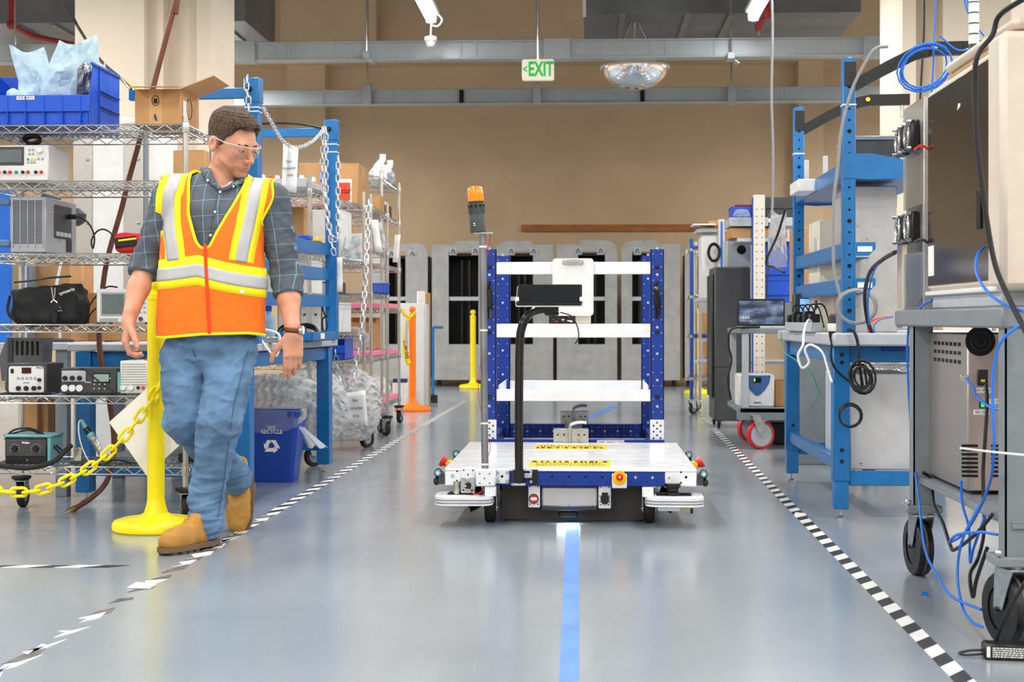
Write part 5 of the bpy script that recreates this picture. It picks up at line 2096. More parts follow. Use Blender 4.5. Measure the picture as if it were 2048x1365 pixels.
def hopper_bin(label, px0, py0, px1, py1, Y, depth, m, lip=.45, z=None, name='parts_bin', ribs=0, cat='bin'):
    """open-front storage bin: floor, back, two sides with a slanted front edge, low front wall"""
    a, b_ = B(px0, py1, Y), B(px1, py0, Y)
    z0 = a.z if z is None else z
    w, h = b_.x - a.x, b_.z - z0
    t = thing(name, label, cat, ((a.x + b_.x) / 2, Y, z0))
    th = .005
    bx_part(t, (-w / 2, 0, 0), (w / 2, depth, th), m, 'floor_panel', .001)
    bx_part(t, (-w / 2, depth - th, 0), (w / 2, depth, h), m, 'back_wall', .001)
    MB().prism([(0, 0), (depth, 0), (depth, h), (depth * .12, h), (0, h * lip)], th, (-w / 2, 0, 0), Matrix(((0, 0, 1), (1, 0, 0), (0, 1, 0)))).build('side_wall', m, t)
    MB().prism([(0, 0), (depth, 0), (depth, h), (depth * .12, h), (0, h * lip)], th, (w / 2 - th, 0, 0), Matrix(((0, 0, 1), (1, 0, 0), (0, 1, 0)))).build('side_wall', m, t)
    fw = bx_part(t, (-w / 2, -.006, h * lip * .45), (w / 2, th, h * lip), m, 'front_wall', .002)
    bx_part(t, (-w / 2 + .01, .008, 0), (w / 2 - .01, .014, h * lip * .5), m, 'front_foot', .001)
    for s_ in (-1, 1):
        bx_part(t, (s_ * (w / 2) - .006, 0.02, h - .012), (s_ * (w / 2) + .006, depth, h), m, 'rim', .002)
    for k in range(ribs):
        x = -w / 2 + w * (k + .5) / ribs
        bx_part(t, (x - .002, -.010, .004), (x + .002, .01, h * lip - .002), m, 'rib', .0005)
    return t, w, h

def blob(label, c, r, m, seed, amp=.2, f=30, name='plastic_bag', cat='bag', h=.012, squash=None, sharp=1.0):
    """crumpled soft body"""
    c, r = np.array(c, float), np.array(r, float)
    def sd(P):
        d = sd_ell(P, (0, 0, 0), r)
        n = 1 - 2 * np.abs(wob(P, f, seed, 3))
        d = d - amp * min(r) * n * sharp
        return np.maximum(d, -(P[:, 2] + r[2] * .92))
    V, F = surface_net(sd, -r * 1.5 - .02, r * 1.5 + .02, h)
    V = V + np.array((0, 0, r[2] * .92))
    o = put(name, np_mesh(name, V, F), m, None, (c[0], c[1], c[2] - r[2] * .92), smooth=70)
    return tag(o, label, cat)

def chain_links(par, pts, link_len, wire, m, k=3):
    """separate chain links along a path, alternate links turned by 90 degrees"""
    P = smooth_path(pts, 10)
    acc = [0.0]
    for i in range(1, len(P)):
        acc.append(acc[-1] + (P[i] - P[i - 1]).length)
    tot = acc[-1]
    pitch = link_len - wire * 2.6
    n = int(tot / pitch)
    ring = []
    a, b_ = link_len / 2 - link_len * .26, link_len * .26
    for j in range(14):
        t = math.tau * j / 14
        x = b_ * math.cos(t)
        y = b_ * math.sin(t) + (a if math.sin(t) > 0 else -a)
        ring.append((x, y, 0))
    me = MB().tube(ring, wire, 6, closed=True).mesh('link')
    for i in range(n):
        s_ = (i + .5) * pitch
        j = max(1, next((q for q in range(len(acc)) if acc[q] >= s_), len(acc) - 1))
        f = (s_ - acc[j - 1]) / max(1e-9, acc[j] - acc[j - 1])
        p = P[j - 1].lerp(P[j], f)
        d = (P[j] - P[j - 1]).normalized()
        x, y, _ = frame_of(d)
        if i % 2:
            x, y = y, -x
        M3 = Matrix((x, d, x.cross(d))).transposed()
        put('link', me, m, par, p, M3.to_euler())
    return n

def coil(name, c, r, turns, wr, m, label, rot=None, sq=1.0, cat='cable', rr=.1):
    rs = random.Random(name + label)
    pts = []
    for k in range(int(turns * 16) + 1):
        a = math.tau * k / 16
        q = r * (1 + rr * math.sin(a * .37 + turns) + rs.uniform(-.02, .02))
        p = Vector((q * math.cos(a), q * math.sin(a) * sq, wr * 1.2 * math.sin(a * .23) * turns * .4))
        pts.append(rot @ p if rot is not None else p)
    o = MB().tube(pts, wr, 6).build(name, m, None, c)
    return tag(o, label, cat)

def knob(par, x, y, z, r, d, m, name='knob', n=16):
    return MB().lathe([(.0005, d), (r * .85, d), (r, d * .8), (r, 0)], n, (x, y, z), RX(math.pi / 2)).build(name, m, par)

# ================================================================== LEFT SIDE
# ---- near yellow stanchion, chain and tilted sign
st1 = stanchion(312, 1060, 1.075, M_yellow, 'near yellow plastic stanchion behind the walking person', rb=.182, rp=.036)
sp_ = FL(312, 1060)
Yst = sp_.y
cpts = [B(326, 758, Yst - .04), B(300, 805, Yst - .06), B(262, 858, Yst - .08), B(215, 908, Yst - .1), B(160, 948, Yst - .12), B(100, 975, Yst - .14), B(40, 985, Yst - .16), B(-30, 975, Yst - .18), B(-120, 930, Yst - .2)]
ch = thing('plastic_chain', 'yellow plastic chain hanging from the near yellow stanchion', 'chain', cpts[0])
chain_links(ch, [p - cpts[0] for p in cpts], .068, .0066, M_yellow)
MB().tube([(.0, .015, 0), (.005, .01, .02), (.0, -.005, .03), (-.006, 0, .006)], .004, 6).build('hook', M_yellow, ch)
Ysg = Yst + .12
cor = [B(218, 845, Ysg), B(293, 778, Ysg), B(369, 882, Ysg + .02), B(293, 952, Ysg + .02)]
cc = sum(cor, Vector()) / 4
sg = thing('diamond_sign', 'blank white card hanging tilted behind the near yellow stanchion', 'sign', cc)
MB().add([tuple(p - cc) for p in cor] + [tuple(p - cc + Vector((0, .004, 0))) for p in cor], [(3, 2, 1, 0), (4, 5, 6, 7), (0, 1, 5, 4), (1, 2, 6, 5), (2, 3, 7, 6), (3, 0, 4, 7)]).build('card', M_paper, sg, smooth=0)
MB().tube([cor[1] - cc, Vector((sp_.x - cc.x, Yst - cc.y + .037, .28))], .0015, 5).build('string', M_wire, sg)

# ---- near wire rack with instruments
YS0, YS1 = 6.52, 6.99
XR = BX(371, YS0)
XL = XR - .914
LV = [BZ(200, p, YS0) for p in (935, 793, 650, 508, 363, 250)]
rackn = wire_rack('chrome wire rack full of instruments left of the walking person', XL, XR, YS0, YS1, LV, BZ(371, 233, YS0), wr=.062, zc=BZ(371, 982, YS0), wd=.03)
e = .0036      # things rest on the wires

# blue hopper bin with bags
tb_, bw, bh = hopper_bin('big blue open-front bin of plastic bags on the top of near wire rack', -75, 122, 180, 247, YS0 + .03, .42, M_bblue, .47, z=LV[5] + e, ribs=7)
MB().prism([(0, 0), (.004, 0), (.004, bh), (0, bh)], .006, (bw / 2, .12, 0), Matrix(((0, 0, 1), (1, 0, 0), (0, 1, 0)))).build('side_rib', M_bblue, tb_)
for zz in (.10, .17):
    bx_part(tb_, (bw / 2, .13, zz), (bw / 2 + .008, .41, zz + .006), M_bblue, 'side_rib', .001)
bx_part(tb_, (-.04, -.0085, bh * .40), (.04, -.006, bh * .455), M_paper, 'paper_label', 0)
text('label_print', 'PCB PARTS', .014, M_ink, tb_, (0, -.0088, bh * .427))
M_bubble = mat('pale_blue_bag', '#d2ebf7', 0.2, var=0.08, trans=0.35, ior=1.15, bump=0.9, bscale=34)
M_anti = mat('silver_bag', '#6f7379', 0.2, 0.75, var=0.35, scale=30, bump=0.6, bscale=40)

def crumple(label, px0, py0, px1, py1, Y, th, m, seed, group=None, z=None, lean=0.0, name='plastic_bag'):
    """flat bag standing up, two wrinkled sheets joined at the edge"""
    a, b_ = B(px0, py1, Y), B(px1, py0, Y)
    w, h = b_.x - a.x, b_.z - a.z
    rs = np.random.RandomState(seed)
    n, k = 18, 20
    rowsF, rowsB = [], []
    P = np.array([[(-w / 2 + w * j / n, 0, h * i / k) for j in range(n + 1)] for i in range(k + 1)]).reshape(-1, 3)
    d1 = 1 - 2 * np.abs(wob(P, 26, seed, 3))
    sx = wob(P, 9, seed + 3, 2) * .03 * (w / .2)
    P2 = P.reshape(k + 1, n + 1, 3)
    d1 = d1.reshape(k + 1, n + 1)
    sx = sx.reshape(k + 1, n + 1)
    for side in (1, -1):
        rows = []
        for i in range(k + 1):
            r = []
            for j in range(n + 1):
                u, v = j / n, i / k
                env = (math.sin(math.pi * u) ** .6) * (math.sin(math.pi * min(v * .9 + .05, 1)) ** .6)
                pinch = 1 - .25 * v * v * abs(math.sin(seed + 2))
                topw = .05 * h * math.sin(u * 5 + seed) * v ** 3
                r.append((P2[i, j, 0] * pinch + sx[i, j] + lean * v * h, -side * th * env * (.45 + .75 * d1[i, j]) , P2[i, j, 2] + topw))
            rows.append(r if side > 0 else r[::-1])
        (rowsF if side > 0 else rowsB).extend(rows)
    mb = MB().grid(rowsF)
    mb.grid(rowsB)
    o = mb.build(name, m, None, ((a.x + b_.x) / 2, Y, a.z if z is None else z), smooth=60)
    return tag(o, label, 'bag', group)

zb_in = LV[5] + e + .008
crumple('tall clear blue bag standing in the blue bin, wider one in front', 82, 60, 188, 240, YS0 + .26, .05, M_bubble, 3, z=zb_in, lean=.12)
crumple('tall clear blue bag standing in the blue bin, narrow one at left', 58, 72, 130, 240, YS0 + .33, .035, M_bubble, 8, z=zb_in, lean=-.22)
crumple('silver bag standing in the blue bin by its right wall', 150, 115, 182, 240, YS0 + .2, .03, M_anti, 5, z=zb_in)
crumple('small pale blue bag lying at the left in the blue bin', 5, 165, 45, 240, YS0 + .16, .035, M_bubble, 12, z=zb_in)
crumple('small pale blue bag in the middle of the blue bin', 36, 152, 72, 240, YS0 + .19, .03, M_bubble, 14, z=zb_in)
crumple('clear bag behind the silver bag in the blue bin', 186, 104, 214, 240, YS0 + .37, .03, M_bag, 15, z=zb_in, lean=.02)

# open carton
t = None
a, b_ = B(270, 247, YS0 + .06), B(363, 178, YS0 + .06)
w, h, dp = b_.x - a.x, b_.z - LV[5] - e, .30
t = thing('cardboard_box', 'small open cardboard box with printed tape on the top of near wire rack', 'box', ((a.x + b_.x) / 2, YS0 + .06, LV[5] + e))
th = .004
bx_part(t, (-w / 2, 0, 0), (w / 2, dp, th), M_card, 'bottom', 0)
bx_part(t, (-w / 2, 0, 0), (w / 2, th, h), M_card, 'front_wall', 0)
bx_part(t, (-w / 2, dp - th, 0), (w / 2, dp, h), M_card, 'back_wall', 0)
bx_part(t, (-w / 2, th, 0), (-w / 2 + th, dp - th, h), M_card, 'side_wall', 0)
bx_part(t, (w / 2 - th, th, 0), (w / 2, dp - th, h), M_card, 'side_wall', 0)
MB().box((0, -.040, h + .004), (w + .004, .09, .003), RX(.12)).build('flap', M_card2, t)
MB().box((w / 2 + .075, dp / 2 - .02, h + .028), (.16, dp - .01, .003), RY(-.36)).build('flap', M_card2, t)
MB().box((w / 2 + .078, dp / 2 - .02, h + .0315), (.12, dp * .6, .001), RY(-.36)).build('flap_label', M_paper, t)
MB().box((-w / 2 - .035, dp / 2, h + .03), (.09, dp - .01, .003), RY(.7)).build('flap', M_card2, t)
MB().box((0, dp + .03, h + .02), (w, .09, .003), RX(.5)).build('flap', M_card2, t)
tp = bx_part(t, (-.042, -.0008, .0), (.018, 0, h), M_card2, 'printed_tape', 0)
for zz, rr in ((h * .68, .022), (h * .22, .014)):
    ov = [(rr * .7 * math.cos(math.tau * k / 24) - .012, zz + rr * math.sin(math.tau * k / 24)) for k in range(24)]
    if rr > .02:
        MB().tube([(x, -.0015, z) for x, z in ov], .0016, 5, closed=True).build('oval_mark', M_ink, tp)
        bx_part(tp, (-.020, -.002, zz - .012), (-.004, -.0008, zz + .010), M_ink, 'oval_mark', 0)
    else:
        MB().prism(ov, .001, (0, -.0005, 0), FRONT).build('oval_mark', M_grey, tp)
        MB().box((-.012, -.0022, zz), (.006, .001, .03), RY(-.3)).build('oval_mark', M_ink, tp)
bx_part(t, (w / 2, .03, h * .12), (w / 2 + .001, .10, h * .72), M_paper, 'paper_label', 0)
MB().tube([(w / 2 + .001, .13 + .045 * math.cos(k * math.tau / 20), h * .55 + .045 * math.sin(k * math.tau / 20)) for k in range(20)], .002, 5, closed=True).build('oval_mark', M_ink, t)

def instrument(label, px0, py0, px1, py1, Y, depth, z, body, name, cat='instrument', bev=.004, rz=0.0):
    a, b_ = B(px0, py1, Y), B(px1, py0, Y)
    w, h = b_.x - a.x, b_.z - z
    t = thing(name, label, cat, ((a.x + b_.x) / 2, Y, z), rz)
    MB().b2((-w / 2, 0, .006), (w / 2, depth, h), bev).build('case', body, t)
    for sx in (-.8, .8):
        for yy in (.03, depth - .03):
            MB().cyl((sx * w / 2, yy, 0), (sx * w / 2, yy, .008), .008, n=8).build('foot', M_rubber, t)
    def at(px, py, y=0.0):
        q = B(px, py, Y)
        return Vector((q.x - (a.x + b_.x) / 2, y, q.z - z))
    return t, w, h, at

M_ivory = mat('instrument_ivory', '#d8d8d6', 0.45, var=0.03)
M_key = mat('grey_key', '#9aa3a8', 0.5)
M_redlcd = mat('red_display', '#3a0c10', 0.2, emit=0.05)
M_glcd = mat('green_lcd', '#8fa9a3', 0.25, var=0.03)

# bench power supply
t, w, h, at = instrument('white bench power supply with round knob on the upper shelf of near rack', -28, 290, 97, 358, YS0 + .05, .26, LV[4] + e, M_ivory, 'power_supply')
p0, p1 = at(-14, 331), at(48, 294)
bz = MB().b2((p0.x, -.004, p0.z), (p1.x, .002, p1.z), .002).build('bezel', M_dgrey, t)
bx_part(bz, (p0.x + .012, -.006, p0.z + .012), (p1.x - .008, -.003, p1.z - .012), M_lcd, 'screen', .001)
q = at(81, 301); knob(t, q.x, -.001, q.z, .0125, .016, M_white2)
for px, py, m in ((59, 300, M_key), (66, 300, M_key), (59, 308, M_key), (66, 308, M_key), (56, 319, M_green), (63, 319, M_ysign), (69, 319, M_ysign), (56, 325, M_key), (63, 325, M_key), (69, 325, M_key), (77, 318, M_key), (85, 318, M_key)):
    q = at(px, py)
    bx_part(t, (q.x - .005, -.003, q.z - .005), (q.x + .005, .001, q.z + .005), m, 'button', .001)
for px, m in ((-2, M_red), (10, M_black), (20.5, M_red), (33, M_green), (46, M_black), (56.5, M_red), (72, M_black), (83, M_red)):
    q = at(px, 344.5)
    MB().lathe([(.0075, 0), (.0075, .006), (.005, .007), (.005, .014), (.0005, .014)], 12, (q.x, 0, q.z), RX(math.pi / 2)).build('terminal', m, t)
coil('coiled_cord', (B(55, 280, YS0 + .1).x, YS0 + .16, BZ(55, 280, YS0 + .16)), .035, 4, .006, M_bcable, 'black power cord bundled on top of the white bench power supply', RX(1.2), .6)

# grey computer chassis seen from its vented side
t, w, h, at = instrument('grey vented computer chassis with blue corner guards on the near rack', 20, 394, 92, 508, YS0 + .06, .40, LV[3] + e, mat('chassis_grey', '#9ea2a9', 0.45, 0.2, var=0.04), 'computer_chassis', 'computer')
mb = MB()
for ci, cx in enumerate((33, 48, 63, 78)):
    for i in range(27):
        for j in range(5):
            q = at(cx - 5 + j * 2.5, 402 + i * 3.25)
            mb.b2((q.x - .0016, -.0016, q.z - .0022), (q.x + .0016, .001, q.z + .0022))
vn = mb.build('vent_slot', M_hole, t)
vn['kind'] = 'stuff'
for cx in (26, 40.5, 55.5, 70.5, 86):
    q0, q1 = at(cx, 495), at(cx, 398)
    bx_part(t, (q0.x - .002, -.004, q0.z), (q0.x + .002, .001, q1.z), MATS['chassis_grey'], 'vent_rib', .0005)
for py in (404, 487):
    q = at(14, py)
    bx_part(t, (q.x - .035, -.01, q.z - .016), (q.x + .014, .05, q.z + .016), mat('guard_blue', '#54749f', .5), 'corner_guard', .006)
xw = w / 2
rp_ = bx_part(t, (xw, .10, h * .30), (xw + .002, .33, h * .90), M_dgrey, 'rear_panel', .0005)
bx_part(t, (xw, .26, .02), (xw + .003, .33, h * .30), M_black, 'socket_block', .0005)
for k in range(4):
    bx_part(rp_, (xw + .002, .12 + .05 * k, h * .34), (xw + .008, .155 + .05 * k, h * .42), M_lgrey, 'connector', .001)
MB().tube([(xw * .4, .10, h + .012), (xw * .4, .30, h + .012)], .012, 8).build('carry_handle', MATS['guard_blue'], t)
pl = MB().box((xw + .025, .27, h * .72), (.05, .026, .022), bev=.006).build('power_plug', M_black, t)
Yc_ = YS0 + .33
cable('power_cord', [B(148, 432, Yc_), B(170, 440, Yc_), B(184, 458, Yc_), B(189, 478, Yc_), B(186, 497, Yc_), B(183, 482, Yc_ + .03), B(193, 464, Yc_ + .03), B(207, 459, Yc_ + .03), B(222, 467, Yc_ + .03), B(231, 483, Yc_ + .03), B(232, 499, Yc_ + .03)], .004, M_bcable, '', of=t)

# red tool pouch
def sd_pouch(P):
    d = sd_box(P, (0, 0, .045), (.085, .10, .045), .03)
    return d + .006 * wob(P, 40, 3, 2)
V_, F_ = surface_net(sd_pouch, (-.12, -.14, -.02), (.12, .14, .12), .008)
q = B(272, 500, YS0 + .12)
pc_ = thing('tool_pouch', 'red and black tool pouch lying on the near rack beside the arm', 'pouch', (q.x, YS0 + .14, LV[3] + e))
put('pouch_body', np_mesh('pouch_body', V_, F_), mat('red_canvas', '#c5242b', .7), pc_, smooth=180)
MB().box((-.02, -.105, .05), (.10, .01, .045), RY(-.1), .004).build('pocket', M_black, pc_)
MB().tube([(-.05, -.115, .055), (.03, -.115, .065)], .005, 6).build('tool_handle', M_yellow, pc_)

# black bag
def sd_bag(P):
    d = sd_box(P, (0, 0, .085), (.150, .095, .088), .035)
    slant = (P[:, 2] - (.165 + .14 * P[:, 0])) * .9
    d = np.maximum(d, slant)
    d = np.maximum(d, (P[:, 0] - .165 + .30 * np.maximum(P[:, 2] - .03, 0)) * .8)
    r = 1 - 2 * np.abs(wob(P, 22, 71, 2))
    return d - .010 * r + .004 * wob(P, 60, 72, 2)
V_, F_ = surface_net(sd_bag, (-.21, -.15, -.02), (.23, .15, .24), .007)
q = B(95, 648, YS0 + .12)
M_bagb = mat('black_canvas', '#18191b', 0.8, var=0.2, scale=30, bump=0.15, bscale=400)
bg = thing('equipment_bag', 'black canvas equipment bag with metal clip on the near rack', 'bag', (q.x, YS0 + .16, LV[2] + e))
put('bag_body', np_mesh('bag_body', V_, F_), M_bagb, bg, smooth=180)
qo = Vector((q.x, YS0 + .16, LV[2] + e))
f = lambda px, py: B(px, py, YS0 + .04) - qo
clp = MB().tube(smooth_path([f(103, 575), f(105, 587), f(107, 600), f(110, 587), f(110, 576)], 4), .003, 6).build('metal_clip', M_chrome, bg)
MB().tube([f(102, 606), f(107, 600), f(115, 606)], .003, 6).build('clip_ring', M_chrome, clp)
MB().box((f(109, 612) + f(113, 620)) / 2, (.034, .006, .036), RY(.35), .002).build('strap', M_bagb, bg)
MB().tube([f(106, 615), f(121, 615), f(124, 622), f(109, 622), f(106, 615)], .0028, 6).build('buckle', M_chrome, bg)
MB().box(f(109, 634), (.024, .006, .055), RY(.05), .002).build('strap', M_bagb, bg)
text('bag_mark', 'symetrix', .021, M_paper, bg, f(134, 583) + Vector((0, -.002, 0)), (math.pi / 2, -.32, 0))
MB().tube(smooth_path([f(20, 592), f(15, 620), f(22, 635), f(30, 638)], 5), .006, 6).build('side_strap', M_bagb, bg)
MB().tube(smooth_path([f(28, 565), f(60, 562), f(100, 556), f(142, 553)], 4), .005, 6).build('zip_edge', M_black, bg)

# oscilloscope
t, w, h, at = instrument('grey oscilloscope with blank screen behind the arm on the near rack', 193, 578, 300, 648, YS0 + .10, .16, LV[2] + e, M_ivory, 'oscilloscope')
p0, p1 = at(201, 632), at(251, 585)
bx_part(t, (p0.x, -.003, p0.z), (p1.x, .002, p1.z), M_key, 'screen_bezel', .002)
bx_part(t, (p0.x + .008, -.0045, p0.z + .008), (p1.x - .006, -.002, p1.z - .008), M_lcd, 'screen', .001)
for i in range(5):
    for j in range(4):
        q = at(262 + j * 9, 588 + i * 9)
        knob(t, q.x, 0, q.z, .0045, .006, M_key, 'button', 10)
for px in (268, 282):
    q = at(px, 638); knob(t, q.x, 0, q.z, .009, .014, M_dgrey)
bx_part(t, (at(199, 642).x, -.002, at(199, 644).z), (at(236, 642).x, .001, at(236, 637).z), M_key, 'label_strip', .0005)
cable('power_cord', [B(172, 648, YS0 + .3), B(178, 615, YS0 + .3), B(195, 590, YS0 + .3), B(215, 574, YS0 + .3), B(235, 575, YS0 + .3)], .0038, M_bcable, '', of=t)
cable('power_cord', [B(176, 648, YS0 + .2), B(180, 630, YS0 + .2), B(193, 616, YS0 + .2)], .0034, M_bcable, '', of=t)

# soldering station (light panel, red display)
t, w, h, at = instrument('soldering station with light panel and red display on the lower shelf', 12, 727, 93, 795, YS0 + .03, .22, LV[1] + e, M_dgrey, 'soldering_station')
p0, p1 = at(18, 785), at(88, 733)
pn = MB().prism(rrect(p1.x - p0.x, p1.z - p0.z, .01), .003, ((p0.x + p1.x) / 2, 0, (p0.z + p1.z) / 2), FRONT).build('front_panel', M_ivory, t)
p0, p1 = at(44, 747.5), at(63, 735.5)
bx_part(pn, (p0.x, -.005, p0.z), (p1.x, -.002, p1.z), M_redlcd, 'display', .001)
p0, p1 = at(22, 747), at(28, 738)
bx_part(pn, (p0.x, -.006, p0.z), (p1.x, -.002, p1.z), M_black, 'rocker_switch', .001)
for px in (37, 45.5, 54, 62, 70.5):
    q = at(px, 757)
    bx_part(pn, (q.x - .006, -.005, q.z - .006), (q.x + .006, -.002, q.z + .006), M_key, 'button', .001)
for px in (38, 53.5, 69):
    q = at(px, 777); knob(pn, q.x, -.002, q.z, .0105, .014, M_black, 'socket')
for px, py in ((80, 760), (80, 776)):
    q = at(px, py); knob(pn, q.x, -.002, q.z, .008, .016, M_black)
q = at(80, 736); text('maker_mark', 'PACE', .013, M_lan, pn, (q.x, -.0034, q.z), bold=.0003)
q = at(53, 766); text('maker_mark', 'IntelliHeat', .007, M_ink, pn, (q.x, -.0034, q.z))

# soldering controller with three dials
t, w, h, at = instrument('dark soldering controller with green screen and three round dials', 121, 737, 232, 796, YS0 + .05, .2, LV[1] + e, M_dgrey, 'soldering_station')
p0, p1 = at(124, 764), at(172, 742)
up_ = bx_part(t, (p0.x, -.006, p0.z), (p1.x, .002, p1.z), M_lgrey, 'upper_panel', .003)
for px in (131.5, 146, 160.5):
    q = at(px, 756.5); knob(up_, q.x, -.006, q.z, .0105, .012, M_black, 'socket')
for px in (130, 145, 159.5):
    q = at(px, 777); knob(t, q.x, 0, q.z, .0155, .010, M_white2, 'dial')
p0, p1 = at(188, 764), at(218, 749)
bx_part(t, (p0.x - .005, -.003, p0.z - .005), (p1.x + .004, .001, p1.z + .006), M_black, 'screen_bezel', .001)
bx_part(t, (p0.x, -.0045, p0.z), (p1.x, -.002, p1.z), M_glcd, 'screen', .001)
for i, (px, py) in enumerate(((189, 769), (199, 769), (210, 769), (188, 778), (198.5, 778), (209, 778), (220, 757))):
    q = at(px, py); knob(t, q.x, 0, q.z, .0032, .003, M_white2, 'button', 8)
q = at(176, 765); text('maker_mark', 'Weller', .011, M_paper, t, (q.x, -.0006, q.z))
bx_part(t, (w / 2, .01, .01), (w / 2 + .03, .19, h * .86), M_teal, 'side_case', .004)
cable('iron_cord', [B(160, 738, YS0 + .03), B(170, 740, YS0 + .02), B(190, 757, YS0 + .01), B(210, 773, YS0 + .01), B(235, 786, YS0 + .01)], .004, M_bcable, '', of=t)

# ribbed white supply
t, w, h, at = instrument('white ribbed power supply right of the dark soldering controller', 240, 722, 294, 795, YS0 + .06, .2, LV[1] + e, M_ivory, 'power_supply')
for k in range(9):
    q = at(267, 727 + k * 5.1)
    bx_part(t, (-w / 2 + .006, -.006, q.z - .0032), (w / 2 - .004, .001, q.z + .0032), M_ivory, 'rib', .001)
for px, m, r in ((247, M_white2, .0125), (263, M_white2, .0125), (277, M_black, .007), (287, M_red, .007)):
    q = at(px, 776); knob(t, q.x, 0, q.z, r, .014, m)
for sx in (-.5, .3):
    MB().tube([(sx * w, .05, h), (sx * w + .03, .06, h + .025), (sx * w + .06, .04, h + .005)], .004, 6).build('test_lead', M_red if sx > 0 else M_bcable, t)

# bottom level: small soldering unit, iron in its stand, hoses
t, w, h, at = instrument('teal topped soldering unit with two dials on the lowest shelf', 10, 876, 94, 935, YS0 + .02, .16, LV[0] + e, M_black, 'soldering_unit')
bx_part(t, (-w / 2 - .004, -.002, h), (w / 2 + .02, .17, h + .012), M_teal, 'top_case', .004)
bx_part(t, (w / 2, .0, .01), (w / 2 + .016, .16, h), M_teal, 'side_case', .003)
p0, p1 = at(11, 913), at(93, 880)
fp = bx_part(t, (p0.x, -.008, p0.z), (p1.x, .002, p1.z), M_dgrey, 'dial_panel', .003)
for px in (31, 73):
    q = at(px, 897.5); knob(fp, q.x, -.008, q.z, .0125, .014, M_black, 'dial')
    mb = MB()
    for k in range(11):
        a = math.radians(-40 + 26 * k)
        mb.box((q.x + .021 * math.cos(a), -.0085, q.z + .021 * math.sin(a)), (.0022, .0015, .0022))
    o = mb.build('dial_mark', M_paper, fp); o['kind'] = 'stuff'
q = at(53, 886); text('maker_mark', 'Weller', .013, M_paper, fp, (q.x, -.0088, q.z), bold=.0003)
q = at(55, 921); knob(t, q.x, 0, q.z, .0045, .004, M_green, 'pilot_lamp', 10)
cable('corrugated_hose', [B(-30, 925, YS0 - .03), B(10, 933, YS0 - .03), B(60, 936, YS0 - .03), B(105, 925, YS0 - .02), B(128, 905, YS0), B(142, 892, YS0 + .05)], .0115, M_rubber, '', of=t)
cable('instrument_cord', [B(10, 880, YS0 + .06), B(25, 862, YS0 + .06), B(55, 857, YS0 + .06), B(85, 868, YS0 + .06), B(105, 890, YS0 + .06), B(122, 910, YS0 + .06)], .0048, M_bcable, '', of=t)
cable('instrument_cord', [B(8, 872, YS0 + .09), B(30, 866, YS0 + .09), B(62, 861, YS0 + .09), B(95, 878, YS0 + .09), B(125, 902, YS0 + .09)], .0042, M_bcable, '', of=t)
so = B(190, 935, YS0 + .1)
irn = thing('soldering_iron', 'teal and black soldering iron in a wire spring stand', 'soldering iron', (so.x, YS0 + .1, LV[0] + e))
so = Vector((so.x, YS0 + .1, LV[0] + e))
g = lambda px, py: B(px, py, YS0 + .08) - so
MB().tube([g(163, 841), g(172, 857)], [.008, .012], 12).build('cord_grip', M_teal, irn)
MB().tube([g(171, 856), g(180, 868)], [.013, .016], 12).build('handle', M_black, irn)
MB().tube([g(179, 868), g(184, 874)], .018, 14).build('collar', M_teal, irn)
d_ = (g(203, 910) - g(184, 874)).normalized()
x_, y_, _ = frame_of(d_)
L_ = (g(203, 910) - g(184, 874)).length
sp = []
for k in range(14 * 10):
    f_ = k / 139
    a = math.tau * k / 10
    rr = .020 - .009 * f_
    sp.append(g(184, 874) + d_ * (L_ * f_) + x_ * (rr * math.cos(a)) + y_ * (rr * math.sin(a)))
MB().tube(sp, .0022, 5).build('spring_holder', M_chrome, irn)
bx_part(irn, (g(140, 912).x, -.02, 0), (g(210, 912).x, .08, .012), M_dgrey, 'stand_base', .004)
MB().tube([g(203, 910), Vector((g(203, 910).x, 0, .012))], .006, 8).build('stand_post', M_dgrey, irn)
bx_part(irn, (g(146, 912).x, -.01, .012), (g(162, 912).x, .02, .075), M_chrome, 'sponge_holder', .003)
cable('iron_cord', [B(163, 841, YS0 + .07), B(158, 845, YS0 + .05), B(158, 870, YS0 + .04), B(166, 900, YS0 + .04), B(180, 925, YS0 + .04), B(196, 928, YS0 + .03)], .0028, M_cream, '', of=irn)
for k, (x0, x1, yy) in enumerate(((205, 300, 925), (215, 330, 931), (150, 290, 932))):
    cable('tool_cable', [B(x0, yy, YS0 + .2), B((x0 * 2 + x1) / 3, yy - 4 + k * 2, YS0 + .12), B((x0 + x1 * 2) / 3, yy + 2, YS0 + .18), B(x1, yy - 2, YS0 + .15)], .004, M_bcable, 'black tool cord lying on the lowest shelf, %s of three' % ('longest', 'rightmost', 'leftmost')[k])
tr = bx_part(None, (B(345, 928, YS0).x - .03, YS0 + .2, LV[0] + e), (B(345, 928, YS0).x + .13, YS0 + .4, LV[0] + e + .04), M_black, 'black_tray', .004)
tag(tr, 'small black tray at the right end of the lowest shelf', 'tray')

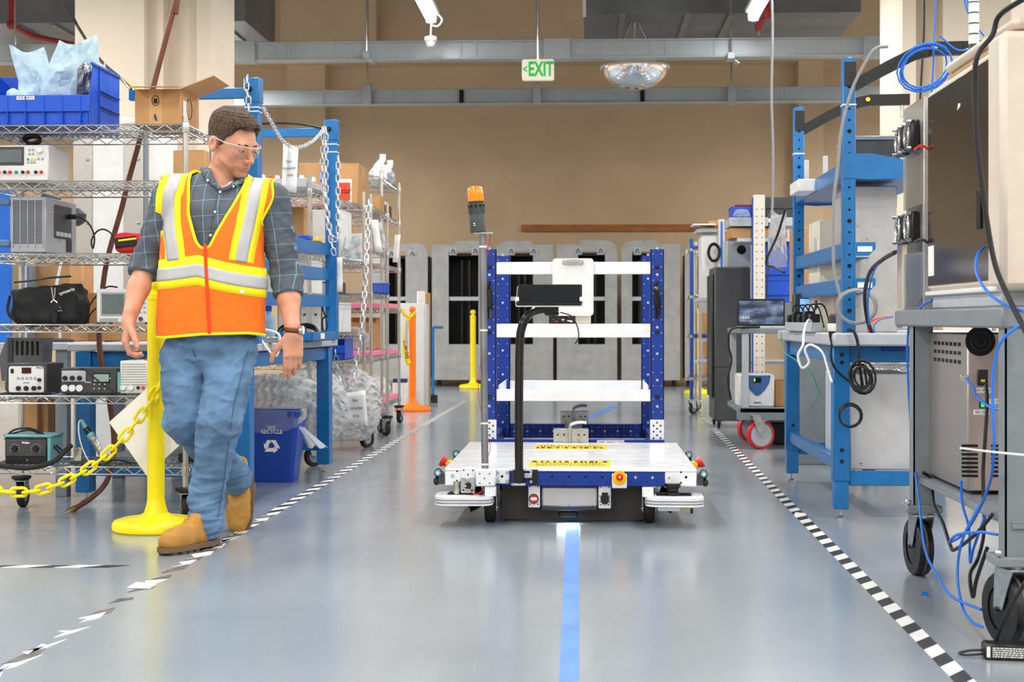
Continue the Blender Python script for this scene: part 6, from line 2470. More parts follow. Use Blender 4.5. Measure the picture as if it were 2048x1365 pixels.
# rubber hose hanging from the ceiling behind the rack
Yh = 7.025
M_hose = mat('brown_rubber_hose', '#6f3d2c', 0.5, var=0.18, scale=12)
hp = [Vector((B(352, 0, Yh).x + .25, Yh, 4.4)), B(360, -40, Yh), B(352, 0, Yh), B(332, 77, Yh), B(311, 157, Yh), B(277, 289, Yh), B(255, 369, Yh), B(243, 418, Yh), B(215, 518, Yh), B(204, 590, Yh), B(198, 666, Yh), B(203, 725, Yh), B(218, 800, Yh), B(228, 886, Yh), B(216, 957, Yh - .02), B(187, 993, Yh - .12), B(140, 1024, 6.83)]
hs = thing('air_hose', 'brown rubber air hose hanging slantwise behind the near wire rack', 'hose', hp[-1])
MB().tube([p - hp[-1] for p in smooth_path(hp, 6)], .0128, 10).build('hose', M_hose, hs)
d_ = (hp[-1] - hp[-2]).normalized()
MB().tube([d_ * -.03, d_ * .045], .0155, 12).build('coupling', M_brass, hs)
MB().tube([d_ * .045, d_ * .075], .011, 12).build('nozzle', M_brass, hs)

# ------------------------------------------------------------------ left blue workbench (runs along the aisle)
BA, BB = FL(489, 1010), FL(649, 946)
bd = (BB - BA)
BL = bd.length
brz = -math.atan2(bd.x, bd.y)
bench = thing('workbench', 'blue steel workbench with tall posts behind the walking person', 'workbench', BA, brz)
def bl_(p):
    """world point -> bench space"""
    return RZ(-brz) @ (Vector(p) - BA)
DP = .80
for x in (0, -DP):
    for y in (0, BL):
        lg = MB().b2((x - .038, y - .038, .05), (x + .038, y + .038, .735), .004).build('leg', M_bench, bench)
        MB().cyl((x, y, .01), (x, y, .06), .008, n=8).lathe([(.022, 0), (.022, .006), (.008, .014)], 12, (x, y, 0)).build('foot', M_zinc, lg)
for y in (0, BL):
    MB().b2((-DP + .038, y - .02, .66), (-.038, y + .02, .73), .003).build('end_rail', M_bench, bench)
    MB().b2((-DP + .038, y - .02, .13), (-.038, y + .02, .20), .003).build('end_rail', M_bench, bench)
for x in (0, -DP):
    MB().b2((x - .02, .038, .66), (x + .02, BL - .038, .73), .003).build('side_rail', M_bench, bench)
MB().b2((-DP - .02, .038, .13), (-DP + .02, BL - .038, .2), .003).build('side_rail', M_bench, bench)
MB().b2((-DP - .08, -.045, .737), (.055, BL + .10, .775), .006).build('tabletop', M_lgrey, bench)
UPX = .045
for y in (.0, BL):
    up_ = MB().b2((UPX - .033, y - .033, .775), (UPX + .033, y + .033, 2.03), .003).build('upright', M_bench, bench)
    MB().b2((UPX - .038, y - .038, 1.93), (UPX + .038, y + .038, 2.05), .004).build('upright_cap', M_bench, up_)
    MB().b2((UPX - .62, y - .018, 1.955), (UPX - .036, y + .018, 2.005), .003).build('top_arm', M_bench, bench)
    MB().lathe([(.001, .02), (.010, .02), (.014, .008), (.014, 0)], 8, (UPX - .008, y - .038, 1.995), RX(math.pi / 2)).build('lock_knob', M_black, up_)
    for zz in (1.905, 1.86 if y else 1.885):
        MB().b2((UPX - .035, y - .035, zz), (UPX + .035, y + .035, zz + .006), .001).build('cable_tie', M_wire, up_)
for zz in (1.30, 1.155, 1.0):
    bm_ = MB().b2((UPX - .04, .034, zz - .032), (UPX - .005, BL - .034, zz + .03), .003).b2((UPX - .11, .034, zz - .036), (UPX - .005, BL - .034, zz - .030)).build('cross_beam', M_bench, bench)

def onb(px, py, y):
    """bench-space point under a pixel at distance y along the bench"""
    o = Vector((0, 0, CAMZ))
    d = W(px, py, 1.0) - o
    o2, d2 = bl_(o), RZ(-brz) @ d
    k = (y - o2.y) / d2.y
    return o2 + d2 * k
# things on that bench
q = onb(537, 664, .45)
zt_ = .775
def wb(p):
    return RZ(brz) @ Vector(p) + BA
o = thing('spray_bottle', 'clear blue plastic bottle on the left workbench behind the arm', 'bottle', wb((q.x, .45, zt_)))
M_bottle = mat('blue_clear_bottle', '#a9c6e2', 0.2, trans=.35, ior=1.2)
MB().lathe([(.001, 0), (.032, 0), (.034, .01), (.034, .11), (.028, .13), (.015, .145), (.015, .16)], 20).build('bottle', M_bottle, o)
MB().lathe([(.017, .158), (.017, .185), (.001, .188)], 16).build('cap', M_bblue, o)
q = onb(600, 662, .9)
o = thing('parts_tray', 'blue parts tray on the left workbench edge', 'tray', wb((q.x - .05, .9, zt_)), brz)
bx_part(o, (-.12, -.15, 0), (.16, .35, .006), M_bench, 'tray_floor', .001)
bx_part(o, (-.12, -.15, 0), (.16, -.144, .05), M_bench, 'tray_wall', .001)
bx_part(o, (.154, -.15, 0), (.16, .35, .05), M_bench, 'tray_wall', .001)
bx_part(o, (.16, .02, .012), (.161, .10, .042), M_paper, 'paper_label', 0)
for k, (px, py, yy, r) in enumerate(((585, 645, .85, .07), (612, 645, .95, .06))):
    q = onb(px, py, yy)
    p = wb((q.x, yy, zt_ + .045))
    coil('cable_coil', p, r, 4.2, .006, M_bcable, 'coil of black cable on the left workbench, %s one' % ('left', 'right')[k], RX(.9), .8, 'cable')
q = onb(650, 640, BL - .06)
cable('cable_bundle', [wb(onb(640, 600, BL - .1)), wb(onb(648, 625, BL - .1)), wb(onb(655, 650, BL - .12)), wb(onb(648, 665, BL - .12)), wb(onb(645, 640, BL - .12)), wb(onb(655, 632, BL - .12))], .005, M_bcable, 'black cable looped at the far post of the left workbench')
cable('white_cable', [wb(onb(517, 662, .2)), wb(onb(530, 660, .16)), wb(onb(556, 668, .14)), wb(onb(560, 690, .14)), wb(onb(552, 712, .13)), wb(onb(538, 702, .12)), wb(onb(522, 680, .12))], .0065, M_wire, 'thick white cord looping off the left workbench')
q = onb(548, 668, .25)
bx = bx_part(None, (-.03, -.03, 0), (.03, .03, .03), M_steel, 'steel_block', .003)
bx.location = wb((q.x, .25, zt_))
tag(bx, 'small grey steel block on the left workbench', 'block')
# side table left of the bench, then the cartons seen through the near rack
t = thing('side_table', 'grey side table behind the near rack carrying cardboard boxes', 'table', (-3.15, 7.9, 0))
bx_part(t, (-.6, -.5, .737), (.57, .5, .775), M_lgrey, 'tabletop', .005)
for x in (-.55, .52):
    for y in (-.45, .45):
        bx_part(t, (x - .03, y - .03, 0), (x + .03, y + .03, .737), M_grey, 'leg', .003)
def on_bench_box(label, px0, py0, px1, py1, Y, dp, m=M_card, tape=True, z=None):
    return carton(label, px0, py0, px1, py1, Y, dp, m, tape, brz, z=z)
on_bench_box('tall cardboard box standing behind the black equipment bag', 72, 524, 147, 682, 7.75, .3, z=.775)
on_bench_box('yellowish cardboard box at the left behind the black equipment bag', 26, 520, 56, 682, 7.75, .3, mat('yellow_card', '#c9a869', .8), False, z=.775)
on_bench_box('low cardboard box behind the grey oscilloscope', 168, 586, 300, 682, 7.95, .25, z=.775)
for k, (px, m, lb) in enumerate(((51, M_lan, 'blue'), (57, M_paper, 'white'), (62, M_grey, 'grey'))):
    a = B(px - 2.5, 682, 7.7); b_ = B(px + 2.5, 528, 7.7)
    o = MB().b2((-(b_.x - a.x) / 2, 0, 0), ((b_.x - a.x) / 2, .22, b_.z - .775), .001).build('binder', m, None, ((a.x + b_.x) / 2, 7.66, .775))
    tag(o, 'thin %s binder standing beside the tall cardboard box' % lb, 'binder')
# microscope lamp behind the bag
q = B(118, 560, 7.6)
o = thing('desk_lamp', 'white lamp arm and grey head behind the black equipment bag', 'lamp', (q.x, 7.62, .775))
MB().tube([(0, 0, 0), (-.02, 0, .3), (.05, 0, .62)], .008, 8).build('arm', M_white2, o)
MB().lathe([(.02, 0), (.05, .02), (.055, .06), (.02, .09)], 18, (.08, 0, .60)).build('head', M_dgrey, o)
MB().lathe([(.07, 0), (.07, .012), (.01, .02)], 18).build('base', M_dgrey, o)
# dark monitor-like hood and grey duct below the third level
q = B(75, 720, 7.3)
# white and steel wall cabinet behind the near rack
Yp_ = 9.3
a = B(146, 640, Yp_)
o = thing('steel_cabinet', 'tall white cabinet with steel door strips seen through the near rack', 'cabinet', (a.x, Yp_, 0))
wtot = BX(312, Yp_) - a.x
H_ = BZ(200, 235, Yp_)
bx_part(o, (0, .01, 0), (wtot, .5, H_), M_white2, 'body', .004)
for x0, x1 in ((147, 184), (247, 287)):
    bx_part(o, (BX(x0, Yp_) - a.x, 0, .06), (BX(x1, Yp_) - a.x, .012, H_ - .03), M_steel, 'door_strip', .002)
    for zz in (.75, 1.15, 1.5, 1.9):
        MB().ball(((BX(x0, Yp_) + BX(x1, Yp_)) / 2 - a.x + .03, 0, zz), .012, 8, 6).build('rivet', M_chrome, o)
bx_part(o, (BX(287, Yp_) - a.x + .002, 0, .06), (BX(296, Yp_) - a.x, .012, H_ - .03), M_grey, 'door_edge', .002)
# cartons further behind
carton('brown cardboard box behind the right post of near rack, upper shelf', 346, 300, 410, 392, 8.9, .3, z=1.336)
bs = bx_part(None, (BX(340, 8.85), 8.88, 0), (BX(412, 8.85), 9.25, 1.335), M_grey, 'storage_cabinet', .004)
tag(bs, 'plain grey storage cabinet below the brown box behind near rack', 'cabinet')
o = bx_part(None, (BX(-60, 7.5), 7.5, .775), (BX(21, 7.5), 7.53, BZ(10, 380, 7.5)), M_lan, 'blue_panel', .004)
tag(o, 'bright blue panel standing at the far left on the bench', 'panel')
for k, (x0, x1, y0, y1, Y) in enumerate(((36, 75, 790, 905, 7.7), (79, 96, 800, 895, 7.75))):
    carton('cardboard box under the left workbench, %s' % ('wide one', 'narrow one')[k], x0, y0, x1, y1, Y, .25, z=.21)
sh = bx_part(bench, (-DP, .04, .195), (-.48, BL - .04, .208), M_grey, 'lower_shelf', .002)
# fume hood like grey scoop behind the soldering stations
q = B(72, 725, 7.0)
t = thing('fume_extractor', 'grey slotted fume extractor hood behind the soldering station', 'fume extractor', (q.x, YS0 + .38, LV[1] + e))
MB().b2((-.09, -.06, 0), (.09, .08, .05), .008).build('base', M_dgrey, t)
MB().prism([(-.10, .05), (.09, .05), (.10, .25), (-.075, .25), (-.11, .16)], .12, (0, .05, 0), FRONT).build('hood', mat('hood_grey', '#5a5d60', .5), t)
for k in range(6):
    bx_part(t, (-.055 + k * .024, -.0735, .17), (-.045 + k * .024, -.07, .235), M_hole, 'slot', .0005)
bx_part(t, (-.07, -.078, .10), (-.045, -.07, .26), M_acr, 'slider', .001)

# ---- chain and signs on the bench posts
def paper_sign(label, c4, lines, size, tilt):
    cc = sum(c4, Vector()) / 4
    t = thing('paper_sign', label, 'sign', cc)
    n = 6
    rows = []
    for i in range(n + 1):
        v = i / n
        r = []
        for j in range(n + 1):
            u = j / n
            p = c4[0].lerp(c4[1], u).lerp(c4[3].lerp(c4[2], u), v) - cc
            p.y += .006 * math.sin(u * 4 + v * 2)
            r.append(tuple(p))
        rows.append(r)
    o = MB().grid(rows).build('sheet', mat('laminated_paper', '#eef0f1', 0.25, var=.02, coat=.4), t, smooth=180)
    s_ = o.modifiers.new('thickness', 'SOLIDIFY'); s_.thickness = .001
    text('sign_print', lines, size, M_ink, t, (.0, -.011, 0), (math.pi / 2, tilt, 0), sx=.72, spacing=1.7)
    return t
Ys1 = 7.75
c4 = [B(563, 381, Ys1), B(593, 386, Ys1), B(597, 297, Ys1), B(566, 284, Ys1)]
M_chain = mat('galvanised_chain', '#d3d6d8', 0.3, .8, var=.08)
paper_sign('laminated sign reading Non Production Area, upper one on the chain', c4, 'Non\nProduction\nArea', .021, -.09)
pa, pb = wb((UPX + .02, 0, 1.88)), wb((UPX - .01, BL - .04, 2.0))
cp = [B(527, 217, pa.y), B(545, 248, 7.3), B(566, 282, 7.6), B(592, 296, 7.85), B(620, 287, 8.15), B(640, 268, 8.4), B(650, 252, 8.55)]
c_ = thing('steel_chain', 'steel chain sagging between the two posts of the left workbench', 'chain', cp[0])
chain_links(c_, [p - cp[0] for p in cp], .036, .0034, M_chain)
cp = [B(495, 152, 7.06), B(493, 175, 7.06), B(497, 200, 7.06), B(497, 224, 7.06)]
c_ = thing('steel_chain', 'short steel chain hanging on the near post of the left workbench', 'chain', cp[0])
chain_links(c_, [p - cp[0] for p in cp], .042, .0032, M_chain)
for k, pts in enumerate(([(648, 255), (645, 330), (650, 400), (657, 450), (664, 490), (671, 520)], [(652, 256), (652, 320), (653, 400), (660, 460), (668, 478), (676, 470), (676, 400), (677, 300)])):
    cp = [B(x, y, 8.5) for x, y in pts]
    c_ = thing('steel_chain', 'steel chain hanging down the far post of the left workbench, %s' % ('left strand', 'looped strand')[k], 'chain', cp[0])
    chain_links(c_, [p - cp[0] for p in cp], .046, .0036, M_chain)
cp = [B(738, 400, 10.25), B(735, 470, 10.2), B(731, 560, 10.1), B(724, 650, 10.0), B(714, 720, 9.95), B(705, 768, 9.9), B(694, 776, 9.9), B(682, 762, 9.9), B(673, 720, 9.9), B(668, 660, 9.9)]
c_ = thing('steel_chain', 'long steel chain hanging along the wire rack to the lower sign', 'chain', cp[0])
chain_links(c_, [p - cp[0] for p in cp], .055, .0042, M_chain)
c4 = [B(692, 845, 9.85), B(736, 853, 9.85), B(731, 781, 9.85), B(687, 787, 9.85)]
paper_sign('laminated sign reading Non Production Area, lower one near the floor', c4, 'Non\nProduction\nArea', .030, -.05)

# ---- recycling bin under the bench
q = FL(546, 963)
t = thing('recycling_bin', 'blue recycling bin with white logo and clear liner under the bench', 'bin', (q.x, q.y + .02, 0))
M_rbin = mat('recycling_blue', '#1744a8', 0.35)
wt, wb2, hh, dt = .165, .125, .39, .12
def ringp(wx, wy, z, r=.025):
    return [(x, y, z) for x, y in rrect(wx * 2, wy * 2, r)]
mb = MB()
rings = [ringp(wb2, .095, 0), ringp(wb2 + (wt - wb2) * .93, .095 + .04 * .93, hh * .93), ringp(wt + .006, .141, hh * .93), ringp(wt + .008, .143, hh), ringp(wt - .004, .131, hh), ringp(wb2 - .004, .091, .006)]
n = len(rings[0])
for r in rings:
    mb.v += r
for i in range(len(rings) - 1):
    for k in range(n):
        mb.f.append((i * n + k, i * n + (k + 1) % n, (i + 1) * n + (k + 1) % n, (i + 1) * n + k))
mb.f.append(tuple(range(n - 1, -1, -1)))
mb.f.append(tuple((len(rings) - 1) * n + k for k in range(n)))
mb.build('bin_shell', M_rbin, t)
tl = math.atan2(.04, hh)
def face_pt(x, z):
    return Vector((x, -.095 - .04 * z / hh - .002, z))
text('bin_print', 'WE\nRECYCLE', .029, M_paper, t, face_pt(.014, .29), (math.pi / 2 + tl, 0, 0), bold=.0008, spacing=.75)
for k in range(3):
    a = math.radians(90 + 120 * k)
    R2 = RX(tl) 
    c_ = face_pt(.012, .205)
    def tri(p):
        x, z = p
        ca, sa = math.cos(math.radians(120 * k)), math.sin(math.radians(120 * k))
        return (x * ca - z * sa, x * sa + z * ca)
    MB().prism([tri(p) for p in ((-.038, -.034), (.012, -.034), (.012, -.042), (.036, -.024), (.012, -.006), (.012, -.014), (-.026, -.014))], .001, c_, FRONT).build('recycle_arrow', M_paper, t)
# liner
ln_rows = []
rs = random.Random(6)
for i in range(7):
    v = i / 6
    r = []
    for k in range(49):
        a = math.tau * k / 48
        wx = wt + .012 + .006 * v + .006 * math.sin(a * 9 + v * 3)
        wy = .148 + .006 * math.sin(a * 11 + v)
        c_, s_ = math.cos(a), math.sin(a)
        pw = .35
        x = wx * math.copysign(abs(c_) ** pw, c_)
        y = wy * math.copysign(abs(s_) ** pw, s_)
        z = hh + .012 - v * (.10 + .045 * math.cos(a + 2.6)) - .004 * math.sin(a * 13)
        r.append((x * (1 - .05 * v), y * (1 - .04 * v), z))
    ln_rows.append(r)
M_liner = mat('clear_liner', '#e4ecf6', 0.15, trans=0.85, ior=1.08, bump=.4, bscale=30)
MB().grid(ln_rows).build('liner', M_liner, t, smooth=180)
kn = MB()
cone = []
for i in range(8):
    v = i / 7
    c_ = Vector((wt + .01 + .085 * v, -.10, hh - .09 - .10 * v))
    rr = .012 + .038 * v ** 1.3
    cone.append([tuple(c_ + Vector((rr * (1 + .25 * math.sin(7 * a)) * math.cos(a), rr * .7 * math.sin(a) * (1 + .25 * math.cos(6 * a)), -.01 * math.sin(5 * a)))) for a in [math.tau * k / 30 for k in range(31)]])
kn.grid(cone).build('liner_knot', mat('bunched_liner', '#dfe6ee', .3, trans=.45, ior=1.1), t, smooth=180)

# ---- bubble wrap heaps
M_wrap = mat('bubble_wrap', '#f4f7f8', 0.16, var=.03, trans=.55, ior=1.12, bump=1.0, bscale=60)
q = FL(575, 905)
blob('big roll of clear bubble wrap under the left workbench behind the recycling bin', (BX(545, 8.9), 8.95, .36), (.36, .2, .20), M_wrap, 3, .10, 55, 'bubble_wrap', 'bubble wrap', .012)
blob('crumpled heap of clear bubble wrap behind the lower sign', (BX(690, 10.2), 10.2, .30), (.24, .2, .26), M_wrap, 9, .13, 55, 'bubble_wrap', 'bubble wrap', .013)
blob('middle heap of clear bubble wrap behind the bench leg', (BX(615, 9.4), 9.45, .33), (.24, .18, .25), M_wrap, 12, .13, 55, 'bubble_wrap', 'bubble wrap', .013)

# ------------------------------------------------------------------ wire racks further along the left side
def rack_line(label, pn, pf, depth, levels, ztop, **kw):
    """rack whose aisle-side posts stand at pn (near) and pf (far)"""
    pn, pf = Vector(pn), Vector(pf)
    d = pf - pn
    L = d.length
    rz = -math.atan2(d.x, d.y)
    c = (pn + pf) / 2 + RZ(rz) @ Vector((-depth / 2, 0, 0))
    t = wire_rack(label, c.x - depth / 2, c.x + depth / 2, c.y - L / 2, c.y + L / 2, levels, ztop, rz=rz, **kw)
    def wl(x, y, z):                      # x: back from the aisle side, y: along from the near end
        return RZ(rz) @ Vector((depth / 2 - x, y - L / 2, z)) + Vector((c.x, c.y, 0))
    return t, wl, rz, L
RA, wA, rzA, LA = rack_line('long chrome wire rack just beyond the left workbench', (-1.668, 9.02, 0), (-1.535, 10.36, 0), .55, [.62, .80, 1.05, 1.29, 1.68], 1.78, wr=.062)
RB, wB, rzB, LB = rack_line('short chrome wire rack with blue bins, second beyond the left workbench', (-1.515, 10.56, 0), (-1.515, 11.44, 0), .55, [.2, .62, 1.08, 1.4, 1.70], 1.78, wr=.055, zc=.14)
RC, wC, rzC, LC = rack_line('tall chrome wire rack with pink trays, third beyond the left workbench', (-1.60, 11.75, 0), (-1.60, 12.85, 0), .5, [.22, .6, .98, 1.33, 1.73, 2.02], 2.07, wr=.055, zc=.14)

def rbox(wl, rz, label, x, y, z, sx, sy, sz, m, name, cat, bev=.004):
    """plain item: x back from the aisle side, y along"""
    t = thing(name, label, cat, wl(x, y, z + e), rz)
    MB().b2((-sx / 2, -sy / 2, 0), (sx / 2, sy / 2, sz), bev).build('shell', m, t)
    return t
# big shipping carton
Yk = 10.62
t, w, h, d = carton('large shipping carton with blue print and red sticker on the wire racks', 598, 326, 716, 410, Yk, .5, z=1.70 + e)
text('carton_print', 'Electrospace F', .050, M_lan, t, (-.02, -d / 2 - .001, h * .40), sx=.9, bold=.001)
text('carton_print', 'Topeka, KS', .022, M_lan, t, (.01, -d / 2 - .001, h * .26))
lg = MB().prism(rrect(.09, .075, .004), .001, (-.015, -d / 2, h * .68), FRONT).build('logo_box', M_lan, t)
text('logo_print', 'CS', .05, M_card2, lg, (-.015, -d / 2 - .0016, h * .68), bold=.002)
rsn = bx_part(t, (w / 2 - .155, -d / 2 - .0015, h * .06), (w / 2 - .045, -d / 2, h * .62), M_paper, 'sticker', 0)
bx_part(rsn, (w / 2 - .148, -d / 2 - .0025, h * .12), (w / 2 - .055, -d / 2 - .001, h * .54), mat('red_sticker', '#e8401c', .5), 'sticker_field', 0)
text('sticker_print', 'PACKING LIST\nENCLOSED', .017, M_ink, rsn, (w / 2 - .101, -d / 2 - .0032, h * .33), bold=.0005)
carton('brown carton on the upper shelf of the short wire rack', 728, 390, 760, 452, 11.15, .26, z=1.70 + e)
carton('brown carton low behind the steel chain, on the long wire rack', 562, 415, 608, 450, 9.5, .3, z=1.29 + e)
# grey tray with connectors on the near end of the long rack
t = thing('steel_tray', 'grey steel tray of white connectors on the top of long wire rack', 'tray', wA(.27, .25, 1.68 + e), rzA)
bx_part(t, (-.25, -.22, 0), (.25, .25, .02), M_lgrey, 'tray_floor', .002)
bx_part(t, (-.25, -.22, 0), (.25, -.21, .07), M_lgrey, 'tray_wall', .002)
bx_part(t, (.24, -.22, 0), (.25, .25, .05), M_lgrey, 'tray_wall', .002)
rs = random.Random(2)
for k in range(9):
    MB().box((rs.uniform(-.2, .2), rs.uniform(-.18, .1), .05 + rs.uniform(0, .07)), (.028, .02, .03), RZ(rs.uniform(0, 3)) @ RX(rs.uniform(-.5, .5)), .003).build('connector', M_white2, t)
for k in range(4):
    x = rs.uniform(-.2, .1)
    MB().tube(smooth_path([(x, -.15, .06), (x + .05, -.1, .09), (x + .1, -.12, .05)], 4), .004, 5).build('red_wire', M_red, t)
rbox(wA, rzA, 'white carton behind the far post of left workbench on the long rack', .28, .62, 1.05, .3, .26, .22, M_white2, 'white_box', 'box')
rbox(wA, rzA, 'tall white carton on the long rack right of the far bench post', .2, 1.05, 1.29, .3, .3, .33, M_white2, 'white_box', 'box')
for k in range(5):
    o = rbox(wA, rzA, 'white rack module standing on the long wire rack, %s from the aisle end' % ('first', 'second', 'third', 'fourth', 'fifth')[k], .10 + k * .075, 1.0, .80, .068, .5, .20, M_white2, 'rack_module', 'module')
    bx_part(o, (-.033, -.252, .0), (-.030, -.249, .2), M_dgrey, 'module_gap', 0)
    MB().cyl((0, -.25, .12), (0, -.256, .12), .008, n=10).build('module_screw', M_dgrey, o)
for k in range(3):
    o = rbox(wA, rzA, 'dark instrument on the white rack modules, %s of three' % ('left', 'middle', 'right')[k], .16 + .17 * (2 - k), 1.05, 1.05, .14, .3, .09, M_dgrey, 'instrument_case', 'instrument')
    bx_part(o, (-.06, -.153, .01), (.06, -.149, .08), M_lgrey, 'face', .001)
t, w_b, h_b = hopper_bin('deep blue bin on the long wire rack under the white modules', 628, 672, 690, 716, 9.9, .35, M_bblue, .6, z=.62 + e)
crumple('clear bag of parts on the upper shelf of the long wire rack', 560, 452, 612, 470, 9.45, .05, M_bag, 31, z=1.29 + e)
# short rack contents
for k in range(5):
    hopper_bin('small blue bin in the row on the short wire rack, %s from the near end' % ('first', 'second', 'third', 'fourth', 'fifth')[k], 741 + k * 6.6, 566, 747 + k * 6.6, 584, 10.62 + k * .17, .15, M_bblue, .6, z=1.08 + e)
crumple('clear bag bulging above the small blue bins', 735, 510, 768, 566, 10.9, .08, M_bag, 33, z=1.40 + e)
crumple('clear bag of parts on the long rack beside the far bench post', 684, 520, 725, 566, 9.9, .08, M_bag, 35, z=1.05 + e + .24)
for k, (z, y) in enumerate(((.2, .55), (.62, .5), (1.4, .5))):
    o = rbox(wB, rzB, 'pink foam tray on the short wire rack, %s' % ('lowest', 'middle', 'upper')[k], .2, y, z, .34, .6, .035, M_pink, 'foam_tray', 'tray')
for k, (z, y) in enumerate(((.22, .55), (.6, .5), (.98, .55))):
    o = rbox(wC, rzC, 'pink foam tray on the tall wire rack, %s' % ('lowest', 'middle', 'upper')[k], .2, y, z, .4, .9, .04, M_pink, 'foam_tray', 'tray')
blob('clear bag on the pink tray of the short wire rack', (-1.72, 11.0, .74), (.13, .12, .09), M_bag, 44, .2, 40, 'plastic_bag', 'bag', .012)
blob('white bag on the pink tray low on the tall wire rack', (-1.72, 12.2, .34), (.12, .14, .09), mat('white_bag', '#e8ecee', .3), 46, .15, 40, 'plastic_bag', 'bag', .012)
# bent white brackets and grey bag on the tall rack
for k, (px, py) in enumerate(((752, 345), (772, 353))):
    q = wC(.1 + .0 * k, .25 + .45 * k, 2.02 + e)
    t = MB().prism([(0, 0), (.05, 0), (.05, .09), (.10, .145), (.10, .20), (.05, .20), (.05, .165), (0, .11)], .004, (0, 0, 0), FRONT).build('bent_bracket', M_white, None, q)
    tag(t, 'bent white metal bracket standing on the tall wire rack, %s one' % ('left', 'right')[k], 'bracket')
blob('grey plastic bag on the top of the tall wire rack', wC(.12, .9, 2.10), (.10, .12, .10), mat('grey_bag', '#b9bec4', .3), 48, .2, 40, 'plastic_bag', 'bag', .012)
o = rbox(wC, rzC, 'black device on the second shelf of the tall wire rack', .12, .9, 1.73, .14, .2, .12, M_black, 'device', 'device')
MB().tube([(-.05, -.1, .13), (0, -.1, .16), (.05, -.1, .13)], .012, 8).build('handle', M_white2, o)
o = rbox(wC, rzC, 'cardboard box on the middle of the tall wire rack', .25, .3, .6 + .045, .3, .4, .22, M_card, 'cardboard_box', 'box')
o = rbox(wC, rzC, 'brown cardboard box under the upper pink tray of tall rack', .27, .75, .6 + .045, .3, .4, .26, M_card, 'cardboard_box', 'box')
o = rbox(wC, rzC, 'white carton on the tall wire rack behind the small blue bins', .27, .5, 1.33, .34, .5, .25, M_white2, 'white_box', 'box')

# ------------------------------------------------------------------ orange stanchion, caution tape and boards
st2 = stanchion(825, 822, 1.02, M_orange, 'orange plastic stanchion tied with yellow caution tape', rb=.18, rp=.034)
p = FL(825, 822)
M_caut = mat('caution_tape', '#f2cf10', .45)
ct = thing('caution_tape', 'yellow caution tape hanging from the orange stanchion', 'tape', (p.x, p.y - .04, .0))
q = lambda px, py: B(px, py, p.y - .04) - Vector((p.x, p.y - .04, 0))
def ribbon(pts, w, nm):
    P = smooth_path(pts, 4)
    rows = []
    for i, a in enumerate(P):
        d = (P[min(i + 1, len(P) - 1)] - P[max(i - 1, 0)]).normalized()
        s_ = Vector((d.z, 0, -d.x))
        rows.append([tuple(a - s_ * w / 2 + Vector((0, .004 * math.sin(i), 0))), tuple(a + s_ * w / 2)])
    o = MB().grid(rows).build(nm, M_caut, ct, smooth=180)
    s2 = o.modifiers.new('thickness', 'SOLIDIFY'); s2.thickness = .001
ribbon([q(817, 634), q(812, 660), q(810, 690), q(813, 715), q(818, 730)], .05, 'tape_tail')
ribbon([q(803, 617), q(810, 630), q(822, 634), q(832, 624)], .03, 'tape_knot')
ribbon([q(790, 612), q(798, 616), q(804, 620)], .03, 'tape_run')
text('tape_print', 'DO NOT', .048, M_ink, ct, q(813, 699) + Vector((0, -.006, 0)), (math.pi / 2, -math.pi / 2 - .1, 0), sx=.9, bold=.001)
crumple('grey strip of plastic hanging on the caution tape', 809, 640, 816, 690, p.y - .05, .01, M_lgrey, 61, z=BZ(812, 692, p.y - .05))
Yb_ = 15.3
def board(label, px0, py0, px1, Y, m, th=.05):
    a, b_ = B(px0, py0, Y), B(px1, py0, Y)
    o = MB().b2((-(b_.x - a.x) / 2, 0, 0), ((b_.x - a.x) / 2, th, a.z), .006).build('panel_board', m, None, ((a.x + b_.x) / 2, Y, 0))
    return tag(o, label, 'board')
board('large white panel standing behind the orange stanchion', 800, 607, 849, 15.3, M_white2)
board('tall narrow white panel behind the orange stanchion', 834, 583, 850, 15.45, M_white2)
board('brown panel edge standing behind the white panels', 850, 586, 860, 15.6, M_card)
board('thin grey white panel right of the large white panel', 850.5, 608, 857, 15.25, M_lgrey)
o = bx_part(None, (BX(786, 15.2), 15.18, 0), (BX(816, 15.2), 15.28, BZ(800, 765, 15.2)), M_white2, 'foam_block', .006)
tag(o, 'white foam block low behind the tall wire rack', 'block')
o = bx_part(None, (BX(786, 15.2), 15.18, BZ(800, 766, 15.2)), (BX(814, 15.2), 15.27, BZ(800, 758, 15.2)), mat('navy_edge', '#1f2f63', .5), 'foam_strip', .002)
tag(o, 'navy strip on the white foam block behind the tall wire rack', 'strip')
t = thing('hand_truck', 'thin blue metal stand right of the brown panel', 'stand', (BX(866, 16), 16, 0))
MB().cyl((0, 0, .0), (0, 0, BZ(866, 655, 16)), .015, n=8).build('pole', M_bench, t)
MB().cyl((0, 0, BZ(866, 655, 16)), (.11, 0, BZ(866, 655, 16)), .015, n=8).build('arm', M_bench, t)
MB().lathe([(.05, 0), (.05, .08), (.02, .09)], 14).build('base', M_rubber, t)
stanchion(946, 777, 1.02, M_yellow, 'far yellow stanchion standing before the grey cabinets', rb=.18, rp=.036)

# ================================================================== RIGHT SIDE
ZX = Matrix(((0, 0, 1), (1, 0, 0), (0, 1, 0)))          # local x -> world y, y -> z, z -> x
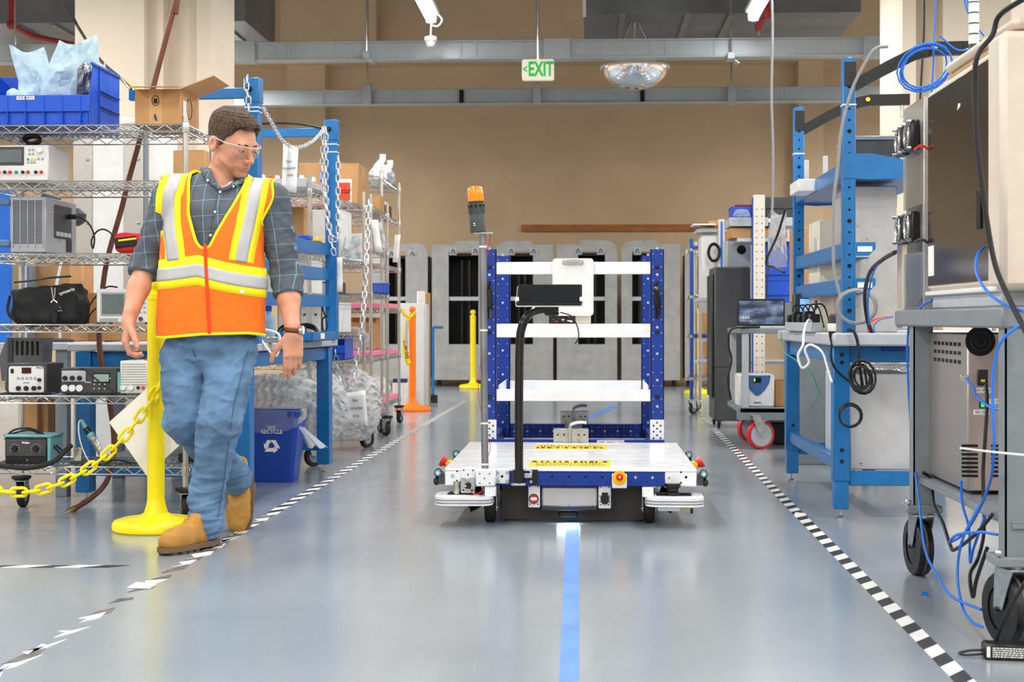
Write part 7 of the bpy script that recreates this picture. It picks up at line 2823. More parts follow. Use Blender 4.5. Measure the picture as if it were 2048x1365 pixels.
# ---- foreground grey equipment cart
gx, gy0, gy1, gw = 1.12, 4.1, 5.5, .75
g = thing('equipment_cart', 'grey steel equipment cart on black casters in the right foreground', 'cart', (gx, gy0, 0))
bx_part(g, (0, 0, .867), (gw, gy1 - gy0, .925), M_grey, 'top_shelf', .006)
for x in (.045, gw - .045):
    for y in (.04, 1.17):
        lg = MB().b2((x - .033, y - .033, .24), (x + .033, y - .028, .867)).b2((x - .033, y - .033, .24), (x - .028, y + .033, .867)).build('leg', M_grey, g)
        bx_part(lg, (x - .06, y - .06, .225), (x + .06, y + .06, .25), M_grey, 'caster_plate', .003)
        cs_ = caster(g, x, y - .02, .225, .1, wd=.05, rz=.25 if y < 1 else .1, tyre=M_black, hub=M_black)
        MB().lathe([(.1004, -.004), (.1012, 0), (.1004, .004)], 30, (x - .045 * math.sin(.25 if y < 1 else .1), y - .02 + .045 * math.cos(.2), .1), RZ(.25 if y < 1 else .1) @ RY(math.pi / 2)).build('tyre_line', M_tread, cs_)
        MB().ball((x - .055, y - .05, .262), .012, 8, 6).build('bolt', M_zinc, lg)
for x in (.03, gw - .07):
    bx_part(g, (x, .0, .325), (x + .04, 1.2, .34), M_grey, 'lower_rail', .002)
bx_part(g, (.03, .0, .34), (gw - .03, 1.3, .346), M_grey, 'lower_shelf', .001)

# steel computer box on the lower shelf
xa, ya = 1.185, 4.72
t = thing('steel_enclosure', 'brushed steel computer enclosure on the lower shelf of the foreground cart', 'enclosure', (xa, ya, .346))
hh = .50
bx_part(t, (0, 0, .012), (.5, .62, hh), M_steel, 'case', .003)
bx_part(t, (.004, -.003, .014), (.5, .001, hh), mat('pinkish_steel', '#a89a97', .42, .5, var=.06), 'face_plate', .001)
for x in (.04, .46):
    for y in (.04, .58):
        MB().cyl((x, y, 0), (x, y, .014), .015, n=10).build('foot', M_rubber, t)
def en(px, py):
    return B(px, py, ya) - Vector((xa, ya, .346))
q = en(1960, 683)
fn = MB().cyl((q.x, -.003, q.z), (q.x, -.006, q.z), .046, n=30).build('fan_opening', M_hole, t)
for r in (.015, .03):
    MB().tube([(q.x + r * math.cos(k * math.tau / 20), -.007, q.z + r * math.sin(k * math.tau / 20)) for k in range(20)], .001, 4, closed=True).build('fan_grille', M_dgrey, fn)
p0, p1 = en(1954, 772), en(1974, 740)
ic = bx_part(t, (p0.x, -.012, p0.z), (p1.x, -.002, p1.z), M_black, 'power_inlet', .002)
bx_part(ic, (p0.x + .009, -.014, p0.z + .012), (p1.x - .009, -.011, p0.z + .02), M_ysign, 'fuse_tab', .001)
p0, p1 = en(1958, 817), en(1970, 804)
gl_ = bx_part(t, (p0.x, -.008, p0.z), (p1.x, -.002, p1.z), M_black, 'pilot_switch', .001)
bx_part(gl_, (p0.x + .004, -.010, p0.z + .004), (p1.x - .004, -.007, p1.z - .004), mat('green_lamp', '#19d060', .4, emit=1.0), 'pilot_lamp', .001)
for px, py, s_ in ((1968, 781, 'AC INPUT'), (1962, 825, 'DC ON'), (1992, 803, 'PC ON')):
    q = en(px, py)
    lb = bx_part(t, (q.x - .024, -.0045, q.z - .008), (q.x + .024, -.003, q.z + .008), M_paper, 'paper_label', 0)
    text('label_print', s_, .011, M_ink, lb, (q.x, -.0048, q.z))
p0 = en(1928, 758)
bx_part(t, (p0.x - .012, -.006, p0.z - .012), (p0.x + .012, -.002, p0.z + .012), M_zinc, 'network_socket', .001)
for c0, n in ((1924, 8), (1983, 8)):
    for k in range(n):
        q = en(c0 + 15, 892 + k * 8.6)
        bx_part(t, (q.x - .025, -.0042, q.z - .004), (q.x + .025, -.002, q.z + .004), M_hole, 'vent_slot', 0)
for i in range(7):
    for j in range(3):
        bx_part(t, (-.001, .08 + i * .055, hh - .04 - j * .028), (.001, .115 + i * .055, hh - .028 - j * .028), M_hole, 'vent_slot', 0)

# machine with dark side panel on the cart
mx, my0, my1, mz0, mz1 = 1.15, 4.20, 5.10, .985, 1.655
t = thing('test_machine', 'large cream test machine with glossy dark side panel in right foreground', 'machine', (mx, my0, .925))
M_mach = mat('machine_cream', '#d8cabb', 0.45, var=.03)
M_panel = mat('dark_gloss_panel', '#2b2723', 0.12, .3, var=.08, scale=4, rvar=.04)
b0, b1 = mz0 - .925, mz1 - .925
bx_part(t, (0, 0, b0), (.55, my1 - my0, b1), M_mach, 'body', .012)
bx_part(t, (-.004, .115, b0 + .018), (.001, my1 - my0 - .018, b1 - .022), M_panel, 'side_panel', .001)
bx_part(t, (-.012, -.03, b0 - .012), (.5, .115, b1 + .03), M_mach, 'front_frame', .018)
bx_part(t, (.01, .05, 0), (.5, my1 - my0 - .02, b0 - .012), M_lgrey, 'base_tray', .006)
bx_part(t, (-.006, .05, b0 - .016), (.5, my1 - my0 + .02, b0), M_white2, 'base_rim', .004)
bx_part(t, (.05, .06, b1), (.5, my1 - my0 - .06, b1 + .045), mat('tan_liner', '#b3946c', .6), 'lid_gasket', .002)
bx_part(t, (.03, .02, b1 + .045), (.52, my1 - my0 - .10, b1 + .075), M_mach, 'lid', .012)
bx_part(t, (.06, -.03, b1 + .03), (.5, .16, b1 + .36), M_mach, 'head_column', .03)
bx_part(t, (-.006, my1 - my0 - .11, b0 + .05), (-.0045, my1 - my0 - .03, b0 + .15), M_paper, 'paper_label', 0)
bx_part(t, (-.0085, .20, b0 + .17), (-.004, .245, b0 + .28), M_hole, 'cable_port', .001)
bx_part(t, (.1, -.0325, b0 + .17), (.2, -.029, b0 + .27), M_hole, 'front_socket', .002)
MB().prism([(0, 0), (.03, .006), (.04, .016), (.012, .02)], .001, (-.0048, .48, b1 - .12), Matrix(((0, 0, -1), (-1, 0, 0), (0, 1, 0)))).build('sticker', M_paper, t)
q = B(1913, 128, 4.9)
sl = thing('signal_tower', 'white segmented signal tower light on the cream test machine', 'signal light', (q.x + .05, 4.88, 1.73))
MB().lathe([(.028, 0), (.028, .012), (.016, .02), (.016, .045)], 18).build('base', M_dgrey, sl)
for k in range(4):
    z = .045 + k * .034
    MB().lathe([(.0165, z), (.0165, z + .029)], 20).build('segment', M_white2, sl)
    MB().lathe([(.0160, z + .029), (.0160, z + .034)], 20).build('ring', M_dgrey, sl)
MB().lathe([(.0165, .181), (.012, .187), (.0005, .188)], 18).build('cap', M_white2, sl)

# clear fan box behind the machine
t = thing('fan_box', 'clear acrylic box with four small fans behind the cream test machine', 'enclosure', (1.15, 5.16, .925))
H_ = .725
bx_part(t, (0, .0, 0), (.3, .012, H_), M_alu, 'front_plate', .002)
bx_part(t, (0, .012, .36), (.006, .33, H_), M_acr, 'side_pane', .001)
bx_part(t, (0, .012, .0), (.006, .33, .2), M_acr, 'side_pane', .001)
bx_part(t, (0.012, .33, 0), (.3, .342, H_), M_alu, 'back_plate', .002)
bx_part(t, (0.012, .02, 0), (.3, .33, .012), M_alu, 'bottom_plate', .002)
bx_part(t, (.06, .03, .05), (.25, .30, H_ - .05), M_lgrey, 'inner_chassis', .003)
for zz in (.60, .285):
    for yy in (.09, .24):
        f_ = MB().box((-.018, yy, zz), (.03, .105, .105), bev=.006).build('fan_frame', M_black, t)
        MB().lathe([(.047, -.002), (.047, .002)], 24, (-.034, yy, zz), RY(math.pi / 2)).lathe([(.016, -.004), (.016, .004)], 16, (-.034, yy, zz), RY(math.pi / 2)).build('fan_rotor', M_dgrey, f_)
        for r in (.02, .032, .044):
            MB().tube([(-.040, yy + r * math.cos(k * math.tau / 18), zz + r * math.sin(k * math.tau / 18)) for k in range(18)], .0018, 4, closed=True).build('fan_guard', M_chrome, f_)
        for a in (-1, 1):
            for b_ in (-1, 1):
                MB().cyl((-.048, yy + a * .045, zz + b_ * .045), (-.034, yy + a * .045, zz + b_ * .045), .006, n=8).build('screw', M_zinc, f_)
    MB().tube(smooth_path([(-.02, .05, zz - .05), (-.03, -.02, zz - .055), (-.02, -.06, zz - .05), (.01, -.07, zz - .07)], 5), .005, 6).build('fan_wire', M_red if zz > .5 else M_bcable, t)

# cables in the foreground
cab = lambda nm, pts, r, m, lb: cable(nm, [B(*p) for p in pts], r, m, lb)
cab('machine_cable', [(2060, -10, 4.0), (2000, 30, 4.1), (1985, 70, 4.12), (1955, 112, 4.12), (1950, 170, 4.13), (1953, 270, 4.13), (1968, 400, 4.12), (1988, 520, 4.1), (2015, 590, 4.06), (2060, 680, 3.98)], .0075, M_bcable, 'thick black cable running down over the dark machine panel')
cab('machine_cable', [(1962, 130, 4.6), (1970, 180, 4.5), (1978, 260, 4.45), (1980, 330, 4.42)], .006, M_bcable, 'short black cable beside the thick one on dark panel')
cab('network_cable', [(1968, 495, 4.35), (1955, 510, 4.3), (1953, 545, 4.25), (1972, 580, 4.15), (2010, 610, 4.08), (2070, 630, 4.0)], .0042, M_lan, 'blue network cable leaving the dark machine panel')
cab('network_cable', [(1865, 600, 5.0), (1845, 612, 5.06), (1822, 640, 5.4), (1815, 690, 5.42), (1818, 800, 5.4), (1828, 920, 5.3), (1838, 1000, 5.05), (1850, 1100, 4.75), (1880, 1160, 4.55), (1905, 1195, 4.4), (1962, 1220, 4.25)], .0042, M_lan, 'long blue network cable hanging at the left of foreground cart')
cab('network_cable', [(2060, 640, 4.0), (2020, 665, 4.02), (1995, 700, 4.04), (1985, 780, 4.05), (1988, 900, 4.05), (1975, 980, 4.2), (1935, 1060, 4.45), (1900, 1085, 4.5), (1915, 1070, 4.4), (1960, 1065, 4.25), (1995, 1070, 4.2)], .0042, M_lan, 'blue network cable hanging before the foreground cart leg')
cab('network_cable', [(1932, 757, 4.68), (1945, 775, 4.62), (1955, 795, 4.6), (1980, 815, 4.55), (2000, 820, 4.5)], .0042, M_lan, 'short blue network cable plugged into the steel enclosure')
cab('network_cable', [(1922, 962, 4.6), (1925, 1010, 4.6), (1938, 1060, 4.55), (1940, 1125, 4.5), (1948, 1095, 4.45), (1975, 1020, 4.4)], .0042, M_lan, 'blue network cable drooping under the lower shelf')
cab('network_cable', [(1960, 1010, 4.45), (1925, 1080, 4.45), (1915, 1150, 4.45), (1925, 1215, 4.35), (1945, 1245, 4.22), (1965, 1255, 4.15)], .0042, M_lan, 'blue network cable curving to the near black caster')
cab('power_cable', [(1972, 770, 4.66), (1974, 810, 4.62), (1970, 880, 4.6), (1966, 950, 4.6), (1968, 1060, 4.55), (1955, 1120, 4.5), (1940, 1150, 4.45), (1946, 1195, 4.42), (1953, 1160, 4.42), (1975, 1095, 4.4)], .0058, M_bcable, 'black power cord hanging from the steel enclosure inlet')
cab('power_cable', [(1845, 945, 5.2), (1862, 960, 5.2), (1868, 1010, 5.1), (1885, 1045, 4.9), (1900, 1090, 4.7), (1910, 1100, 4.6), (1950, 1070, 4.4), (1985, 1030, 4.25)], .0058, M_bcable, 'black power cord drooping behind the far black caster')
cab('power_cable', [(1846, 598, 5.2), (1832, 630, 5.45), (1825, 680, 5.46), (1830, 740, 5.46), (1826, 800, 5.46), (1834, 850, 5.46)], .006, M_bcable, 'black power cord bundle hanging behind the cart top corner')
o = cable('zip_strap', [B(1921, 897, 4.3), B(1990, 905, 4.02), B(2060, 912, 3.95)], .003, M_wire, 'long white cable tie sticking out across the cart leg', 'cable tie')
pb_ = FL(2012, 1318)
t = thing('power_brick', 'black power adapter with white label on the floor by near caster', 'power adapter', pb_, -.12)
bx_part(t, (-.06, -.03, 0), (.085, .03, .042), M_black, 'case', .006)
bx_part(t, (-.053, -.0312, .004), (.065, -.0298, .038), M_ink, 'label_field', 0)
rs = random.Random(3)
mb = MB()
mb.b2((-.053, -.0316, .008), (-.044, -.031, .036))
for k in range(5):
    x = -.038
    while x < .05:
        ww = rs.uniform(.002, .009)
        mb.b2((x, -.0316, .009 + k * .0055), (x + ww, -.031, .012 + k * .0055))
        x += ww + .002
o = mb.build('label_print', M_paper, t); o['kind'] = 'stuff'
MB().tube(smooth_path([(-.06, 0, .02), (-.09, 0, .018), (-.12, -.01, .012), (-.105, -.02, .01), (-.06, -.01, .012)], 5), .0035, 6).build('cord', M_bcable, t)
cab('power_cable', [(1990, 1285, 4.02), (2008, 1240, 4.0), (2035, 1190, 3.98), (2060, 1150, 3.97)], .0055, M_bcable, 'black cord rising from the power adapter across the near caster')

# ------------------------------------------------------------------ right blue workbench
RX0, RY0, RL, RDP = 1.14, 6.77, 1.57, .8
rb_ = thing('workbench', 'blue steel workbench with tall posts and black arms on the right side', 'workbench', (RX0, RY0, 0))
for x in (0, RDP):
    for y in (0, RL):
        lg = MB().b2((x - .037, y - .037, .17), (x + .037, y + .037, .775), .004).build('leg', M_bench, rb_)
        bx_part(lg, (x - .032, y - .032, .045), (x + .032, y + .032, .18), M_bench, 'leg_foot', .003)
        MB().cyl((x, y, .012), (x, y, .05), .008, n=8).lathe([(.022, 0), (.022, .006), (.008, .016)], 12, (x, y, 0)).build('glide', M_zinc, lg)
        for zz in (.70, .735, .26, .31):
            MB().cyl((x, y - .037, zz), (x, y - .041, zz), .009, n=10).build('bolt', M_black, lg)
for y in (0, RL):
    bx_part(rb_, (.037, y - .02, .70), (RDP - .037, y + .02, .772), M_bench, 'end_rail', .003)
    bx_part(rb_, (.037, y - .02, .15), (RDP - .037, y + .02, .215), M_bench, 'end_rail', .003)
for x in (0, RDP):
    bx_part(rb_, (x - .02, .037, .70), (x + .02, RL - .037, .772), M_bench, 'side_rail', .003)
bx_part(rb_, (-.02, .037, .215), (.02, RL - .037, .275), M_bench, 'side_rail', .003)
bx_part(rb_, (-.055, -.16, .775), (RDP + .1, RL + .2, .832), M_lgrey, 'tabletop', .008)
ux = .035
for y in (0.0, RL):
    u_ = bx_part(rb_, (ux - .028, y - .028, .832), (ux + .028, y + .028, 2.06), M_bench, 'upright', .003)
    mb = MB()
    for k in range(22):
        mb.cyl((ux, y - .0275, .93 + k * .05), (ux, y - .0292, .93 + k * .05), .0055 if k % 4 else .010, n=8)
    o = mb.build('post_hole', M_hole, u_)
    bx_part(u_, (ux - .022, y - .031, 1.93), (ux + .03, y - .028, 2.04), M_black, 'arm_plate', .002)
    bx_part(u_, (ux - .031, y - .031, 1.845 if y == 0 else 1.80), (ux + .031, y + .031, 1.852 if y == 0 else 1.807), M_wire, 'cable_tie', .001)
    z0 = 1.985
    prof = [(ux + .028, -.045), (.20, .03), (.33, .095), (.42, .115), (.64, .118)]
    rows = []
    mb = MB()
    for k in range(len(prof) - 1):
        (x0, h0), (x1, h1) = prof[k], prof[k + 1]
        mb.add([(x0, y - .016, z0 + h0 - .032), (x1, y - .016, z0 + h1 - .032), (x1, y - .016, z0 + h1 + .028), (x0, y - .016, z0 + h0 + .028),
                (x0, y + .016, z0 + h0 - .032), (x1, y + .016, z0 + h1 - .032), (x1, y + .016, z0 + h1 + .028), (x0, y + .016, z0 + h0 + .028)],
               [(0, 1, 2, 3), (7, 6, 5, 4), (3, 2, 6, 7), (4, 5, 1, 0)] + ([(0, 3, 7, 4)] if k == 0 else []) + ([(1, 5, 6, 2)] if k == len(prof) - 2 else []))
    ar_ = mb.build('overhead_arm', M_black, rb_)
    MB().cyl((.41, y - .016, z0 + .115), (.41, y - .03, z0 + .115), .012, n=12).build('arm_knob', M_ysign, ar_)
    MB().cyl((.60, y, z0 + .085), (.60, y, z0 + .02), .010, n=10).build('arm_hook', M_chrome, ar_)
    br = MB().prism([(ux + .02, -.055), (ux + .09, -.06), (.42, -.05), (.42, .0), (ux + .1, .055), (ux - .028, .055), (ux - .028, -.055)], .004, (0, y - .028, 1.575), FRONT).build('shelf_bracket', M_bench, rb_)
    for zz in (1.205, 1.045):
        bk = MB().prism([(ux + .02, -.03), (.12, -.03), (.15, .0), (.15, .03), (ux + .02, .03)], .004, (0, y - .028, zz), FRONT).build('small_bracket', M_bench, rb_)
        bx_part(bk, (ux + .035, y - .0335, zz - .012), (ux + .10, y - .032, zz + .012), M_paper, 'bracket_label', 0)
bx_part(rb_, (ux - .02, .03, 1.535), (ux + .015, RL - .03, 1.60), M_bench, 'cross_beam', .003)
bx_part(rb_, (ux - .02, .03, 1.53), (.46, RL - .03, 1.536), M_bench, 'upper_shelf', .001)
for zz in (1.205, 1.045):
    bx_part(rb_, (ux - .02, .03, zz - .035), (ux + .015, RL - .03, zz + .03), M_bench, 'cross_beam', .003)
    bx_part(rb_, (ux - .02, .03, zz - .038), (ux + .10, RL - .03, zz - .034), M_bench, 'beam_ledge', .001)

# grey drop cable down the near post, plug and loops
cab('drop_cable', [(1775, 93, 6.72), (1750, 98, 6.7), (1728, 130, 6.7), (1702, 185, 6.7), (1683, 260, 6.69), (1676, 330, 6.69), (1668, 400, 6.69), (1667, 480, 6.69), (1668, 540, 6.69), (1680, 595, 6.69), (1676, 615, 6.68), (1667, 640, 6.68)], .0075, M_gcable, 'thick grey drop cable running down the near right bench post')
t = thing('twist_plug', 'black and white twist lock plug hanging at the right bench corner', 'plug', B(1664, 672, 6.68))
MB().lathe([(.008, -.03), (.014, 0), (.016, .02)], 16).build('lower_boot', M_black, t)
MB().lathe([(.017, .02), (.019, .025), (.019, .05), (.017, .055)], 16).build('ring', M_white2, t)
MB().lathe([(.018, .055), (.018, .085), (.010, .095)], 16).build('upper_boot', M_dgrey, t)
q = B(1713, 614, 6.66)
coil('cable_coil', q, .085, 2.6, .0065, M_gcable, 'loop of grey cable hanging on the near right bench post', FRONT, .88, rr=.05)
cab('power_cable', [(1664, 680, 6.66), (1662, 715, 6.64), (1672, 740, 6.64), (1700, 765, 6.64), (1722, 778, 6.64), (1733, 770, 6.64), (1728, 735, 6.64)], .0055, M_bcable, 'black cord below the twist lock plug on the right bench')
cab('power_cable', [(1695, 660, 6.6), (1708, 664, 6.58), (1716, 690, 6.58), (1719, 730, 6.58), (1726, 780, 6.6)], .007, M_bcable, 'thick black cord hanging over the right tabletop edge')
coil('cable_bundle', B(1724, 755, 6.57), .045, 5, .005, M_bcable, 'tied bundle of black cord hanging at the right bench', FRONT @ RZ(.2), .3 if False else 1.3, rr=.3)
coil('cable_coil', B(1700, 832, 6.68), .05, 2.4, .005, M_bcable, 'loop of black cable beside the silver box under the right bench', FRONT @ RZ(.5), 1.0)
cab('white_cable', [(1630, 660, 7.2), (1618, 640, 7.1), (1608, 665, 6.95), (1606, 690, 6.9), (1596, 712, 6.9), (1604, 736, 6.9), (1618, 725, 6.9), (1610, 700, 6.9), (1622, 690, 6.9), (1645, 705, 6.85), (1655, 735, 6.8), (1664, 765, 6.72)], .006, M_wire, 'white cord looped over the left edge of right bench')
cab('ground_wire', [(1562, 665, 8.2), (1566, 700, 8.1), (1590, 720, 7.9), (1622, 745, 7.8), (1640, 790, 7.8)], .003, M_green, 'thin green ground wire under the right bench')

# things on and under the right bench
zt2 = .832
t, w, h, dp = carton('grey metal enclosure with small screws on the right bench', 1700, 372, 1795, 664, 7.0, .45, M_alu, False, z=zt2, name='metal_enclosure', cat='enclosure')
for px, py in ((1735, 409), (1715, 452), (1735, 478), (1735, 520), (1750, 452)):
    q = B(px, py, 7.0)
    MB().cyl((q.x - t.location.x, -dp / 2 - .003, q.z - zt2), (q.x - t.location.x, -dp / 2, q.z - zt2), .007, n=8).build('screw', M_zinc, t)
bx_part(t, (-w * .4, -dp / 2 - .02, .0), (-w * .4 + .05, -dp / 2, .12), M_alu, 'latch_block', .002)
t, w, h, dp = carton('plain silver metal box on the lower rail of the right bench', 1700, 748, 1830, 942, 6.81, .5, mat('silver_box', '#c9c9ca', .4, .3, var=.06, scale=7), False, z=.2165, name='metal_enclosure', cat='enclosure')
bx_part(t, (-w / 2 - .03, -dp / 2 + .02, .01), (-w / 2, dp / 2, h), M_lgrey, 'side_flange', .002)
for k in range(5):
    for j in range(2):
        bx_part(t, (-w / 2 - .031 + .0, -dp / 2 + .06 + j * .05, .04 + k * .017), (-w / 2 - .0295, -dp / 2 + .095 + j * .05, .048 + k * .017), M_hole, 'vent_slot', 0)
MB().ball((-w / 2 + .05, -dp / 2 - .002, .03), .006, 8, 6).build('screw', M_zinc, t)
t, w, h = hopper_bin('black plastic crate on the upper shelf of the right bench', 1703, 272, 1800, 345, 6.95, .35, M_dgrey, .9, z=1.536, name='storage_crate', cat='crate')
bx_part(t, (-w / 2 - .012, -.016, h - .02), (w / 2 + .012, .36, h), M_grey, 'lid_rim', .004)
carton('white carton on the upper shelf of the right bench', 1596, 358, 1660, 398, 7.6, .3, M_white2, False, z=1.537)
for k, (px, yy) in enumerate(((1598, 8.1), (1635, 7.9))):
    q = B(px, 345, yy)
    o = bx_part(None, (-.012, -.01, 0), (.012, .01, .13), M_alu, 'steel_channel', .001)
    o.location = (B(px, 350, yy).x + .04, yy, 1.537)
    o.scale.z = 1.6
    tag(o, 'short steel channel standing on the upper right shelf, %s one' % ('far', 'near')[k], 'channel')
t, w, h, dp = carton('cream computer case standing on the right bench between the posts', 1638, 440, 1672, 660, 7.7, .35, mat('old_cream', '#d6d2bf', .5), False, z=zt2, name='computer_case', cat='computer')
bx_part(t, (-w / 2 - .002, -.1, h * .55), (-w / 2, -.02, h * .85), M_lgrey, 'vent_panel', 0)
bx_part(t, (-w / 2 - .004, -.12, h * .2), (-w / 2, -.06, h * .28), M_black, 'port', 0)
t = thing('power_strip', 'grey power strip with plugs on the right tabletop', 'power strip', B(1606, 660, 7.6))
t.location.z = zt2
bx_part(t, (-.03, -.45, 0), (.03, .45, .045), M_lgrey, 'housing', .004)
for k in range(5):
    bx_part(t, (-.026, -.40 + k * .19, .045), (.024, -.34 + k * .19, .10 if k % 2 else .085), M_black, 'plug', .005)
    MB().tube(smooth_path([(0, -.37 + k * .19, .09), (.01, -.37 + k * .19, .13), (.05, -.36 + k * .19, .12), (.08, -.35 + k * .19, .02)], 4), .004, 5).build('plug_cord', M_bcable, t)
o = bx_part(None, (-.12, -.3, 0), (.12, .3, .04), M_pink, 'foam_tray', .004)
o.location = (1.40, 7.75, zt2); tag(o, 'pink foam tray on the right bench behind the power strip', 'tray')
q = B(1617, 612, 8.2)
t = thing('test_meter', 'small grey meter with blue display on the right bench', 'meter', (q.x, 8.1, zt2))
bx_part(t, (-.09, 0, 0), (.11, .1, .2), M_dgrey, 'case', .006)
bx_part(t, (-.06, -.003, .1), (.02, .001, .17), mat('blue_display', '#7fb4f0', .3, emit=.6), 'display', .001)
cab('wire_bundle', [(1790, 505, 5.9), (1765, 520, 6.1), (1740, 545, 6.3), (1730, 590, 6.5), (1735, 640, 6.6), (1745, 668, 6.65)], .009, M_bcable, 'black wire bundle between the fan box and the right bench')
cab('wire_bundle', [(1795, 500, 5.9), (1770, 515, 6.05), (1747, 545, 6.25), (1736, 600, 6.4), (1738, 650, 6.5)], .004, M_lan, 'blue wire beside the black wire bundle')
for k, (m, x) in enumerate(((M_orange, 1750), (M_lan, 1756), (M_red, 1744))):
    cab('loose_wire', [(x - 5, 668, 6.7), (x - 8, 652, 6.7), (x + 5, 640, 6.72), (x + 30, 634, 6.75)], .003, m, 'thin %s wire at the foot of the grey metal enclosure' % ('orange', 'blue', 'red')[k])

# blue network cable coil on the near overhead arm
q = B(1850, 135, 6.62)
coil('cable_coil', q, .115, 4.3, .004, M_lan, 'coil of blue network cable hanging on the near overhead arm', FRONT @ RZ(.5), .78, rr=.12)
cab('network_cable', [(1873, -30, 6.7), (1869, 60, 6.68), (1866, 140, 6.66), (1862, 205, 6.66)], .004, M_lan, 'blue network cable dropping straight through the blue coil')
cab('network_cable', [(1925, -30, 6.7), (1934, 20, 6.7), (1955, 55, 6.7), (1968, 72, 6.7)], .004, M_lan, 'blue network cable slanting down to the end of the near arm')
cab('network_cable', [(1930, -30, 6.6), (1940, 40, 6.6), (1944, 90, 6.6), (1915, 100, 6.6), (1880, 72, 6.65)], .004, M_lan, 'blue network cable hooked over the near arm knob')
cab('hanging_cable', [(1849, -30, 8.0), (1848, 60, 8.0), (1843, 150, 8.0), (1840, 205, 8.0)], .006, M_bcable, 'dark green cord hanging before the right cream column')
cab('drop_cable', [(1543, -30, 10.2), (1545, 60, 10.2), (1544, 120, 10.2), (1543, 200, 10.2), (1546, 300, 10.2), (1545, 400, 10.2), (1543, 432, 10.2)], .009, M_gcable, 'long pale grey drop cable hanging from the ceiling left of right bench')
t = thing('inline_plug', 'black and white plug at the end of the pale drop cable', 'plug', B(1542, 460, 10.2))
MB().lathe([(.012, 0), (.018, .02), (.018, .05)], 14).build('lower_boot', M_black, t)
MB().lathe([(.020, .05), (.020, .075)], 14).build('ring', M_white2, t)
MB().lathe([(.018, .075), (.018, .10), (.010, .115)], 14).build('upper_boot', M_dgrey, t)
cab('hanging_cable', [(1542, 460, 10.2), (1541, 500, 10.2), (1536, 540, 10.15), (1533, 600, 10.1)], .006, M_bcable, 'black cord below the plug of the pale drop cable')

# ------------------------------------------------------------------ cart with red wheels
cx0, cy0, cy1, cwid = 1.06, 10.35, 11.25, 1.15
t = thing('utility_cart', 'grey tube cart with big red caster wheels beyond the right bench', 'cart', (cx0, cy0, 0))
for zz, nm in ((.795, 'top_shelf'), (.25, 'lower_shelf')):
    bx_part(t, (0, 0, zz), (cwid, cy1 - cy0, zz + .035), M_grey, nm, .004)
for x in (.04, cwid - .04):
    for y in (.03, cy1 - cy0 - .03):
        bx_part(t, (x - .022, y - .022, .285), (x + .022, y + .022, .795), M_lgrey, 'leg', .003)
bx_part(t, (-.02, .0, .20), (cwid, .02, .29), M_grey, 'shelf_lip', .003)
M_redw = mat('red_wheel', '#c8202c', .4)
for x in (.10, cwid - .12):
    for y in (.02, .62):
        c_ = caster(t, x, y, .245, .1, wd=.05, rz=-1.25, tyre=M_redw, hub=M_lgrey, ti=.8)
# notebook screen on the cart
q0, q1 = B(1474, 655, 10.6), B(1570, 598, 10.6)
t = thing('notebook_computer', 'open notebook computer showing a lock screen on the red wheeled cart', 'computer', ((q0.x + q1.x) / 2, 10.6, .83))
w, h = q1.x - q0.x, q1.z - .83
bx_part(t, (-w / 2, -.22, 0), (w / 2, .0, .016), M_lgrey, 'keyboard_base', .003)
sc = bx_part(t, (-w / 2, -.004, .016), (w / 2, .008, h), M_black, 'lid', .003)
def lockscreen():
    m = bpy.data.materials.new('lock_screen')
    m.use_nodes = True
    N, L = m.node_tree.nodes, m.node_tree.links
    p = N['Principled BSDF']
    tc = N.new('ShaderNodeTexCoord')
    nz = N.new('ShaderNodeTexNoise'); nz.inputs['Scale'].default_value = 7; nz.inputs['Detail'].default_value = 5
    mp = N.new('ShaderNodeMapping'); mp.inputs['Scale'].default_value = (1, 1, 2.5)
    L.new(tc.outputs['Object'], mp.inputs['Vector']); L.new(mp.outputs['Vector'], nz.inputs['Vector'])
    r = N.new('ShaderNodeValToRGB')
    r.color_ramp.elements[0].position, r.color_ramp.elements[1].position = .45, .72
    r.color_ramp.elements[0].color = lin('#39465c') + [1]
    r.color_ramp.elements[1].color = lin('#a9c4ee') + [1]
    L.new(nz.outputs['Fac'], r.inputs['Fac'])
    p.inputs['Base Color'].default_value = (.01, .01, .012, 1)
    p.inputs['Roughness'].default_value = .25
    L.new(r.outputs['Color'], p.inputs['Emission Color'])
    p.inputs['Emission Strength'].default_value = .55
    return m
bx_part(sc, (-w / 2 + .012, -.006, .03), (w / 2 - .012, -.003, h - .014), lockscreen(), 'screen', 0)
text('clock_print', '12:03', .030, M_paper, sc, (-w / 2 + .055, -.0066, .075))
text('date_print', 'Thursday, 3 October', .010, M_paper, sc, (-w / 2 + .062, -.0066, .052))
# white and blue instrument on the lower shelf
q0, q1 = B(1478, 814, 10.42), B(1549, 749, 10.42)
t = thing('white_instrument', 'white instrument with blue shield front on the red wheeled cart', 'instrument', ((q0.x + q1.x) / 2, 10.42, .286))
w, h = q1.x - q0.x, q1.z - .286
bx_part(t, (-w / 2, 0, 0), (w / 2, .3, h), M_white2, 'case', .012)
poly = [(-.085, h - .008), (.095, h - .008), (.085, h - .06), (.055, h - .11), (.02, h - .145), (.005, h - .15), (-.01, h - .145), (-.045, h - .11), (-.075, h - .06)]
sh_ = MB().prism(poly, .004, (0, .0, 0), FRONT).build('blue_shield', mat('shield_blue', '#3f669f', .4), t)
bx_part(sh_, (-.025, -.006, h - .06), (.03, -.003, h - .022), M_screen, 'display', .001)
bx_part(sh_, (-.02, -.008, h - .05), (-.012, -.005, h - .028), mat('lime_lamp', '#b6f02a', .4, emit=1.0), 'indicator', 0)
bx_part(t, (-.02, -.002, .028), (.03, .001, .036), MATS['shield_blue'], 'name_strip', 0)
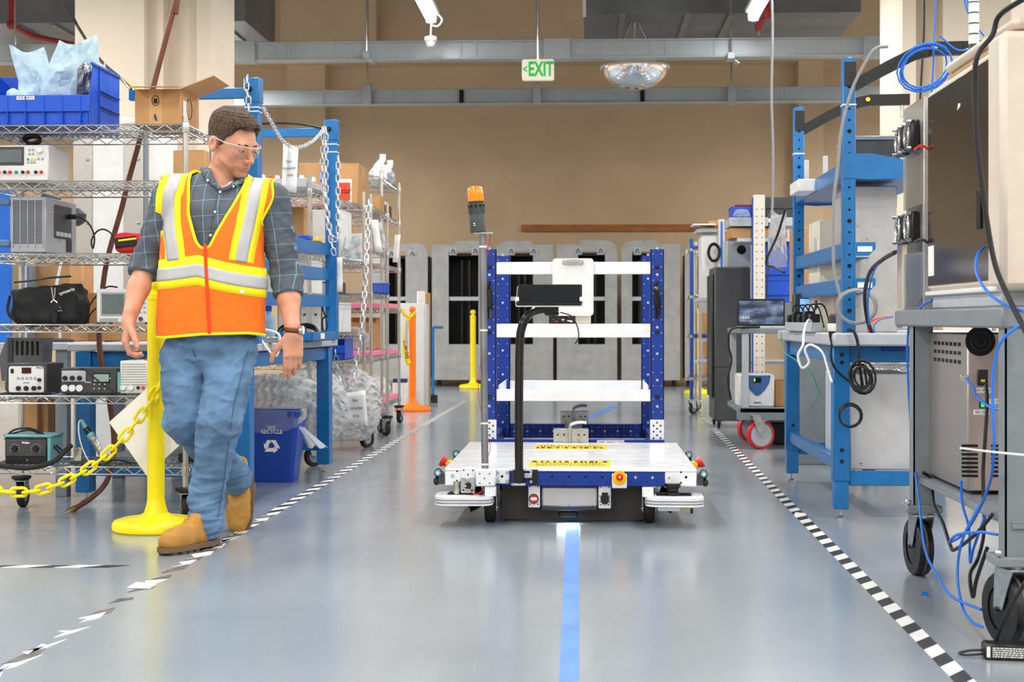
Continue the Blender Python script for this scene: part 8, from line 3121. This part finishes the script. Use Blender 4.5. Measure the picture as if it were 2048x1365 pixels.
carton('cardboard box beside the white instrument on the red wheeled cart', 1550, 763, 1590, 815, 10.5, .3, z=.286)

# ------------------------------------------------------------------ dark cabinet and racks further along
Yd = 12.35
x0, x1 = BX(1429, Yd), BX(1502, Yd)
t = thing('dark_cabinet', 'dark grey cabinet on small casters beyond the red wheeled cart', 'cabinet', (x0, Yd, 0))
H_ = BZ(1440, 534, Yd)
bx_part(t, (0, 0, .06), (x1 - x0, .55, H_), mat('graphite', '#4b4c4e', .45, .2, var=.06), 'body', .01)
bx_part(t, (-.02, .03, .25), (.001, .52, H_ - .06), M_black, 'door', .006)
bx_part(t, (-.012, .0, .5), (x1 - x0, .004, .504), M_black, 'seam', 0)
for x in (.04, x1 - x0 - .04):
    for y in (.05, .5):
        caster(t, x, y, .07, .03, wd=.02)
bx_t = carton('grey box with round dark hole on top of the dark cabinet', 1455, 479, 1502, 534, Yd + .05, .35, M_lgrey, False, z=H_, name='speaker_box')
t = bx_t[0]
q = B(1483, 500, Yd + .05)
MB().cyl((q.x - t.location.x, -.176, q.z - H_), (q.x - t.location.x, -.17, q.z - H_), .038, n=20).build('round_hole', M_hole, t)
# blue tube rack
px, py = BX(1383, 14.2), 14.2
t = thing('tube_rack', 'blue and chrome tube rack on casters by the far right aisle', 'rack', (px, py, 0))
zt_ = BZ(1383, 478, 14.2)
M_tb = mat('tube_blue', '#1d4fa6', .4)
for x, y, m in ((0, 0, M_tb), (.55, 0, M_chrome), (.08, .55, M_chrome), (.55, .55, M_chrome)):
    MB().cyl((x, y, .14), (x, y, zt_), .018, n=12).build('post', m, t)
    caster(t, x, y, .14, .052, wd=.028, rz=-.7)
MB().cyl((.07, -.12, .14), (.07, -.12, zt_ - .02), .016, n=12).build('post', M_chrome, t)
for zz in (.35, .75, 1.12, zt_ - .09):
    wire_deck(t, 0, .55, 0, .55, zz, step=.05)
for zz in (.74, zt_ - .08):
    MB().cyl((0, 0, zz), (.18, 0, zz), .016, n=10).build('tube_rail', M_tb, t)
for k, (a, b_, z0, hh_) in enumerate(((.14, .50, .354, .17), (.14, .36, .354 + .18, .14), (.12, .5, .754, .2), (.14, .52, 1.124, .3))):
    o = thing('cardboard_box', 'cardboard box on the blue tube rack, %s' % ('bottom one', 'second from bottom', 'third from bottom', 'top one')[k], 'box', (px + (a + b_) / 2, py + .25, z0 + .001))
    MB().b2((-(b_ - a) / 2, -.2, 0), ((b_ - a) / 2, .2, hh_), .004).build('carton', M_card if k < 3 else M_white2, o)
    bx_part(o, (-.02, -.201, hh_ * .5), (.02, -.2, hh_), M_card2, 'tape', 0)
stanchion(1396, 789, 1.02, M_yellow, 'far yellow stanchion behind the blue tube rack on the right', rb=.17, rp=.036)
# cream perforated posts and shelves
Yq = 11.75
t = thing('perforated_rack', 'cream perforated post rack with blue edge beyond the red wheeled cart', 'rack', (BX(1507, Yq), Yq, 0))
wq = BX(1530, Yq) - BX(1507, Yq)
zt_ = BZ(1518, 390, Yq)
u_ = bx_part(t, (0, 0, 0), (wq, .06, zt_), M_cream, 'post', .002)
bx_part(t, (-.008, .01, 0), (.0, .06, zt_ - .02), M_tb, 'post_edge', 0)
mb = MB()
for k in range(int((zt_ - .15) / .055)):
    for x in (.28, .75):
        mb.cyl((wq * x, -.0005, .1 + k * .055), (wq * x, -.0015, .1 + k * .055), .005, n=6)
mb.build('post_hole', M_hole, u_)
again(u_, (1.2, 0, 0))
for zz in (.95, 1.50):
    bx_part(t, (-.12 if zz > 1 else .02, .06, zz), (1.25, .6, zz + .03), M_lgrey, 'shelf', .003)
zz = 1.65
carton('cardboard box with white lid on the perforated rack', 1461, 456, 1560, 478, Yq + .08, .4, z=1.531)
bx_lid = bx_part(None, (BX(1460, Yq), Yq + .05, 1.622), (BX(1600, Yq), Yq + .5, 1.69), M_lgrey, 'flat_case', .004)
tag(bx_lid, 'long pale grey flat case on the top of the perforated rack', 'case')
t, w, h = hopper_bin('blue tote with red edge on the top of the perforated rack', 1466, 412, 1512, 436, Yq + .1, .35, M_bblue, .9, z=1.692, name='tote')
bx_part(t, (-w / 2 + .02, .0, h), (w / 2, .1, h + .012), M_pipe, 'red_edge', .001)
t, w, h = hopper_bin('long dark tote on the top of the perforated rack behind cable', 1531, 390, 1590, 432, Yq + .1, .4, M_dgrey, .9, z=1.692, name='tote')
for k, (yb, yt) in enumerate(((600, 557), (556, 520), (519, 486))):
    zz0 = .982 + k * .172
    t, w, h = hopper_bin('blue storage tote stacked left of the right bench post, %s' % ('lowest', 'middle', 'top')[k], 1531, yt, 1590, yb, Yq + .12, .4, M_bblue, .95, z=zz0, name='tote')
    bx_part(t, (-w / 2 - .012, -.012, h - .02), (w / 2 + .012, .4, h), M_bblue, 'rim', .003)
crumple('tilted clear film sheet with black edge left of the right bench post', 1536, 425, 1575, 535, 9.6, .012, M_bag, 71)
cable('post_cable', [B(*p) for p in ((1571, 418, 8.4), (1555, 470, 8.6), (1532, 525, 8.9), (1550, 535, 8.8), (1568, 545, 8.5))], .007, M_bcable, '', of=rb_)
carton('cardboard box behind the right bench, leaning brown one', 1592, 455, 1640, 560, 9.3, .3, z=1.0)
bs = bx_part(None, (BX(1590, 9.28), 9.28, 0), (BX(1700, 9.28), 9.75, .998), M_grey, 'storage_cabinet', .004)
tag(bs, 'plain grey storage cabinet behind the right bench', 'cabinet')
# blue and white post rack near the tube rack
Yr = 13.2
t = thing('post_rack', 'white post rack with bright blue stripe beside the dark cabinet', 'rack', (BX(1437, Yr), Yr, 0))
wq = BX(1449, Yr) - BX(1437, Yr)
zt_ = BZ(1440, 439, Yr)
for x in (0, .6):
    u_ = bx_part(t, (x, 0, 0), (x + wq, .05, zt_), M_cream, 'post', .002)
    bx_part(u_, (x + wq * .35, -.003, .1), (x + wq * .7, 0, zt_ - .02), M_lan, 'stripe', 0)
for zz in (.5, 1.05, 1.66):
    bx_part(t, (-.18, .05, zz), (.65, .5, zz + .03), M_lgrey, 'shelf', .003)
carton('white carton with black cables on the post rack by the tube rack', 1404, 472, 1436, 560, Yr + .06, .35, M_white2, False, z=1.081)
coil('cable_bundle', B(1428, 505, Yr - .02), .05, 4, .009, M_bcable, 'bundle of black cable hanging on the post rack carton', FRONT, 1.5)
carton('flat brown carton on top of the post rack', 1402, 455, 1460, 460, Yr + .06, .4, z=1.691)
carton('brown carton on the top of post rack beside the white lid case', 1418, 442, 1436, 450, Yr + .1, .3, z=1.712, tape=False)

# wire rack behind the right bench
wire_rack('chrome wire rack on casters behind the right bench', 1.62, 2.35, 8.75, 9.2, [.24, .62], 1.55, wr=.06, zc=.15, wd=.03)

# ================================================================== small things all around
def slip(label, px0, py0, px1, py1, Y, skew=0.0):
    """paper slip hanging on a post"""
    a, b_ = B(px0, py1, Y), B(px1, py0, Y)
    w, h = b_.x - a.x, b_.z - a.z
    rows = [[(x * w / 2 + skew * (1 - v), .006 * math.sin(v * 5 + x), -h * (1 - v)) for x in (-1, 0, 1)] for v in (0, .25, .5, .75, 1)]
    o = MB().grid(rows).build('paper_slip', M_paper, None, ((a.x + b_.x) / 2, Y, b_.z), smooth=180)
    o.modifiers.new('thickness', 'SOLIDIFY').thickness = .001
    return tag(o, label, 'paper')
slip('white paper slip hanging on the far bench post', 674, 515, 685, 584, 8.62)
slip('white paper slip hanging on the short wire rack', 742, 440, 756, 505, 10.5, .03)
slip('white paper slip hanging on the tall wire rack post', 790, 470, 801, 525, 12.8, -.02)
cable('arm_cable', [wb((UPX - .6, BL - .02, 2.01)), wb((UPX - .4, BL - .02, 2.035)), wb((UPX - .2, BL - .02, 2.03)), wb((UPX - .04, BL - .02, 2.0))], .006, M_bcable, 'black cable lying on the far top arm of the left workbench')
cable('hanging_cable', [B(116, -30, 8.6), B(130, 12, 8.6), B(148, 38, 8.6), B(160, 60, 8.6), B(200, 120, 8.4), B(245, 160, 8.2), B(262, 180, 8.0)], .009, M_bcable, 'black cable sagging from the ceiling behind the blue bin')
# yellow clamp frame and small parts on the bench beams
for k, (yy, m) in enumerate(((.5, M_ysign), (.72, M_bblue), (1.05, M_bblue), (1.25, M_ysign))):
    o = bx_part(None, (-.03, -.05, 0), (.03, .05, .022), m, 'plastic_clip', .004)
    o.location = wb((UPX - .03, yy, 1.331)); o.rotation_euler = (0, 0, brz)
    tag(o, '%s plastic clip on the upper beam of left workbench, %s one' % ('yellow' if m is M_ysign else 'blue', 'nearer' if k in (0, 1) else 'farther'), 'clip')
# black cords on the red wheeled cart
cable('cart_cable', [B(1530, 655, 10.4), B(1490, 655, 10.35), B(1462, 660, 10.33), B(1457, 690, 10.33), B(1463, 720, 10.33), B(1456, 760, 10.33), B(1462, 800, 10.34)], .008, M_bcable, 'black cable hanging at the left end of the red wheeled cart')
o = bx_part(None, (BX(1540, 10.9), 10.75, 0), (BX(1660, 10.9), 11.1, .16), M_black, 'black_case', .01)
tag(o, 'flat black case on the floor under the red wheeled cart', 'case')
# white sheets and a bag on the shelves at the far right
crumple('clear bag with yellow print beside the blue tote on perforated rack', 1464, 424, 1500, 438, 11.72, .03, M_bag, 81, z=1.692)
o = bx_part(None, (-.1, -.14, 0), (.1, .14, .012), M_paper, 'paper_stack', .002)
o.location = (BX(1430, 13.3) - .1, 13.35, 1.72); tag(o, 'stack of white sheets on the post rack near the tube rack', 'paper')
# lamp cap hanging lower, wooden beam shadow gap: little blue clip on the right tabletop
o = bx_part(None, (-.05, -.006, 0), (.05, .006, .03), M_cblue, 'tape_patch', .001)
o.location = B(1787, 703, 6.742); tag(o, 'patch of dark blue tape on the near rail of right bench', 'tape')
# loose scraps on the floor
for k, (px, py, s_, m, lb) in enumerate(((1600, 1032, .03, M_tapew, 'torn white tape scrap at the right hazard tape'), (283, 1176, .045, M_tapew, 'torn white tape scrap at the left hazard tape'), (1850, 1192, .012, M_lan, 'tiny blue scrap on the floor near far black caster'))):
    q = FL(px, py)
    o = MB().add([(-s_, -s_ * .4, .0015), (s_ * .8, -s_ * .6, .0015), (s_, s_ * .5, .008), (-s_ * .6, s_ * .7, .012), (-s_, -s_ * .4, .0025), (s_ * .8, -s_ * .6, .0025), (s_, s_ * .5, .009), (-s_ * .6, s_ * .7, .013)], [(3, 2, 1, 0), (4, 5, 6, 7), (0, 1, 5, 4), (1, 2, 6, 5), (2, 3, 7, 6), (3, 0, 4, 7)]).build('tape_scrap', m, None, q, smooth=0)
    tag(o, lb, 'scrap')

# pieces too small to pick apart stay joined: kind = stuff
for o in bpy.data.objects:
    if o.name.split('.')[0] in ('bolt_hole', 'sticker_print', 'post_hole', 'beacon_slot', 'beacon_fin'):
        o['kind'] = 'stuff'
